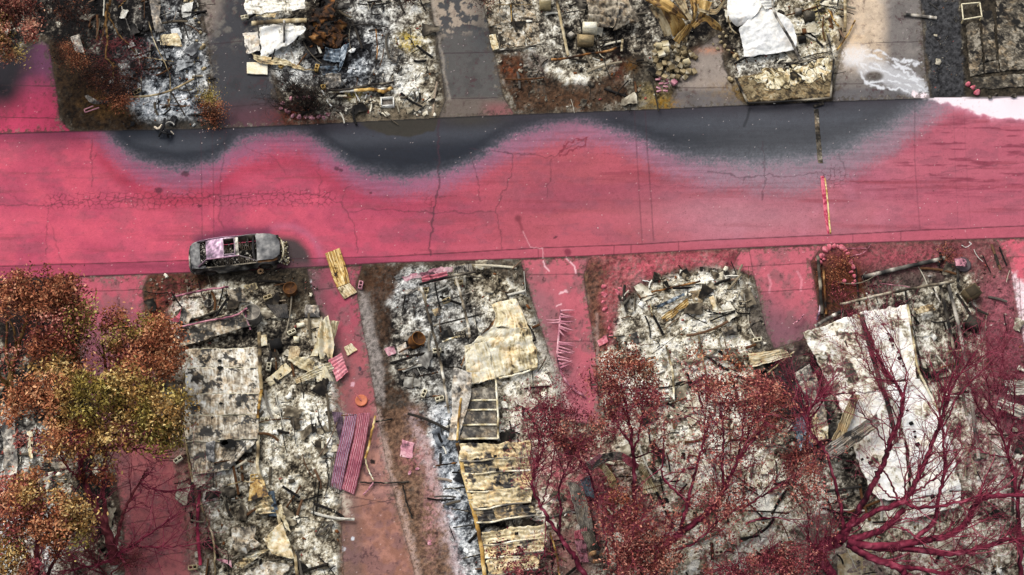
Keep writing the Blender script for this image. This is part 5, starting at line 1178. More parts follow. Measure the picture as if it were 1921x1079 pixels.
for L, R, st, b, am, lab, kw in (
    ([(320,618,.5),(328,655,.35)], [(466,580,.8),(472,612,.5)], 'roofg', -.12, .1, 'long curled tan panel with pink rim above the grey flat roof', dict(nu=30, nv=60, con=2.1)),
    ([(338,588,.3),(318,602,.3)], [(342,572,.6),(334,606,.3)], 'crim', .2, .03, 'small red triangular scrap at the left of the rubble behind the car', dict()),
    ([(342,572,.6),(338,600,.3)], [(362,592,.4),(352,612,.3)], 'grey', .05, .05, 'grey folded panel right of the small red scrap', dict()),
    ([(426,544,.4),(432,568,.2)], [(452,540,.5),(470,566,.3)], 'roofg', -.2, .06, 'brown square panel in the rubble behind the car', dict()),
    ([(455,536,.5),(470,548,.4)], [(480,530,.6),(484,540,.4)], 'cream', -.05, .04, 'cream folded box flap in the rubble behind the car', dict()),
    ([(500,572,.3),(520,596,.2)], [(538,570,.4),(542,598,.2)], 'char', .0, .04, 'black rib lined panel right of the round drum', dict(corr=(9,.03))),
    ([(572,572,.3),(572,594,.2)], [(598,572,.3),(600,596,.2)], 'grey', .02, .05, 'grey square panel near the pink driveway edge', dict()),
    ([(560,598,.08),(572,640,.08)], [(604,594,.08),(612,650,.08)], 'conc', .3, .01, 'pale flat slab between the rubble and the folded cream sheets', dict()),
    ([(488,630,.2),(490,650,.15)], [(500,628,.2),(502,648,.15)], 'cream', .0, .03, 'cream tile left of the black box', dict()),
    ):
    sheet('scrap_panel', lab, 'panel', L, R, 'scrap panels behind the burned car', style=st, bias=b, amp=am, **{**dict(nu=24, nv=24), **kw})
for pts, w, h, st, lab in (
    ([(330,556,.3),(380,545,.35),(430,538,.3)], .04, .04, 'pinkm', 'long pink and grey rail at the front of the rubble behind the car'),
    ([(318,618,.55),(380,604,.7),(440,592,.85),(464,578,.9)], .035, .03, 'pinkm', 'pink upper rim of the long curled tan panel'),
    ([(320,618,.5),(322,640,.45),(334,656,.35)], .035, .03, 'pinkm', 'pink left rim of the long curled tan panel'),
    ([(460,578,.85),(462,598,.7),(470,618,.4)], .035, .03, 'pinkm', 'short curved pink strip beside the round drum'),
    ([(486,625,.8),(488,680,.8),(490,730,.8)], .08, .06, 'tan', 'upright tan wall rail along the right side of the grey flat roof'),
    ([(491,732,.8),(486,760,.7),(483,784,.6)], .06, .05, 'wood', 'lower leaning part of the tan wall rail'),
    ([(483,790,.3),(484,850,.3),(484,880,.3),(500,920,.3),(520,960,.3),(530,1000,.3),(552,1040,.3),(558,1085,.3)], .07, .06, 'tan', 'long bent tan rail running down from the grey flat roof'),
    ([(362,905,.2),(382,960,.2),(400,1010,.2),(404,1079,.2)], .04, .04, 'tan', 'thin rail along the left side of the collapsed lower roof'),
    ([(346,700,.3),(346,760,.3),(352,850,.2),(362,905,.2)], .05, .05, 'tan', 'dark tan left edge rail of the grey flat roof'),
    ([(676,905,.12),(720,906,.12),(768,904,.12)], .03, .03, 'char', 'straight black pole across the tan driveway below the pink corrugated sheets'),
    ([(700,792,.3),(736,786,.15)], .03, .03, 'char', 'short black stick at the top right of the pink corrugated sheets'),
    ([(755,910,.1),(764,945,.1),(774,972,.1)], .03, .03, 'char', 'black diagonal stick on the brown path below the straight pole'),
    ([(640,780,.5),(668,778,.5)], .02, .02, 'rust', 'thin red brown strip above the pink corrugated sheets'),
    ([(704,780,.5),(696,820,.4),(685,860,.4)], .05, .02, 'wood', 'yellowish peeled strip at the right of the pink corrugated sheets'),
    ([(684,858,.2),(694,888,.2),(702,902,.15)], .03, .02, 'cream', 'thin bent pink white strip below the yellowish peeled strip'),
    ([(700,906,.15),(690,920,.12),(682,928,.1)], .03, .02, 'pinkm', 'short bent pink strip end at the straight black pole'),
    ([(612,860,.2),(616,900,.3),(610,930,.2)], .03, .03, 'char', 'black upright stick in the white rubble left of the corrugated sheets'),
    ([(375,920,.2),(370,980,.2),(376,1060,.2)], .07, .05, 'crim', 'dark purple crooked pole beside the pink driveway at the bottom left'),
    ([(420,914,.3),(452,904,.3),(480,905,.3)], .03, .02, 'tan', 'thin joist crossing the ash below the grey flat roof'),
    ([(530,1016,.4),(548,990,.3)], .03, .03, 'char', 'short black crossbar in the collapsed lower part'),
    ):
    beam('rail' if 'rail' in lab or 'rim' in lab or 'joist' in lab else 'stick', lab, 'rail' if 'rail' in lab or 'rim' in lab or 'joist' in lab else 'stick', pts, w, h, st, 'rails and sticks on the lot of the burned car', wob=.015)
def drum(u, v, label, r=.33, h=.5, style='char', n=.4, tilt=(0, 0)):
    th = thing('metal_drum', label, 'drum', P(u, v, 0), 'charred metal drums'); mb = MB(); k = 26; a = np.arange(k)*2*math.pi/k
    V = []; C = []
    for rr, z in ((1,0),(1.03,h*.33),(1,h*.36),(1.03,h*.66),(1,h*.7),(1.02,h),(.93,h),(.9,h-.08),(.01,h-.1)):
        V.append(np.stack([r*rr*np.cos(a), r*rr*np.sin(a), z+0*a], -1)); C.append(pal(.25+.5*vn(a*2, a*0+z*5, 3), STY[style]))
    V = np.concatenate(V); cx, sx = math.cos(tilt[0]), math.sin(tilt[0]); V = V@np.array([[1,0,0],[0,cx,-sx],[0,sx,cx]]).T; cy, sy = math.cos(tilt[1]), math.sin(tilt[1]); V = V@np.array([[cy,0,sy],[0,1,0],[-sy,0,cy]]).T
    F = [[q*k+j, q*k+(j+1) % k, (q+1)*k+(j+1) % k, (q+1)*k+j] for q in range(8) for j in range(k)]
    mb.add(V+P(u, v, .1), F, np.concatenate(C)); part(mb, 'barrel', 'rough', th, True)
    mb = MB(); aa = np.linspace(0, 2*math.pi, 24); R = np.stack([r*1.02*np.cos(aa), r*1.02*np.sin(aa), h+0*aa], -1)@np.array([[1,0,0],[0,cx,-sx],[0,sx,cx]]).T@np.array([[cy,0,sy],[0,1,0],[-sy,0,cy]]).T
    sweep(mb, R+P(u, v, .1), .02, .02, 5, tint(style, min(1, n+.3)), caps=False); part(mb, 'rim', 'rough', th)
drum(476, 597, 'dark upright drum beside the short curved pink strip', .42, .7, 'grey', .3)
drum(546, 547, 'round brown charred drum behind the front of the car', .33, .4, 'rust', .3)
drum(450, 560, 'low dark round basin in the rubble behind the car', .26, .15, 'char', .4)
drum(392, 570, 'charred round tyre like ring in the ash behind the car', .22, .1, 'grey', .2)
appliance('metal_box', 'black square box on the rubble beside the cream tile', 519, 650, .6, .5, .4, .25, 'char', .35, open_=True)
appliance('metal_box', 'tan square box with a handle near the driveway', 557, 640, .28, .28, .2, .1, 'cream', .6)
appliance('concrete_block', 'cream long block lying near the pale flat slab', 565, 612, .42, .22, .18, .15, 'cream', .7)
for u, v, rz, st, lab in ((497,790,.1,'cream','cinder block at the lower right corner of the grey flat roof'),(479,896,.1,'wood','tan cinder block above the collapsed lower roof'),(335,864,.7,'cream','cream and pink cinder block on the ash left of the grey flat roof'),(548,625,.5,'cream','cinder block with honeycomb holes above the tan square box'),(505,690,1.5,'cream','cinder block just right of the tan wall rail'),(363,1066,.1,'tan','cinder block at the bottom near the dark purple pole'),(503,560,.4,'tan','dusty cinder block in the rubble below the car')):
    cinder(u, v, rz, lab, st, .12)
# grey flat roof
def greyroof():
    th = thing('flat_roof', 'large grey mottled flat metal roof lying on the ash below the long curled panel', 'roof', P(418, 780, 0))
    secs = [([(346,656,.5),(348,690,.5)], [(482,652,.5),(488,690,.5)], .0), ([(348,690,.5),(347,740,.5)], [(488,690,.5),(488,738,.5)], .08), ([(347,740,.5),(346,779,.45)], [(488,738,.5),(484,777,.45)], -.05),
            ([(346,780,.45),(350,830,.4)], [(484,778,.45),(484,824,.4)], -.14), ([(350,830,.4),(364,892,.25)], [(484,824,.4),(430,880,.3)], -.12)]
    for L, R, b in secs:
        mb = MB(); patch(mb, L, R, 36, 80, .06, None, 'roofg', b+.06, .03, con=2.5, sc=2.2, ragged=.03, streak=.3, stripes=(1.,'cream',.03)); part(mb, 'roof_sheet', 'metal', th, True)
    for u, v, w in ((412,677,.12),(413,690,.14),(414,757,.1),(420,830,.2),(430,832,.34)):
        mb = MB(); n = 14; a = np.arange(n)*2*math.pi/n; o = P(u, v, .58); V = np.stack([o[0]+w*np.cos(a)*(.8+.4*RNG.random(n)), o[1]+w*.7*np.sin(a), o[2]+0*a], -1)
        V = np.concatenate([V, [o]]); mb.add(V, [[j, (j+1) % n, n] for j in range(n)], c(10,9,8)); part(mb, 'hole', 'rough', th)
greyroof()
# collapsed lower pieces
for L, R, st, b, lab, kw in (
    ([(470,896,.3),(466,940,.3)], [(495,900,.5),(505,934,.4)], 'wood', .05, 'orange tan burned panel in the collapsed lower part', dict()),
    ([(478,948,.3),(480,968,.25)], [(510,930,.6),(520,962,.3)], 'cream', -.1, 'curled cream strip below the orange tan panel', dict(fold=.08)),
    ([(500,925,.5),(504,968,.3)], [(514,920,.7),(524,968,.35)], 'blue', -.1, 'bluish black folded sheet under the long bent rail', dict()),
    ([(434,990,.4),(440,1030,.5),(462,1040,.3)], [(480,986,.6),(478,1012,.5),(490,1022,.4)], 'roofg', .0, 'rounded grey tan crumpled piece left of the collapsed rail', dict(amp=.2)),
    ([(492,1010,.5),(512,1040,.4)], [(530,980,.7),(554,1050,.3)], 'cream', .05, 'cream pan shaped panel with small round hole', dict(amp=.08)),
    ([(446,1085,.4),(500,1052,.6)], [(500,1100,.4),(554,1060,.4)], 'roofg', .05, 'tan curved panel touching the bottom edge of the picture', dict(amp=.15)),
    ([(440,1060,.4),(470,1040,.6)], [(455,1066,.3),(508,1028,.6)], 'cream', .0, 'thin torn cream strip above the bottom tan panel', dict(fold=.05)),
    ([(520,950,.6),(534,990,.6)], [(528,946,.6),(546,1000,.5)], 'cream', -.05, 'narrow cream strip beside the long bent rail', dict()),
    ([(386,830,.5),(388,862,.4)], [(404,828,.5),(402,868,.4)], 'steel', .1, 'small shiny grey patch sheet on the lower left of the grey flat roof', dict(amp=.03)),
    ([(400,1048,.3),(432,1050,.2)], [(424,1056,.3),(436,1066,.2)], 'pinkm', .1, 'small pink scrap near the bottom tan panel', dict()),
    ([(592,1004,.3),(602,1000,.3)], [(622,976,.3),(628,980,.3)], 'char', .1, 'dark bent frame lying between rubble and the tan driveway', dict())):
    sheet('crumpled_sheet', lab, 'metal sheet', L, R, 'crumpled sheets of the collapsed lower roof', style=st, bias=b, **{**dict(amp=.1, con=2.), **kw})
loopframe('window_frame', 'small tilted window frame by the brown end of the driveway', 'frame', [(592,1004),(606,978),(626,982),(610,1006)], .03, 'char', True, .2)
# cream sheets on the driveway
for L, R, st, b, lab, kw in (
    ([(600,606,.9),(596,640,.6),(600,674,.2)], [(616,590,.9),(626,640,.5),(624,674,.2)], 'cream', .1, 'tall upright folded cream sheet on the rubble edge', dict(corr=(2,.05), streak=.3)),
    ([(582,668,.3),(596,630,.6)], [(596,668,.3),(604,612,.8)], 'cream', .0, 'narrow grey cream strip along the left of the tall folded sheet', dict()),
    ([(620,600,.6),(622,626,.4)], [(636,602,.3),(626,640,.2)], 'cream', -.05, 'small curled sheet right of the tall folded sheet', dict(corr=(3,.03))),
    ([(542,650,.4),(540,676,.3)], [(564,650,.4),(560,672,.4)], 'tan', .1, 'flat tan sheet corner at the left of the cream pile', dict(streak=.4)),
    ([(540,676,.3),(560,690,.3),(586,700,.4)], [(556,668,.5),(576,672,.6),(592,680,.5)], 'cream', .0, 'curved pipe like cream sheet in the middle of the pile', dict(fold=.06, streak=.3)),
    ([(498,714,.2),(506,726,.15)], [(536,680,.35),(548,694,.3)], 'cream', -.02, 'flat ribbed cream panel at the lower left of the pile', dict(corr=(3,.02), streak=.4)),
    ([(553,712,.4),(556,722,.3)], [(618,680,.6),(630,694,.3)], 'cream', .1, 'long rolled cream sheet pointing to the pink driveway', dict(fold=.07, streak=.5)),
    ([(588,688,.5),(596,720,.2)], [(612,686,.6),(626,716,.2)], 'cream', .15, 'wide cream sheet lying under the long rolled one', dict(corr=(4,.03))),
    ([(616,676,.5),(640,662,.5)], [(632,716,.2),(653,698,.2)], 'pinkc', .25, 'pink corrugated sheet at the right end of the cream pile', dict(corr=(6,.02))),
    ([(645,650,.15),(652,668,.1)], [(660,644,.2),(670,656,.1)], 'cream', .05, 'small rounded cream scrap alone on the pink driveway', dict(amp=.04, streak=.4)),
    ):
    sheet('cream_sheet', lab, 'metal sheet', L, R, 'bent cream sheets by the pink driveway', style=st, bias=b, **{**dict(amp=.05, nu=30, nv=26, con=1.7), **kw})
th = thing('table_base', 'round orange disc with a leaning pole on the pink driveway', 'table base', P(678, 752, 0)); mb = MB(); disc(mb, P(678, 752, .03), .3, .06, c(196,108,72), 30); part(mb, 'disc', 'metal', th)
mb = MB(); sweep(mb, np.array([P(678, 752, .1), P(667, 738, .35)]), .03, .03, 6, c(220,130,130)); part(mb, 'pole', 'rough', th)
for i, (L, R, st, b, lab) in enumerate((
    ([(622,772,.35),(636,826,.25)], [(643,774,.4),(646,826,.25)], 'lilac', -.08, 'short dark lilac corrugated sheet at the far left of the fan'),
    ([(648,776,.5),(640,815,.4),(630,860,.3),(620,912,.15)], [(671,778,.5),(662,820,.4),(651,865,.3),(640,920,.15)], 'lilac', .12, 'long lilac corrugated sheet, second from the left in the fan'),
    ([(672,775,.55),(664,820,.4),(653,870,.3),(641,918,.2)], [(695,774,.5),(686,830,.35),(676,880,.25),(664,928,.12)], 'pinkm', .14, 'long pink corrugated sheet, rightmost of the fan'),
    ([(622,850,.2),(616,912,.15)], [(645,852,.2),(636,926,.12)], 'grey', .1, 'grey sooty corrugated end under the lilac sheet'))):
    sheet('corrugated_sheet', lab, 'corrugated sheet', L, R, 'fan of pink corrugated sheets on the driveway', style=st, bias=b, amp=.02, nu=60, nv=72, corr=(8, .03), ragged=.01, con=1.1, stripes=(6,'char',.55,1) if i == 3 else (6,'char' if i == 0 else 'crim',.5,1))
for q, lab, st in (([(754,826,.1),(752,856,.08)], 'pink crumpled paper like scrap on the brown path', 'pinkm'),):
    sheet('pink_scrap', lab, 'scrap', [(754,824,.15),(750,856,.08)], [(777,830,.15),(774,860,.08)], style=st, bias=.2, amp=.05)
for i, (u, v, s) in enumerate(((790,816,.4),(768,888,.3),(806,1018,.36),(784,880,.26),(645,880,.3),(560,873,.26))):
    put('pf%d' % (i % 2), lambda: stone_mesh(30+i, 'pinkm', .3), 'pink_scrap', 'stone', ('flat pink flake on the brown path','small pink flake left of the ash strip','pink flake low on the brown path','tiny pink flake beside another on the brown path','pink crumb on the corrugated fan edge','pink crumb in the white rubble')[i], 'scrap', u, v, .03, i*1., (s, s*.8, s*.5), 'pink flakes')
# lot with long folded roof
def rails(name, cat, grp, rows):
    for pts, w, h, st, lab in rows: beam(name, lab, cat, pts, w, h, st, grp, wob=.01)
rails('steel_beam', 'beam', 'steel beams of the mobile home frame', (
    ([(786,534,.6),(830,522,.6),(893,510,.6)], .05, .05, 'char', 'long dark cross beam under the pink corrugated wall piece'),
    ([(790,536,.5),(806,600,.5),(822,660,.5),(832,710,.5),(842,775,.4)], .06, .06, 'roofg', 'left long grey tan beam running down the ash'),
    ([(855,522,.5),(866,560,.5),(878,610,.5),(881,634,.5)], .06, .06, 'roofg', 'shorter grey beam right of the long left one'),
    ([(798,570,.4),(830,566,.4),(880,550,.4)], .025, .03, 'grey', 'upper thin cross rail between the two grey beams'),
    ([(812,612,.4),(850,602,.4),(910,588,.4)], .03, .03, 'char', 'middle thin cross rail between the two grey beams'),
    ([(786,706,.4),(806,702,.35),(822,698,.4)], .03, .03, 'rust', 'short rusty cross rail left of the long beam'),
    ([(796,746,.3),(828,742,.3)], .025, .03, 'rust', 'lower short cross rail left of the long beam'),
    ([(843,536,.4),(858,554,.4)], .02, .02, 'grey', 'short diagonal brace beside the shorter grey beam'),
    ([(804,538,.4),(798,566,.4)], .025, .02, 'cream', 'short pale brace at the top of the long beam'),
    ([(830,642,.3),(850,634,.35),(876,628,.3)], .04, .02, 'cream', 'pale curved strip next to the stove plate'),
    ([(870,720,.6),(862,770,.6),(858,826,.6)], .05, .05, 'wood', 'yellowish edge rail left of the ribbed roof section'),
    ([(930,712,.6),(934,770,.6),(935,824,.6)], .045, .05, 'cream', 'cream edge rail right of the ribbed roof section'),
    ([(858,832,.5),(870,890,.5),(886,950,.5),(900,1010,.5),(910,1085,.5)], .09, .06, 'wood', 'long brown beam along the left of the cream roof panels'),
    ([(818,874,.2),(858,868,.2)], .03, .03, 'rust', 'topmost short rail crossing the blue white ash strip'),
    ([(832,918,.2),(872,914,.2)], .03, .03, 'char', 'second short rail crossing the blue white ash strip'),
    ([(846,954,.2),(882,960,.2)], .025, .025, 'char', 'third short rail crossing the blue white ash strip'),
    ([(850,990,.2),(896,984,.2)], .025, .025, 'char', 'fourth short rail crossing the dark ash strip'),
    ([(868,1048,.2),(904,1040,.2)], .03, .03, 'char', 'lowest short rail crossing the dark ash strip'),
    ([(936,710,.3),(980,700,.3),(1008,690,.25)], .045, .03, 'cream', 'pale rail along the lower edge of the white folded roof'),
    ([(1032,1000,.3),(1044,1040,.3),(1050,1085,.3)], .04, .04, 'wood', 'brown upright rail right of the lower roof panels'),
    ([(984,518,.15),(1012,620,.12)], .01, .01, 'char', 'thin wire on the pale ash beside the pink driveway'),
))
for L, R, st, b, lab, kw in (
    ([(755,518,.5),(760,526,.4)], [(850,498,.7),(852,508,.55)], 'pinkm', .2, 'torn pink white strip at the top of the wall piece', dict(ragged=.08)),
    ([(790,520,.6),(794,532,.5)], [(838,510,.7),(840,524,.5)], 'pinkc', .1, 'pink corrugated wall piece at the front of the steel frame', dict(corr=(2.2,.02,1), nv=60)),
    ([(850,500,.75),(852,512,.6)], [(884,494,.8),(888,510,.6)], 'grey', .05, 'grey ribbed curved wall end right of the pink corrugated piece', dict(corr=(8,.03), nv=60, stripes=(10,'char',.2,1))),
    ([(884,496,.5),(886,500,.4)], [(908,500,.5),(906,506,.4)], 'cream', .2, 'white peeling tip at the right end of the wall piece', dict()),
    ([(758,545,.2),(762,552,.15)], [(785,538,.4),(788,545,.3)], 'grey', .2, 'small pale curled scrap left of the steel frame', dict()),
    ([(720,655,.2),(728,668,.15)], [(738,648,.4),(744,662,.2)], 'pinkm', .15, 'pink winged scrap on the dark soil', dict(amp=.08)),
    ([(742,648,.3),(748,664,.2)], [(760,642,.3),(766,662,.2)], 'grey', .15, 'grey scrap attached to the pink winged one', dict(amp=.1)),
    ([(822,628,.3),(826,640,.2)], [(844,612,.5),(852,628,.3)], 'dconc', .0, 'slate grey folded sheet beside the stove plate', dict(amp=.08)),
    ([(810,580,.3),(816,594,.2)], [(826,578,.4),(828,592,.3)], 'tan', -.1, 'small tan square panel on the ash between the beams', dict(amp=.04)),
    ):
    sheet('scrap_panel', lab, 'panel', L, R, 'scrap at the steel frame lot', style=st, bias=b, **{**dict(amp=.04, nu=22, nv=24, con=1.9), **kw})
def stove():
    th = thing('stove_plate', 'burned stove top with ring burners lying between the two grey beams', 'stove', P(862, 628, 0)); mb = MB(); box(mb, P(864, 628, .3), (.55, .35, .1), .15, c(52,48,42)); part(mb, 'plate', 'rough', th)
    for du, dv in ((-5,-3),(4,-4),(-4,4),(5,3)):
        mb = MB(); a = np.linspace(0, 2*math.pi, 14); o = P(864+du, 628+dv, .37); sweep(mb, np.stack([o[0]+.07*np.cos(a), o[1]+.06*np.sin(a), o[2]+0*a], -1), .015, .012, 5, c(150,140,120), caps=False); part(mb, 'burner', 'rough', th)
stove()
drum(776, 643, 'rusty brown barrel lying on the dark soil left of the long grey beam', .34, .6, 'rust', .5, (0, .5))
for u, v, rz, lab in ((797,546,.1,'cinder block at the top of the long left beam'),(861,532,.2,'cinder block at the top of the shorter grey beam'),(838,566,.5,'dark cinder block on the ash between the beams'),(820,660,.1,'cinder block against the middle of the long left beam'),(897,745,.6,'cinder block in the gap above the ribbed roof section'),(825,750,.3,'cinder block low on the long left beam'),(796,740,1.2,'pale cinder block on the dark ground left of the long beam')):
    cinder(u, v, rz, lab, 'cream' if v > 600 else 'tan', .15)
appliance('concrete_block', 'cream upright block on white ash right of the ribbed roof section', 1020, 745, .22, .4, .2, 0, 'cream', .85)
appliance('metal_box', 'white square box on the tan ground at the bottom of the long roof', 988, 1045, .3, .3, .2, .1, 'cream', .9)
def whiteroof():
    th = thing('folded_roof', 'large white and tan folded metal roof sheet between the ash and the pink driveway', 'roof', P(940, 650, 0))
    for L, R, b, kw in (([(922,570,.9),(930,590,.9),(924,612,1.0)], [(968,560,.7),(982,590,.7),(994,620,.6)], -.02, {}), ([(924,612,1.0),(892,640,.9),(872,668,.6),(880,722,.3)], [(994,620,.6),(1000,640,.5),(1008,664,.4),(1010,690,.25)], .02, dict(fold=.08)), ([(872,650,.8),(874,690,.5),(884,722,.25)], [(912,640,1.0),(924,680,.6),(930,712,.3)], .14, {})):
        mb = MB(); patch(mb, L, R, 44, 44, .12, None, 'cream', b+.1, .03, con=1.9, sc=1.4, streak=.35, up=.0 if L[0][1] != 650 else .06, **kw); part(mb, 'roof_sheet', 'metal', th, True)
    mb = MB(); patch(mb, [(924,612,.95),(900,632,.8),(874,664,.5),(864,690,.3)], [(930,596,1.0),(914,616,1.0),(892,640,.9),(876,662,.7)], 30, 12, .06, None, 'rust', .1, .03); part(mb, 'rusty_fold', 'metal', th, True)
whiteroof()
sheet('roof_sheet', 'pale folded roof piece hanging below the large white folded roof', 'roof sheet', [(852,690,.8),(848,740,.7),(846,790,.5),(840,824,.3)], [(884,700,.8),(884,740,.7),(872,780,.6),(860,826,.5)], style='grey', bias=.26, amp=.12, nu=40, nv=24, con=1.6, fold=.05)
def ribroof():
    th = thing('ribbed_roof', 'grey ribbed roof section with cream ridges below the white folded roof', 'roof', P(900, 770, 0))
    for v0, v1, b in ((728,752,.0),(752,770,-.02),(770,798,-.05),(798,824,.0)):
        x0 = lambda v: np.interp(v, [728,824], [884,862]); x1 = lambda v: np.interp(v, [728,824], [930,934])
        mb = MB(); patch(mb, [(x0(v0)+.5,v0,.5),(x0(v1)+.5,v1-1,.45)], [(x1(v0),v0-1,.5),(x1(v1),v1-1,.45)], 14, 40, .05, None, 'dconc', .12+b, .03, con=1.8); part(mb, 'roof_panel', 'metal', th, True)
        mb = MB(); sweep(mb, catmull([P(x0(v1), v1, .5), P((x0(v1)+x1(v1))/2, v1-1, .54), P(x1(v1), v1-1, .5)], 10), .04, .03, 4, beamcol(10, 'cream', 3)); part(mb, 'ridge', 'rough', th)
ribroof()
def lowerpanels():
    th = thing('collapsed_roof', 'long row of cream and soot grey roof panels along the brown beam at the bottom', 'roof', P(940, 930, 0))
    rows = [(832,864,862,998,862,994,-.02),(864,888,866,994,868,996,-.1),(888,922,870,997,876,1000,-.05),(926,955,878,1000,888,996,.02),(957,980,890,996,894,1010,-.22),(996,1022,902,1024,906,1026,.0),(1024,1046,908,1026,910,1020,.08),(1048,1079,912,1018,916,1010,.0)]
    for i, (v0, v1, a0, b0, a1, b1, b) in enumerate(rows):
        s = -12 if i >= 3 else -4
        mb = MB(); patch(mb, [(a0,v0+2,.55),(a0+2,(v0+v1)/2,.5),(a1,v1,.5)], [(b0,v0+s,.6),((b0+b1)/2,(v0+v1)/2+s,.5),(b1,v1+s-2,.5)], 18, 70, .09, None, 'panel', b-.02, .03, con=1.9, sc=2.0, fold=.05, ragged=.06)
        part(mb, 'roof_panel', 'metal', th, True)
        mb = MB(); m_ = (a1+b1)/2; sweep(mb, catmull([P(a1, v1+.5, .58), P((a1+m_)/2, v1+s*.2+2, .64), P(m_, v1+s*.5-1, .6), P(b1, v1+s-1.5, .58)], 16), .035, .03, 4, beamcol(16, 'cream', i)+.1); part(mb, 'ridge', 'rough', th)
    for u, v in ((929,856),(933,881),(936,907),(969,1001),(973,1026)):
        mb = MB(); box(mb, P(u, v, .72), (.16, .12, .05), .1, c(16,13,10), jit=.008); part(mb, 'hole', 'rough', th)
lowerpanels()
# spiky pink railing
def railing():
    th = thing('railing', 'fallen pink railing with splayed spiky slats on the driveway', 'railing', P(1052, 640, 0))
    mb = MB(); sweep(mb, catmull([P(1052,582,.15), P(1049,620,.15), P(1046,670,.15), P(1056,706,.15), P(1076,730,.15), P(1099,745,.12)], 26), .05, .04, 4, beamcol(26, 'pinkm', 3)); part(mb, 'rail', 'rough', th)
    r = np.random.default_rng(2)
    for v, e in [(583,(1078,582)),(589,(1070,592)),(595,(1076,594)),(603,(1078,603)),(606,(1070,612)),(612,(1076,620)),(615,(1066,624)),(620,(1060,632)),(642,(1078,644)),(646,(1080,650)),(650,(1074,658)),(656,(1076,664)),(662,(1078,660)),(668,(1070,674)),(674,(1074,680)),(680,(1062,690)),(600,(1024,600)),(605,(1026,606)),(684,(1074,676)),(690,(1068,684))]:
        u0 = np.interp(v, [582,620,670,706], [1052,1049,1046,1056])
        mb = MB(); z = r.uniform(.2, .5); sweep(mb, np.array([P(u0, v, .18), P((u0+e[0])/2, (v+e[1])/2+r.normal(0,1), z*.8), P(e[0], e[1], z*.5)]), np.array([.045,.035,.008]), np.array([.015,.015,.008]), 4, tint('pinkm', r.uniform(.4,.8))); part(mb, 'slat', 'rough', th)
railing()
rails('stick', 'stick', 'sticks by the pink railing driveway', (([(1064,740,.1),(1076,724,.15),(1080,736,.1)], .02, .02, 'pinkm', 'small pink forked scrap beside the lower end of the railing'), ([(1105,690,.2),(1108,715,.2),(1110,735,.2)], .02, .02, 'char', 'thin black twig standing near the lower driveway end')))
# rubble mound lot
stones([(1133,540),(1134,555,.42),(1132,567,.26),(1134,581,.3),(1140,588,.22),(1158,551,.46),(1163,543,.3),(1142,617,.26),(1150,560,.2),(1141,604,.2),(1146,632,.26)], 'pinkc', 'pink stone in the loose line along the left of the rubble mound', 'pink stones left of the rubble mound', .36)
sheet('pink_slab', 'flat pink slab at the foot of the line of pink stones', 'slab', [(1120,640,.15),(1124,650,.1)], [(1138,628,.2),(1142,642,.15)], style='pinkc', bias=.2, amp=.02)
def blockrow(name, lab, pts, style, grp, s=(.26,.16,.14)):
    for i, (u, v, rz) in enumerate(pts): put('rw%s%d' % (style, i % 3), lambda: brick_mesh(80+i, style), name, 'stone', lab, 'block', u, v, .05, rz, s, grp)
blockrow('edging_block', 'charred block in the curved row at the top right of the rubble mound', [(1316,507,.05),(1324,508,-.05),(1332,509,-.05),(1340,510,-.1),(1348,511,-.2),(1356,513,-.3),(1363,516,-.4),(1367,521,-1.0),(1370,528,-1.3),(1371,536,-1.4)], 'char', 'charred blocks edging the rubble mound', (.2,.24,.16))
for i, (u, v, s, st) in enumerate([(1404,545,.3,0),(1413,542,.26,0),(1400,555,.34,0),(1412,557,.4,1),(1405,567,.3,0),(1416,580,.28,1),(1398,575,.3,0),(1392,588,.4,0),(1420,566,.26,0),(1396,535,.26,1),(1386,530,.24,1),(1410,590,.24,0)]):
    put('fl%d%d' % (st, i % 2), lambda: stone_mesh(90+i, 'pinkm' if st else 'dconc', .25), 'flagstone', 'stone', 'pinkish flagstone of the path beside the driveway' if st else 'grey flagstone of the path beside the driveway', 'flagstone', u, v, .03, i*.7, (s, s, s*.5), 'flagstones by the driveway')
for L, R, st, b, lab, kw in (
    ([(1402,664,.4),(1470,654,.5)], [(1408,690,.3),(1486,668,.4)], 'cream', -.08, 'long weathered cream board sheet at the lower end of the driveway', dict(streak=.7, nv=60)),
    ([(1240,595,.4),(1246,608,.3)], [(1290,560,.6),(1292,570,.5)], 'wood', .05, 'tan bent sheet in the middle of the rubble mound', dict(fold=.05)),
    ([(1232,575,.5),(1234,580,.4)], [(1282,548,.6),(1284,554,.6)], 'blue', .3, 'bluish strip above the tan bent sheet in the mound', dict()),
    ([(1352,616,.4),(1356,630,.3)], [(1380,610,.5),(1386,628,.3)], 'dconc', .2, 'grey trough like box on the edge of the mound', dict(amp=.06)),
    ([(1180,628,.3),(1190,646,.2)], [(1196,622,.4),(1200,650,.2)], 'char', .0, 'black folded sheet above the red leafed tree', dict()),
    ([(1290,548,.4),(1294,580,.3)], [(1320,540,.5),(1318,572,.4)], 'conc', -.0, 'tan square tray on the rubble mound', dict()),
    ([(1325,872,.5),(1330,894,.4)], [(1344,868,.5),(1346,900,.4)], 'grey', .15, 'grey square chair like box among the red branches', dict()),
    ([(1330,560,.5),(1344,600,.3)], [(1338,556,.5),(1352,600,.3)], 'cream', .1, 'narrow pale standing strip on the mound', dict()),
    ([(1352,576,.4),(1366,588,.3)], [(1358,570,.4),(1374,584,.3)], 'white', .0, 'small white tile sheet at the right of the mound', dict())):
    sheet('scrap_panel', lab, 'panel', L, R, 'scrap panels on the rubble mound', style=st, bias=b, **{**dict(amp=.05, nu=22, nv=24, con=2.), **kw})
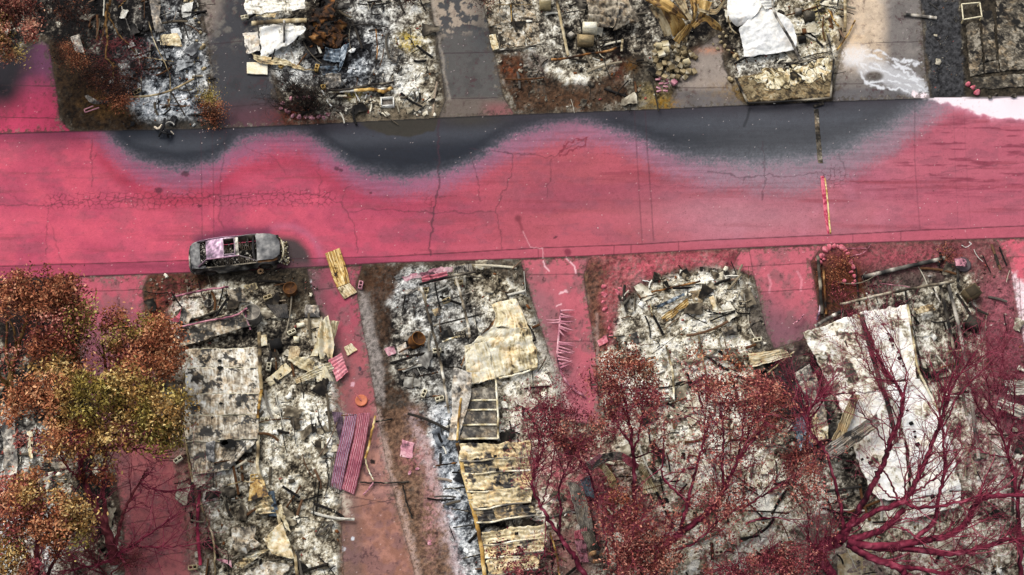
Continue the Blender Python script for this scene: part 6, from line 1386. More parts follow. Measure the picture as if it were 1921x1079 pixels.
rails('rail', 'rail', 'rails on the rubble mound', (
    ([(1222,548,.5),(1260,540,.55),(1314,528,.5)], .04, .03, 'rust', 'long rusty rail across the rubble mound'), ([(1200,560,.4),(1230,552,.4)], .02, .02, 'rust', 'thin rusty rail end left of the long one'),
    ([(1205,526,.3),(1225,530,.3)], .02, .02, 'white', 'small white stick above the long rusty rail'), ([(1250,648,.3),(1262,700,.3),(1264,750,.3)], .05, .03, 'cream', 'pale fallen strip down the middle of the cream rubble'),
    ([(1310,630,.3),(1320,680,.3),(1330,740,.3)], .04, .03, 'tan', 'tan strip right of the pale fallen strip'), ([(1220,570,.4),(1224,592,.3)], .03, .03, 'cream', 'short pale post on the mound'),
    ([(1434,610,.4),(1424,602,.4),(1398,620,.3)], .04, .04, 'char', 'charred branch stub by the driveway edge'), ([(1488,608,.2),(1500,600,.3),(1508,590,.2)], .03, .03, 'pinkm', 'forked pink stick on the driveway near the white roof'),
    ([(1300,770,.3),(1340,790,.3)], .03, .03, 'grey', 'grey stick among the cream rubble'), ([(1440,700,.5),(1470,676,.4),(1490,660,.3)], .03, .03, 'tan', 'thin tan stick below the weathered board sheet'),
    ([(1335,1018,.3),(1337,1050,.3)], .07, .05, 'rust', 'upright dark plank at the bottom among the red branches')))
for u, v, rz, lab in ((1278,1020,.3,'white cinder block below the red branches'),(1348,1038,.1,'grey cinder block right of the dark plank'),(1376,560,.4,'tan cinder block at the right side of the mound'),(1420,640,.2,'cinder block on the gravel by the lower driveway')):
    cinder(u, v, rz, lab, 'cream', .12)
# corrugated debris below
for i, (L, R, st, b, lab) in enumerate((
    ([(1096,870,1.0),(1130,852,1.2),(1170,848,1.1)], [(1110,882,.9),(1140,866,1.1),(1172,862,1.0)], 'grey', .0, 'grey corrugated sheet arching at the top of the pile under the crimson branches'),
    ([(1104,866,1.2),(1126,850,1.3)], [(1112,872,1.1),(1130,854,1.3)], 'pinkm', .1, 'small pink corrugated rim on the arching grey sheet'),
    ([(1168,850,1.1),(1184,860,.9),(1200,872,.6)], [(1164,862,1.0),(1178,874,.8),(1196,880,.5)], 'pinkc', .1, 'pink bent corrugated sheet below the tree trunk'),
    ([(1196,872,.6),(1204,900,.3),(1206,926,.15)], [(1204,868,.6),(1222,900,.3),(1236,926,.15)], 'cream', .1, 'cream fan shaped corrugated sheet pointing down'),
    ([(1118,872,.9),(1134,890,.6),(1146,916,.3)], [(1132,866,1.0),(1150,890,.7),(1162,922,.3)], 'cream', -.05, 'cream corrugated sheet hanging from the arching grey sheet'),
    ([(1064,906,.5),(1076,950,.4),(1090,1000,.3)], [(1088,902,.5),(1104,950,.4),(1116,1000,.3)], 'grey', -.1, 'long dark grey corrugated sheet at the left of the pile'),
    ([(1090,1000,.35),(1108,1040,.3)], [(1112,996,.35),(1124,1030,.3)], 'char', .15, 'black corrugated sheet end touching the dark grey one'),
    ([(1088,900,.5),(1100,930,.4)], [(1108,890,.6),(1116,936,.4)], 'blue', .0, 'short slate blue corrugated piece between longer sheets'),
    ([(1078,996,.3),(1078,1012,.3)], [(1102,990,.3),(1104,1014,.3)], 'pinkc', .1, 'small pink corrugated square at the lower left of the pile'),
    ([(1078,1014,.3),(1090,1056,.2)], [(1100,1014,.3),(1104,1056,.2)], 'pinkm', -.05, 'ragged pink sheet below the small pink square'))):
    sheet('corrugated_sheet', lab, 'corrugated sheet', L, R, 'bent corrugated sheets under the crimson branches', style=st, bias=b, amp=.05, nu=34, nv=60, corr=(6, .03), stripes=(6,'char',.22,1), con=1.6)
mb = MB(); a = np.linspace(0, 5.6, 24); o = P(1118, 1046, .4); sweep(mb, np.stack([o[0]+.28*np.cos(a), o[1]+.22*np.sin(a), o[2]+.02*a], -1), .11, .09, 8, beamcol(24, 'rust', 5)+.03, caps=True); solo(mb, 'rusty_pipe', 'rough', 'thick curled rusty pipe at the bottom below the corrugated sheets', 'pipe', P(1118, 1046, 0), smooth=True)
# lot with the big white roof
stones([(1537,494,.5),(1541,482,.44),(1548,470,.4),(1556,466,.36),(1564,464,.36),(1572,464,.34),(1580,467,.34),(1586,472,.32),(1590,478,.3),(1596,494,.32),(1600,502,.32),(1597,512,.26),(1602,520,.28),(1604,528,.26),(1601,534,.24),(1583,530,.3),(1545,488,.3),(1533,488,.3)], 'pinkc', 'pink stone in the curved edging of the brown planting bed', 'pink stones edging the brown bed', .34)
def bigroof():
    th = thing('roof_wreck', 'very large bright white metal roof with black holes below the steel frame', 'roof', P(1660, 760, 0))
    pan = [([(1505,625,.9),(1540,690,.7),(1568,740,.5)], [(1608,588,1.0),(1640,660,.9),(1668,730,.8)], -.14, {}),
           ([(1568,740,.5),(1600,830,.5),(1625,900,.4),(1650,935,.4)], [(1668,730,.8),(1690,790,.7),(1700,850,.7),(1704,938,.6)], .12, {}),
           ([(1612,586,1.05),(1642,650,.95),(1668,716,.8)], [(1702,571,1.1),(1716,640,1.0),(1718,708,.9)], .1, {}),
           ([(1660,726,.9),(1690,790,.8),(1706,860,.7),(1708,938,.6)], [(1726,708,.9),(1762,770,.7),(1788,850,.6),(1802,920,.4)], .3, {}),
           ([(1708,938,.6),(1690,980,.4)], [(1802,920,.4),(1800,950,.3)], .05, {})]
    for L, R, b, kw in pan:
        mb = MB(); patch(mb, L, R, 60, 60, .08, None, 'white', b-.04, .03, con=2.1, sc=1.6, ragged=.06, fold=.02, stripes=(5,'roofg',.035,1)); part(mb, 'roof_sheet', 'metal', th, True)
    for i, (u, v) in enumerate([(1652,605),(1655,616),(1662,633),(1668,644),(1671,655),(1680,668),(1684,679),(1691,694),(1700,772),(1708,797),(1714,812),(1716,822),(1720,836),(1616,864),(1626,861),(1632,870),(1641,888),(1648,912),(1748,934),(1756,960),(1731,893),(1690,745),(1696,757)]):
        mb = MB(); w = .2 if i % 3 == 0 else .12; box(mb, P(u, v, .62)+[0,0,.46 if v < 700 else .16], (w, w*.8, .06), .4, c(12,11,10), jit=.012); part(mb, 'hole', 'rough', th)
bigroof()
rails('steel_beam', 'beam', 'steel beams around the large white roof', (
    ([(1575,572,.6),(1640,556,.7),(1720,540,.7),(1790,528,.6)], .055, .05, 'roofg', 'long dark front beam above the large white roof'),
    ([(1620,520,.2),(1680,505,.2),(1740,492,.2),(1775,484,.2)], .09, .06, 'grey', 'long ash whitened kerb beam in the reddish gravel'),
    ([(1616,590,1.1),(1640,680,1.1),(1666,760,1.0),(1682,830,.9)], .1, .06, 'char', 'wide black charred beam across the middle of the white roof'),
    ([(1702,571,1.2),(1714,640,1.15),(1722,690,1.05),(1740,730,.9),(1760,770,.8)], .045, .04, 'cream', 'pale bent edge strip along the right side of the white roof'),
    ([(1778,530,.5),(1800,620,.5),(1818,720,.5),(1836,860,.4)], .07, .06, 'grey', 'outer grey long beam right of the white roof'),
    ([(1764,534,.5),(1778,600,.5),(1796,690,.5),(1814,780,.4)], .06, .05, 'char', 'inner dark long beam right of the white roof'),
    ([(1698,545,.6),(1706,590,.6),(1722,660,.5),(1738,720,.4)], .045, .045, 'char', 'dark beam along the right edge under the white roof'),
    ([(1750,540,.5),(1764,568,.4)], .03, .03, 'grey', 'short brace slanting between the dark beams'), ([(1786,616,.4),(1804,612,.4)], .03, .03, 'grey', 'upper short tie between the inner and outer beams'),
    ([(1778,660,.4),(1810,656,.4)], .03, .03, 'tan', 'lower short tie between the inner and outer beams'), ([(1764,690,.3),(1800,680,.3)], .025, .025, 'rust', 'thin rusty tie low between the beams'),
    ([(1534,480,.25),(1538,530,.25),(1542,590,.25)], .07, .06, 'char', 'black border beam on the left of the brown bed'), ([(1544,500,.2),(1550,590,.2)], .05, .04, 'rust', 'rusty thin border board beside the black border beam'),
    ([(1530,612,.5),(1556,596,.6),(1580,584,.6)], .08, .03, 'grey', 'pale ragged board at the corner of the white roof'), ([(1580,570,.4),(1582,584,.4),(1576,620,.7),(1590,650,.9)], .025, .025, 'char', 'black cable hanging over the left part of the white roof'),
    ([(1796,505,.3),(1798,540,.3)], .06, .05, 'char', 'black notched post at the right end of the front beam'), ([(1540,550,.2),(1538,580,.2),(1532,600,.15)], .04, .03, 'lilac', 'curved lilac pipe at the driveway edge'),
    ([(1650,532,.2),(1690,536,.25),(1710,540,.2)], .015, .015, 'pinkm', 'thin pink wire above the long front beam'), ([(1590,466,.1),(1625,466,.12)], .012, .012, 'pinkm', 'thin pink wire leading right from the curved stone edging'), ([(1592,482,.1),(1620,474,.15),(1634,458,.12)], .015, .015, 'pinkm', 'bent pink wire loop beside the curved stone edging'),
    ([(1804,460,.08),(1812,464,.08),(1822,458,.08),(1818,454,.08)], .012, .012, 'white', 'thin white squiggled wire on the reddish gravel'), ([(1625,510,.15),(1618,520,.15),(1622,530,.1)], .015, .015, 'grey', 'small pale hoop at the left end of the ash whitened beam')))
for L, R, st, b, lab, kw in (
    ([(1545,838,1.3),(1645,775,1.5)], [(1562,864,1.1),(1653,797,1.4)], 'grey', -.12, 'large grey weathered plank panel crossing the left side of the white roof', dict(streak=.7, stripes=(5,'char',.12,1), nv=60)),
    ([(1560,826,.8),(1598,738,1.0)], [(1580,836,.8),(1614,742,1.0)], 'tan', .0, 'tan ribbed panel standing beside the large grey plank panel', dict(streak=.8, corr=(5,.03))),
    ([(1500,720,.6),(1520,800,.4)], [(1530,700,.8),(1552,790,.6)], 'grey', .0, 'grey crumpled sheet among the dark wreck left of the white roof', dict(amp=.15)),
    ([(1516,780,.4),(1522,830,.3)], [(1550,770,.5),(1555,822,.4)], 'cream', .05, 'pale torn sheet in the black hollow left of the plank panel', dict(amp=.12, con=2.4)),
    ([(1490,700,.5),(1496,730,.3)], [(1520,684,.7),(1526,710,.5)], 'grey', -.05, 'rounded dark grey sheet at the end of the pink driveway', dict(amp=.1)),
    ([(1885,712,.8),(1935,708,1.0)], [(1888,740,.6),(1935,740,.8)], 'grey', .1, 'grey weathered board panel at the right picture edge', dict(streak=.8)),
    ([(1874,744,.6),(1935,768,.7)], [(1870,764,.5),(1930,792,.6)], 'grey', .0, 'second grey board panel below the first at the right picture edge', dict(streak=.8)),
    ([(1712,580,.5),(1720,590,.4)], [(1750,570,.5),(1756,582,.4)], 'tan', .15, 'tan flat board between the beams right of the white roof', dict()),
    ([(1600,592,.6),(1604,598,.6)], [(1620,588,.6),(1622,594,.6)], 'wood', .2, 'small yellow strip at the top of the white roof', dict()),
    ([(1485,790,.2),(1500,850,.1)], [(1512,780,.3),(1526,840,.2)], 'blue', -.1, 'dark blue black sheet in the shadowed wreck below the driveway', dict(fold=.06, streak=.6)),
    ([(1790,486,.4),(1792,500,.3)], [(1812,488,.4),(1815,502,.3)], 'pinkm', -.1, 'crumpled pink black scrap at the right end of the ash beam', dict(amp=.12))):
    sheet('scrap_panel', lab, 'panel', L, R, 'scrap panels around the large white roof', style=st, bias=b, **{**dict(amp=.05, nu=26, nv=30, con=2.), **kw})
appliance('metal_box', 'open dark box with tan sides at the right of the steel beams', 1818, 556, .75, .6, .6, .5, 'conc', .25, open_=True)
appliance('metal_box', 'dark tilted box below the open box with tan sides', 1822, 612, .7, .6, .5, -.6, 'dconc', .2)
mb = MB(); disc(mb, P(1806, 497, .1), .42, .06, c(70,58,62), 28); solo(mb, 'round_plate', 'metal', 'dark purple round plate at the right end of the ash whitened beam', 'plate', P(1806, 497, 0))
sheet('concrete_slab', 'pale grey flat slab at the bottom left of the large bare tree', 'slab', [(1572,1030,.08),(1570,1100,.08)], [(1632,1024,.08),(1650,1100,.08)], style='conc', bias=.25, amp=.008, thick=.06, m='slab', con=.8)
for L, R, lab, st, b in (([(0,770,.4),(10,900,.2)], [(28,764,.5),(34,900,.3)], 'grey crumpled sheet at the left edge under the rust coloured tree', 'grey', .05), ([(50,810,.4),(54,862,.3)], [(60,806,.4),(62,860,.3)], 'narrow white upright strip under the large gold tree', 'cream', .1), ([(95,850,.15),(96,880,.1)], [(138,848,.15),(140,878,.1)], 'grey slab under the large gold tree', 'dconc', .2),
    ([(26,1000,.3),(20,1090,.2)], [(70,990,.3),(86,1080,.2)], 'bluish white crumpled sheet at the bottom left under the orange tree', 'grey', .25), ([(80,855,.25),(82,868,.2)], [(92,855,.25),(92,868,.2)], 'small tan box panel beside the grey slab', 'wood', .1)):
    sheet('debris_sheet', lab, 'sheet', L, R, 'debris sheets under the left trees', style=st, bias=b, amp=.1, nu=30)
appliance('concrete_block', 'cream square block under the gold tree, left of the pair', 97, 892, .24, .24, .15, .4, 'cream', .8)
appliance('concrete_block', 'cream square block under the gold tree, right of the pair', 112, 892, .24, .24, .15, 1.0, 'cream', .75)
beam('pale_kerb_rail', 'pink white kerb rail at the left picture edge beneath the rust coloured tree', 'kerb rail', [(-20,531,.12),(30,528,.12)], .05, .05, 'pinkc')

# ------------------------------------------------------------------ trees and shrubs
CR = {
 'crimson': [(0,(38,9,20)),(.4,(98,28,48)),(.7,(154,58,80)),(1,(206,118,134))],
 'redbark': [(0,(36,14,18)),(.4,(84,34,38)),(.7,(130,62,66)),(1,(176,96,98))],
 'brown': [(0,(20,13,9)),(.4,(66,42,26)),(.7,(128,88,56)),(1,(176,136,92))],
 'yellow': [(0,(60,42,18)),(.5,(146,108,62)),(1,(200,166,108))],
 'pinkbr': [(0,(70,34,32)),(.5,(150,92,84)),(1,(208,158,144))],
 'black': [(0,(8,7,7)),(.5,(26,22,20)),(1,(60,52,46))],
}
LF = {
 'rust': [(0,(44,18,12)),(.35,(112,54,34)),(.65,(170,98,66)),(1,(222,160,118))],
 'pinkrust': [(0,(56,20,24)),(.35,(124,54,54)),(.65,(182,100,88)),(1,(230,166,144))],
 'olive': [(0,(34,26,8)),(.35,(92,74,26)),(.65,(150,126,54)),(1,(216,198,118))],
 'gold': [(0,(46,28,12)),(.35,(126,88,42)),(.65,(188,144,80)),(1,(238,208,144))],
 'orange': [(0,(50,22,14)),(.35,(130,70,44)),(.65,(190,116,78)),(1,(236,180,132))],
 'red': [(0,(50,18,20)),(.35,(116,50,46)),(.65,(172,96,80)),(1,(230,172,144))],
 'brownr': [(0,(10,6,5)),(.4,(34,17,12)),(.75,(72,38,25)),(1,(128,76,48))],
 'crim': [(0,(48,12,22)),(.4,(106,34,50)),(.7,(152,68,76)),(1,(206,124,122))],
}
def grow(mb, start, d, length, r, depth, out, col, rs, up=.25, spread=.7, kids=4, minr=.009, curl=.25):
    n = 6; pts = [start]; dd = d/np.linalg.norm(d)
    for k in range(n-1):
        dd = dd+rs.normal(0, curl*.35, 3)+np.array([0, 0, up*.08]); dd /= np.linalg.norm(dd); pts.append(pts[-1]+dd*length/(n-1))
    pts = np.array(pts); rr = np.linspace(r, max(r*.45, minr*.6), n)
    sweep(mb, pts, rr, None, 3 if r < .02 else 5, pal(np.clip(rs.uniform(.35, .75)+np.linspace(-.05, .2, n), 0, 1), CR[col]), caps=False)
    out.append(pts[-1]); 
    if depth <= 1: out.append(pts[3])
    if depth > 0:
        for k in range(kids):
            i = rs.integers(1, n); q = pts[min(i, n-1)]; t = pts[min(i, n-1)]-pts[min(i, n-1)-1]; t = t/np.linalg.norm(t)
            nd = t*.75+rs.normal(0, spread, 3)*np.array([1, 1, .7]); nd[2] += up*.4
            grow(mb, q, nd, length*rs.uniform(.45, .75), r*rs.uniform(.45, .62), depth-1, out, col, rs, up, spread, kids, minr, curl)
def leaves(name, pts, cols, size, th, rs, stylefn):
    n = len(pts); pts = np.asarray(pts)
    V0 = np.array([[-1,0,0],[-.3,-.42,.12],[.55,-.3,.1],[1,0,-.05],[.5,.36,.1],[-.35,.4,.14]])*.5
    s = size*rs.uniform(.55, 1.3, n)
    V = V0[None]*s[:, None, None]
    a, b, g = rs.uniform(0, 6.28, n), rs.normal(0, .6, n), rs.normal(0, .6, n)
    x, y, z = V[..., 0], V[..., 1], V[..., 2]
    y, z = y*np.cos(g)[:, None]-z*np.sin(g)[:, None], y*np.sin(g)[:, None]+z*np.cos(g)[:, None]
    x, z = x*np.cos(b)[:, None]+z*np.sin(b)[:, None], -x*np.sin(b)[:, None]+z*np.cos(b)[:, None]
    x, y = x*np.cos(a)[:, None]-y*np.sin(a)[:, None], x*np.sin(a)[:, None]+y*np.cos(a)[:, None]
    V = np.stack([x, y, z], -1)+pts[:, None]
    F = (np.array([[0,1,2,3],[0,3,4,5]])[None]+np.arange(n)[:, None, None]*6).reshape(-1, 4)
    mb = MB(); mb.add(V.reshape(-1, 3), F, np.repeat(cols, 6, 0)); return part(mb, name, 'leaf', th)
def tree(name, label, cat, base, limbs, bark, blobs=(), leafn=0, leafsize=.16, twigs=0, tw=dict(), seed=1, group=None, ground=None):
    """limbs: [[(u, v, z, r), ...]]; blobs: (u, v, z, ru, rv, rz, style, weight, blend style)"""
    rs = np.random.default_rng(seed); th = thing(name, label, cat, P(base[0], base[1], 0), group)
    mb = MB(); segs = []
    for li, L in enumerate(limbs):
        p = np.array([np.append(P(*q[:3]), q[3]) for q in L]); q = catmull(p, max(10, 7*len(L)))
        q[1:-1, :3] += rs.normal(0, .025, (len(q)-2, 3)); r = np.maximum(q[:, 3], .008)
        t = np.arange(len(q))*.3
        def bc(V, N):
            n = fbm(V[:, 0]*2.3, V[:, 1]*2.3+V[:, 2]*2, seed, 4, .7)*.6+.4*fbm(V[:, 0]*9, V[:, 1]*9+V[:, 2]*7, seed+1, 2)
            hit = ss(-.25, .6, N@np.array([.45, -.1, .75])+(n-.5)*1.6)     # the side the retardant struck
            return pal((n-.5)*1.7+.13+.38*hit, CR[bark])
        sweep(mb, q[:, :3], r, None, 10, bc)
        segs.append((q, L))
    part(mb, 'trunk', 'bark', th, True)
    ends = []
    if twigs:
        mb = MB(); T = []
        w = np.array([np.linalg.norm(np.diff(q[:, :3], axis=0), axis=1).sum() for q, _ in segs]); w /= w.sum()
        for _ in range(twigs):
            q, L = segs[rs.choice(len(segs), p=w)]; f = rs.uniform(tw.get('f0', .35), 1)**.8; i = min(int(f*(len(q)-1)), len(q)-1)
            d = q[min(i+1, len(q)-1), :3]-q[max(i-1, 0), :3]; d /= np.linalg.norm(d)+1e-9
            nd = d*tw.get('along', .9)+rs.normal(0, tw.get('sp', .7), 3)*np.array([1, 1, .6])+np.array(tw.get('bias', (0, .25, .2)))
            grow(mb, q[i, :3], nd, rs.uniform(*tw.get('len', (.7, 1.8))), min(q[i, 3]*.6, tw.get('r', .03)), tw.get('depth', 2), ends, tw.get('col', bark), rs, kids=tw.get('kids', 4), curl=tw.get('curl', .3))
        part(mb, 'twigs', 'bark', th)
    if leafn:
        pts, cols = [], []
        W = np.array([b[7]*b[3]*b[4] for b in blobs], float); W /= W.sum()
        for b, w in zip(blobs, W):
            u, v, z, ru, rv, rz, st = b[:7]; st2 = b[8] if len(b) > 8 else st; n = int(leafn*w); ctr = P(u, v, z)
            ncl = max(6, n//34); d = rs.normal(size=(ncl, 3)); d /= np.linalg.norm(d, axis=1)[:, None]
            cc = d*(rs.uniform(.15, 1, ncl)**.42)[:, None]
            cc = ctr+cc*np.array([ru/PXM, rv/PXM, rz]); keep = (vn(cc[:, 0]*1.1+9, cc[:, 1]*1.1+seed, seed) > .24); cc = cc[keep] if keep.any() else cc; ncl = len(cc)
            k = rs.integers(0, ncl, n); cs = rs.uniform(.12, .42, ncl)
            p = cc[k]+rs.normal(0, 1, (n, 3))*(cs[k][:, None])*np.array([.9, .9, .5])
            tone = rs.uniform(.12, .84, ncl)[k]+rs.normal(0, .14, n)+.12*np.clip(p[:, 2]-cc[k][:, 2], -.4, .4)/.2; mixv = ss(.4, .6, fbm(p[:, 0]*.6+seed, p[:, 1]*.6, seed+3, 3))[:, None]  # leaves high in a clump lighter, low ones darker: shade put into colour
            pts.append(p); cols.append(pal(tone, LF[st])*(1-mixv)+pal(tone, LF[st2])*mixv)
        if ends and tw.get('leafends', 0):
            e = np.array(ends); k = rs.integers(0, len(e), int(tw['leafends'])); p = e[k]+rs.normal(0, .09, (len(k), 3))
            pts.append(p); cols.append(pal(rs.uniform(.2, .9, len(k)), LF[tw.get('ls', 'red')]))
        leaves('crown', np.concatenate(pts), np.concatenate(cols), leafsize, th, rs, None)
    elif ends and tw.get('leafends', 0):
        e = np.array(ends); k = rs.integers(0, len(e), int(tw['leafends'])); p = e[k]+rs.normal(0, .09, (len(k), 3))
        leaves('crown', p, pal(rs.uniform(.15, .9, len(k)), LF[tw.get('ls', 'red')]), leafsize, th, rs, None)
    return th
GT = 'scorched leafy trees at the lower left'
tree('broadleaf_tree', 'rust and pink leafed tree at the left edge just below the road', 'tree', (22,760),
     [[(24,760,.0,.2),(20,735,1,.17),(22,700,2,.14),(34,650,3.2,.1),(50,600,4.4,.07),(62,560,5.2,.04)],[(20,735,1,.12),(4,712,2,.1),(-10,690,3,.07)],[(22,712,1.8,.09),(12,660,3,.07),(14,600,4.2,.04),(6,575,5,.03)],
      [(54,690,1.4,.1),(66,665,2.2,.08),(64,640,3,.07),(70,600,4,.05),(76,575,4.6,.03)],[(30,655,3,.06),(26,620,4,.05),(12,590,4.6,.03)],[(64,655,2.4,.05),(86,640,3.2,.03)]], 'yellow',
     [(78,540,5.2,70,34,1.2,'pinkrust',1.2,'rust'),(30,560,5,44,40,1,'rust',1,'orange'),(112,590,4.6,46,52,1.3,'pinkrust',1.2,'rust'),(145,598,4.4,26,44,1.1,'olive',1.3,'gold'),(105,650,4,48,42,1.2,'rust',1,'pinkrust'),(126,690,3.4,26,34,1,'olive',.6,'rust'),(28,640,3.4,40,50,.8,'pinkrust',.16,'red')],
     13000, .155, 26, dict(len=(.6, 1.2), depth=1, col='pinkbr', r=.025), 3, GT)
tree('broadleaf_tree', 'rust and olive leafed tree in front of the long curled panel', 'tree', (208,716),
     [[(208,716,0,.1),(202,700,.8,.08),(196,670,1.8,.06),(192,640,2.8,.04)],[(204,705,.6,.06),(214,690,1.2,.05),(240,660,2.4,.03)],[(198,680,1.5,.04),(184,650,2.4,.02)],[(204,700,.7,.05),(250,690,1.6,.04),(290,650,2.8,.03)]], 'brown',
     [(222,606,3.6,24,26,.8,'olive',.7,'rust'),(236,634,3.4,46,26,.9,'rust',.9,'olive'),(292,640,3,44,44,1.1,'rust',1.2,'orange'),(300,670,2.8,34,40,1,'orange',1.1,'rust'),(250,680,2.6,40,26,.9,'pinkrust',.9,'rust'),(268,612,3,26,18,.8,'rust',.8,'olive')],
     9600, .145, 22, dict(len=(.5, 1.1), depth=1, col='brown', r=.02), 5, GT)
tree('broadleaf_tree', 'large gold and orange tree with dark forked trunk at the lower left', 'tree', (216,1050),
     [[(216,1056,0,.26),(206,1010,1,.22),(188,970,1.8,.18),(168,930,2.6,.15),(154,890,3.4,.12),(150,850,4.2,.08),(140,800,5,.05)],[(200,1000,1.2,.14),(197,950,2.2,.1),(192,900,3.2,.07),(200,840,4.2,.04)],
      [(214,1035,.5,.12),(224,990,1.4,.09),(236,950,2.2,.07),(262,905,3,.05),(276,880,3.6,.03)],[(150,862,3.9,.07),(178,850,4.2,.06),(220,836,4.6,.04),(250,826,5,.03)],[(160,910,3,.06),(130,880,3.6,.04),(110,850,4.2,.03)]], 'redbark',
     [(110,718,5.8,60,34,1,'orange',1,'gold'),(60,770,5.4,54,40,1,'orange',1,'pinkrust'),(170,745,6,60,40,1.3,'gold',1.2,'olive'),(250,730,5.8,56,38,1.2,'olive',1,'gold'),(300,770,5.4,46,48,1.3,'gold',1.2,'olive'),(210,800,5.2,60,38,1.2,'olive',1,'gold'),(130,820,4.8,54,34,1,'gold',1,'orange'),(60,830,4.6,30,22,.8,'pinkrust',.5,'rust'),(310,812,5,36,26,1,'olive',1,'olive'),(262,690,5.6,34,24,.8,'rust',.7,'orange'),(190,885,3.8,46,16,.6,'rust',.35,'gold')],
     21000, .16, 40, dict(len=(.7, 1.6), depth=2, col='crimson', r=.03, f0=.2, bias=(.5, .1, .1)), 7, GT)
tree('bare_shrub', 'crimson leafless shrub spreading over the pink driveway at the lower left', 'shrub', (212,1050),
     [[(212,1044,.2,.1),(240,1030,.6,.09),(262,1014,1,.06),(300,988,1.6,.04),(340,960,2,.02)],[(246,1024,.8,.06),(270,1026,1,.05),(310,1026,1.2,.035),(356,1024,1.4,.02)],[(222,1036,.4,.07),(234,1056,.4,.05),(250,1064,.4,.03)],[(236,850,3,.05),(262,842,3.2,.04),(290,850,3.4,.03),(330,846,3.6,.015)],
      [(262,905,2.6,.04),(290,918,2.6,.04),(320,922,2.6,.03),(372,910,2.6,.02)],[(214,1050,.2,.08),(180,1060,.6,.05),(120,1070,1,.03)]], 'crimson', (), 0, .1, 90, dict(len=(.7, 1.8), depth=2, kids=3, col='crimson', r=.022, f0=.05, sp=.7, bias=(.1,.1,.05)), 9)
tree('broadleaf_tree', 'orange and gold tree in the bottom left corner of the picture', 'tree', (60,1180),
     [[(60,1180,0,.2),(66,1100,1.6,.16),(70,1020,3.2,.1),(70,960,4.6,.05)],[(66,1110,1.4,.1),(110,1040,3,.06),(140,980,4,.03)],[(68,1080,2,.08),(30,1000,3.8,.05)]], 'redbark',
     [(30,930,5,46,36,1,'orange',1.1,'pinkrust'),(80,920,5.2,50,32,1,'orange',1,'gold'),(120,960,4.8,44,34,1,'gold',1,'orange'),(60,980,4.6,60,36,1,'pinkrust',1,'orange'),(140,990,4.2,30,26,.8,'gold',.9,'olive'),(8,1040,4,30,46,1,'gold',1,'olive'),(100,1020,4,40,20,.8,'rust',.5,'orange'),(60,1068,3.6,60,20,.8,'rust',.35,'crim')],
     11500, .155, 60, dict(len=(.6, 1.6), depth=1, col='crimson', r=.02), 11, GT)
tree('bare_shrub', 'low red brown twiggy shrub at the bottom between the gold tree and the pink driveway', 'shrub', (170,1075),
     [[(200,1080,.2,.05),(150,1060,.6,.03),(100,1040,1,.02)],[(200,1080,.2,.05),(170,1040,.8,.03),(130,1000,1.4,.02)],[(205,1080,.2,.05),(230,1060,.6,.03),(260,1050,.8,.02)],[(190,1090,.2,.05),(120,1090,.6,.03),(60,1080,.8,.02)]], 'redbark', (), 0, .08, 70, dict(len=(.5, 1.4), depth=2, col='redbark', r=.014, f0=.1, leafends=900, ls='brownr'), 13)
tree('broadleaf_tree', 'dark red and olive leafed tree in the upper left corner', 'tree', (-10,150),
     [[(-30,150,0,.2),(-6,100,2.5,.14),(20,60,4,.08)],[(-6,100,2.5,.1),(10,30,4.5,.05)]], 'black',
     [(8,92,4.6,34,24,1,'olive',.8,'red'),(22,60,5,40,36,1.2,'red',1.1,'olive'),(40,16,5.2,44,26,1.2,'red',.9,'brownr'),(2,30,5.2,40,40,1.2,'brownr',1,'red'),(100,20,4,60,34,1,'brownr',.35,'brownr')], 9000, .14, 10, dict(len=(.6, 1.2), depth=1), 15)
tree('burned_tree', 'small burned tree with yellow brown forked branches and rusty leaves on the upper left lot', 'tree', (216,236),
     [[(208,-20,4.5,.07),(206,0,4.2,.07),(199,26,3.6,.065),(200,60,3,.055),(202,80,2.6,.05),(198,106,2.2,.045),(210,120,1.8,.04),(213,150,1.2,.03),(216,172,.8,.02)],[(202,24,3.6,.05),(214,48,3,.04),(226,68,2.6,.035),(244,86,2.2,.03),(252,97,1.8,.025),(264,115,1.4,.015)],
      [(198,34,3.4,.03),(192,70,2.4,.02),(191,90,1.8,.012)],[(211,120,1.8,.03),(224,130,1.4,.02),(232,142,1,.012)],[(236,0,3.5,.025),(222,14,3,.02)]], 'yellow',
     [(178,140,1.6,34,26,.6,'brownr',1,'brownr'),(212,160,1.5,44,30,.7,'brownr',1.3,'brownr'),(222,185,1.2,30,18,.5,'brownr',1,'rust'),(122,100,1.6,30,24,.6,'brownr',1,'rust'),(140,118,1.4,26,16,.5,'brownr',.8,'rust'),(272,122,1,22,18,.5,'brownr',.6,'brownr'),(150,40,2,50,40,1,'brownr',.12,'brownr')], 9000, .09, 40, dict(len=(.4, 1.0), depth=2, col='redbark', r=.015), 17)
tree('rusty_bush', 'small orange brown bush at the road edge beside the dark asphalt driveway', 'bush', (394,236),
     [[(402,238,0,.03),(398,220,.4,.02),(392,196,.9,.015)],[(402,238,0,.03),(388,214,.5,.015)],[(402,238,0,.03),(406,206,.6,.015)]], 'brown', [(394,182,.8,22,16,.4,'rust',1,'olive'),(398,202,.6,22,16,.4,'brownr',1,'rust'),(400,222,.4,12,16,.3,'rust',1,'orange')], 2600, .085, 16, dict(len=(.3, .7), depth=1, r=.01), 19)
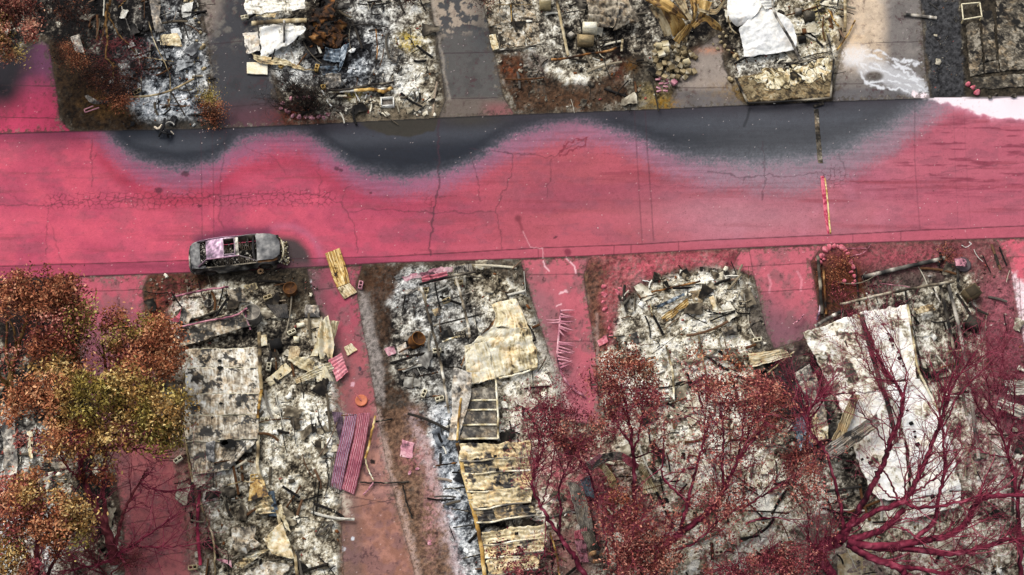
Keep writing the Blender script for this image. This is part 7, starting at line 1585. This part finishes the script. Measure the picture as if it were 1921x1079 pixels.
tree('burned_bush', 'black burned bush inside the ring of pink stones', 'bush', (575,205),
     [[(575,210,0,.05),(560,180,.6,.03),(546,160,1,.02)],[(575,210,0,.05),(590,185,.6,.03),(600,170,.9,.02)],[(575,210,0,.05),(574,186,.7,.03)],[(575,210,0,.04),(540,205,.4,.02),(512,184,.8,.01)],[(575,210,0,.04),(602,206,.5,.02)]], 'black', (), 0, .06, 110, dict(len=(.4, 1.1), depth=2, col='black', r=.02, f0=.1, sp=.9, bias=(0,0,.1), leafends=1500, ls='brownr'), 21)
tree('dry_plant', 'small dark rusty plant at the end of the ash whitened beam', 'plant', (1775,480),
     [[(1776,486,0,.02),(1774,474,.3,.015),(1772,466,.5,.01)],[(1776,486,0,.02),(1782,478,.3,.01)]], 'black', [(1774,468,.4,10,8,.2,'brownr',1,'rust'),(1776,480,.3,12,8,.2,'brownr',1,'rust')], 500, .07, 10, dict(len=(.2, .4), depth=1, r=.01), 22)
tree('dry_plant', 'rusty dead plant inside the curved pink stone edging', 'plant', (1580,490),
     [[(1582,500,0,.02),(1580,486,.3,.015),(1578,474,.5,.01)],[(1582,500,0,.02),(1590,490,.3,.01)],[(1582,500,0,.02),(1570,496,.2,.01)]], 'redbark', [(1580,486,.4,16,12,.3,'brownr',1,'rust'),(1560,520,.2,20,24,.15,'brownr',.6,'rust'),(1575,545,.2,20,18,.15,'brownr',.5,'crim')], 1800, .07, 14, dict(len=(.2, .6), depth=1, r=.01), 23)
tree('dark_foliage', 'dark red foliage scraps at the top edge above the grey concrete driveway', 'foliage', (900,0), [[(900,-30,0,.06),(896,-14,1,.04),(890,0,1.6,.02)]], 'black', [(900,-2,1.5,30,10,.4,'brownr',1,'red'),(772,6,.6,14,14,.3,'brownr',.7,'brownr')], 1300, .09, 6, dict(len=(.3, .7), depth=1), 24)
GR = 'bare trees with crimson branches at the lower right'
tree('red_tree', 'red leafed tree right of the spiky railing driveway', 'tree', (1190,960),
     [[(1192,985,0,.13),(1190,930,1,.11),(1189,870,2.2,.09),(1184,820,3.2,.07),(1176,770,4.2,.05),(1166,720,5.2,.03)],[(1188,850,2.6,.06),(1202,800,3.6,.04),(1206,740,4.6,.025)],[(1188,840,2.8,.06),(1160,800,3.6,.04),(1140,770,4.2,.025)],[(1186,830,3,.04),(1180,790,3.8,.03),(1156,740,4.8,.02)],[(1190,860,2.4,.05),(1216,850,3,.03),(1240,838,3.4,.02)]], 'crimson',
     [(1176,682,5.4,46,24,.8,'red',1.2,'rust'),(1160,716,5,44,30,.9,'red',1.1,'crim'),(1204,700,5,28,30,.8,'rust',.8,'red'),(1190,748,4.6,48,24,.8,'crim',.7,'red'),(1150,770,4.2,30,24,.7,'crim',.5,'red')], 4600, .12, 44, dict(len=(.6, 1.5), depth=2, col='crimson', r=.024, leafends=1800, ls='red', bias=(0,.4,.2)), 25, GR)
tree('red_tree', 'wide crimson branched tree with pinkish leaves in the middle of the cream rubble', 'tree', (1225,1079),
     [[(1222,1085,0,.22),(1245,1030,1,.19),(1275,1000,1.8,.16),(1310,976,2.4,.14),(1340,948,3,.12),(1358,920,3.6,.1),(1372,890,4.2,.08),(1384,866,4.8,.06),(1410,830,5.4,.045),(1440,790,6,.025)],
      [(1275,1000,1.8,.1),(1288,950,2.8,.08),(1306,880,4,.06),(1320,830,5,.05),(1322,790,5.6,.035),(1310,740,6.2,.02)],[(1358,920,3.6,.07),(1356,870,4.6,.06),(1358,820,5.4,.04),(1352,770,6.2,.02)],[(1378,878,4.5,.06),(1390,830,5.4,.04),(1396,770,6.2,.02)],[(1382,870,4.6,.05),(1404,820,5.5,.04),(1420,750,6.4,.02)],
      [(1384,956,2.6,.07),(1402,948,3,.06),(1430,930,3.4,.045),(1470,908,4,.03),(1500,886,4.4,.015)],[(1250,1035,1,.07),(1300,1020,1.8,.05),(1340,985,2.6,.035),(1390,950,3.2,.05)],[(1400,984,2,.05),(1430,972,2.4,.04),(1480,974,2.8,.02),(1530,976,3,.012)],[(1246,790,5.6,.02),(1244,850,4.4,.035),(1243,895,3.6,.045),(1270,925,3,.05),(1300,955,2.4,.05)],[(1318,800,5.4,.03),(1300,784,5.7,.02),(1284,782,5.8,.012)],[(1356,880,4.3,.03),(1340,830,5,.02),(1330,800,5.4,.012)],[(1396,950,3,.03),(1396,900,3.8,.02),(1412,860,4.4,.012)]], 'crimson',
     [(1340,720,6.2,34,30,.8,'pinkrust',.5,'red'),(1400,740,6.2,66,34,1,'red',1,'pinkrust'),(1446,770,6,44,44,1,'pinkrust',1,'red'),(1310,660,6,20,20,.6,'red',.3,'rust'),(1376,670,6.2,20,22,.6,'red',.5,'rust'),(1356,940,3.4,46,26,.7,'pinkrust',.9,'crim'),(1500,890,4.2,40,46,.9,'crim',1,'red'),(1520,830,4,24,26,.7,'red',.6,'crim'),(1240,1030,2,40,40,.8,'red',.4,'pinkrust'),(1340,1010,2,40,30,.6,'pinkrust',.3,'red')], 8500, .125, 120, dict(len=(.7, 1.9), depth=2, col='crimson', r=.026, leafends=3200, ls='pinkrust', sp=.6, bias=(.05,.4,.15)), 27, GR)
tree('red_tree', 'thin stemmed crimson tree beside the cream roof panels', 'tree', (1100,1085),
     [[(1104,1090,0,.14),(1080,1050,.8,.12),(1060,1020,1.4,.1),(1036,985,2,.08),(1012,945,2.8,.07),(999,915,3.4,.06),(1000,890,4,.05),(1012,860,4.6,.035),(1024,810,5.4,.025),(1020,770,6,.015)],[(1048,1003,1.8,.07),(1052,960,2.6,.06),(1048,920,3.4,.05),(1062,880,4.2,.04),(1078,850,4.8,.03),(1100,820,5.4,.015)],[(1016,950,2.7,.04),(1030,900,3.8,.035),(1040,850,4.8,.03),(1044,800,5.6,.02),(1050,760,6.2,.012)],
      [(1003,900,3.7,.03),(998,850,4.6,.02),(990,800,5.4,.015)],[(1060,890,4,.03),(1042,840,4.9,.02),(1030,790,5.6,.012)],[(1080,850,4.8,.025),(1120,830,5.2,.02),(1150,800,5.4,.012)],[(1142,1060,.6,.06),(1136,1010,1.4,.05),(1124,960,2.2,.045),(1110,900,3.4,.04),(1088,862,4.4,.03),(1070,830,5,.02)],[(1024,965,2.3,.03),(1022,1040,1.6,.02),(1028,1070,1,.015)]], 'crimson',
     [(1040,780,5.8,46,26,.9,'crim',.7,'crim'),(1086,810,5.4,50,36,1,'crim',.8,'red'),(1030,830,4.8,30,26,.8,'crim',.4,'crim')], 3000, .11, 95, dict(len=(.7, 1.8), depth=2, col='crimson', r=.024, leafends=2200, ls='crim', bias=(.1,.45,.15), sp=.55), 29, GR)
tree('red_tree', 'red leafed crown low at the bottom under the curled rusty pipe', 'tree', (1180,1130),
     [[(1165,1130,0,.1),(1160,1060,1.4,.08),(1175,1010,2.4,.05),(1190,970,3.2,.03)],[(1160,1060,1.4,.06),(1150,1000,2.6,.04),(1150,950,3.4,.02)],[(1162,1080,1,.06),(1220,1040,2,.04),(1250,1000,2.8,.02)]], 'crimson',
     [(1166,946,3.4,34,20,.6,'rust',.8,'pinkrust'),(1180,1000,2.8,46,30,.7,'pinkrust',1,'red'),(1220,1050,2,50,28,.6,'red',1,'pinkrust'),(1170,1050,2,36,28,.6,'pinkrust',.8,'rust'),(960,1050,1.6,40,26,.5,'crim',.5,'red')], 5200, .12, 60, dict(len=(.6, 1.5), depth=2, col='crimson', r=.022, leafends=1500, ls='red'), 31, GR)
tree('red_shrub', 'crimson leafy shrub at the bottom left of the large bare tree', 'shrub', (1490,1110),
     [[(1480,1120,0,.08),(1470,1080,1,.06),(1440,1040,2,.03)],[(1480,1120,0,.08),(1510,1070,1.2,.05),(1530,1030,2,.03)],[(1480,1120,0,.08),(1400,1080,1.2,.04),(1340,1060,2,.02)]], 'crimson', [(1500,1050,1.8,46,22,.5,'crim',1,'pinkrust'),(1440,1062,1.8,50,18,.5,'pinkrust',.8,'crim'),(1370,1070,1.8,50,16,.5,'crim',.6,'red')], 4600, .115, 60, dict(len=(.5, 1.3), depth=2, r=.018, bias=(0,.3,.1)), 33, GR)
tree('bare_tree', 'large leafless crimson tree with thick spreading limbs over the white roof', 'tree', (1556,1060),
     [[(1600,1120,.0,.2),(1570,1090,.1,.22),(1548,1060,.3,.24),(1540,1035,.8,.26),(1556,1018,1.4,.3),(1580,1014,1.9,.28)],
      [(1580,1014,1.9,.16),(1594,985,2.4,.15),(1618,945,3.2,.14),(1640,905,4,.13),(1658,870,4.6,.12),(1670,830,5.2,.11),(1686,790,5.8,.1),(1692,745,6.3,.09),(1680,720,6.6,.06),(1660,690,6.9,.04),(1640,655,7.2,.02)],
      [(1568,1008,1.9,.14),(1600,985,2.5,.13),(1640,960,3.1,.12),(1680,948,3.6,.13),(1704,930,4,.12),(1722,895,4.6,.11),(1742,850,5.2,.1),(1764,790,6,.08),(1790,720,6.8,.05),(1830,660,7.4,.025)],
      [(1590,1012,2,.17),(1640,1000,2.5,.15),(1672,980,3,.13),(1696,955,3.5,.12)],[(1594,1016,2,.2),(1630,1024,2.2,.18),(1690,1022,2.6,.17),(1740,1012,3,.16),(1780,1005,3.3,.14),(1812,980,3.7,.13),(1830,945,4.2,.12),(1870,930,4.6,.1),(1935,930,5,.08)],
      [(1596,1018,2,.18),(1650,1028,2.2,.16),(1720,1032,2.6,.15),(1790,1038,2.9,.14),(1840,1028,3.2,.11),(1890,1014,3.5,.09),(1940,1018,3.7,.08)],[(1590,1020,1.9,.2),(1630,1045,1.9,.18),(1680,1062,2.1,.17),(1700,1080,2.1,.16)],[(1680,1062,2.1,.12),(1740,1070,2.2,.1),(1800,1084,2.3,.08)],
      [(1584,1008,2,.09),(1575,940,3.2,.08),(1562,890,4,.07),(1550,850,4.6,.06),(1530,822,5,.05),(1516,800,5.4,.045),(1518,770,5.8,.04),(1536,745,6.2,.03),(1560,740,6.4,.02)],
      [(1716,1010,2.9,.11),(1750,980,3.5,.1),(1762,930,4.3,.08),(1772,880,5,.07),(1769,820,5.8,.055),(1766,760,6.4,.04),(1790,700,7,.02)],[(1695,940,3.8,.09),(1720,952,4,.08),(1790,945,4.4,.06),(1850,925,4.8,.04)],[(1684,940,3.7,.05),(1672,905,4.4,.04),(1655,880,4.8,.03),(1640,860,5.1,.02)],[(1700,935,3.9,.05),(1698,900,4.5,.04),(1710,860,5,.02)],[(1694,936,3.8,.05),(1668,930,4,.04),(1640,900,4.3,.02)],[(1706,930,4,.05),(1750,900,4.6,.04),(1790,860,5.2,.02)],
      [(1770,800,6,.04),(1800,740,6.6,.035),(1840,700,7,.02),(1880,670,7.4,.012)],[(1668,840,5,.04),(1640,800,5.4,.03),(1610,770,5.8,.02)],[(1690,990,3.2,.05),(1720,1010,3.2,.04),(1760,1060,3,.02)],[(1548,1060,.3,.1),(1530,1030,.8,.08),(1512,1010,1,.04)],[(1690,760,6.2,.04),(1700,700,6.8,.03),(1680,650,7.2,.02),(1652,600,7.6,.012)]], 'crimson',
     (), 0, .08, 300, dict(len=(.8, 2.2), depth=2, kids=3, col='crimson', r=.03, f0=.3, sp=.5, bias=(.05,.3,.1), leafends=700, ls='crim'), 35, GR)
tree('bare_tree', 'thin twiggy crimson tree at the right edge above the grey board panels', 'tree', (1905,940),
     [[(1915,1090,0,.12),(1912,1000,1.4,.1),(1908,940,2.4,.09),(1900,880,3.2,.07),(1880,820,4,.05),(1860,760,5,.035),(1850,700,5.8,.02)],[(1908,930,2.5,.06),(1925,860,3.6,.04),(1930,780,4.6,.02)],[(1890,850,3.6,.05),(1900,790,4.4,.04),(1905,720,5.4,.02)],[(1876,810,4.2,.04),(1840,770,4.8,.03),(1810,700,5.6,.015)],[(1894,860,3.5,.04),(1850,850,4,.03),(1815,830,4.4,.02)],[(1870,790,4.4,.03),(1890,730,5.2,.02),(1880,660,6,.012)]], 'crimson', (), 0, .07, 110, dict(len=(.6, 1.6), depth=2, col='crimson', kids=3, r=.022, sp=.5, bias=(0,.4,.1), leafends=500, ls='crim'), 37, GR)
tree('bare_tree', 'small bare crimson tree in the dark wreck at the end of the driveway', 'tree', (1515,860),
     [[(1514,870,0,.08),(1515,820,1.2,.07),(1516,790,1.8,.06),(1514,760,2.4,.05),(1504,735,3,.03),(1494,710,3.4,.02)],[(1516,790,1.8,.05),(1540,760,2.6,.04),(1545,730,3.2,.03),(1520,680,4,.015)],[(1514,765,2.3,.035),(1480,740,2.9,.03),(1450,735,3.2,.02)],[(1516,775,2.1,.035),(1500,750,2.7,.03),(1470,700,3.6,.015)],[(1540,755,2.7,.02),(1570,720,3.4,.012)]], 'crimson', (), 0, .07, 42, dict(len=(.6, 1.4), depth=2, kids=3, col='crimson', r=.02, sp=.6, f0=.3), 39, GR)
tree('bare_shrub', 'crimson twigs fanned over the upper left part of the large white roof', 'shrub', (1650,760),
     [[(1690,840,.3,.04),(1684,790,1.4,.035),(1660,740,2.4,.03),(1630,690,3.4,.025),(1610,640,4.2,.018),(1600,595,4.8,.01)],[(1660,740,2.4,.025),(1640,670,3.6,.02),(1640,620,4.4,.01)],[(1640,705,3,.02),(1590,660,3.8,.012),(1560,640,4.2,.008)],[(1672,765,2,.02),(1700,720,3,.012)]], 'crimson', (), 0, .08, 60, dict(len=(.4, 1.1), depth=2, kids=3, col='crimson', r=.016, sp=.5, f0=.3, leafends=500, ls='crim', bias=(-.1,.4,.1)), 41, GR)
tree('bare_shrub', 'fine crimson twig cloud on the reddish gravel at the right', 'shrub', (1865,720),
     [[(1868,740,.0,.03),(1862,690,1,.02),(1850,630,2,.01)],[(1868,740,.0,.03),(1880,680,1,.02),(1885,620,2,.01)],[(1868,740,0,.03),(1840,700,.8,.02),(1815,660,1.6,.01)],[(1868,740,0,.03),(1900,710,.8,.02),(1918,680,1.4,.01)]], 'crimson', (), 0, .06, 50, dict(len=(.4, 1.2), depth=2, kids=3, col='redbark', r=.012, sp=.5, f0=.1, bias=(0,.4,.1)), 43, GR)
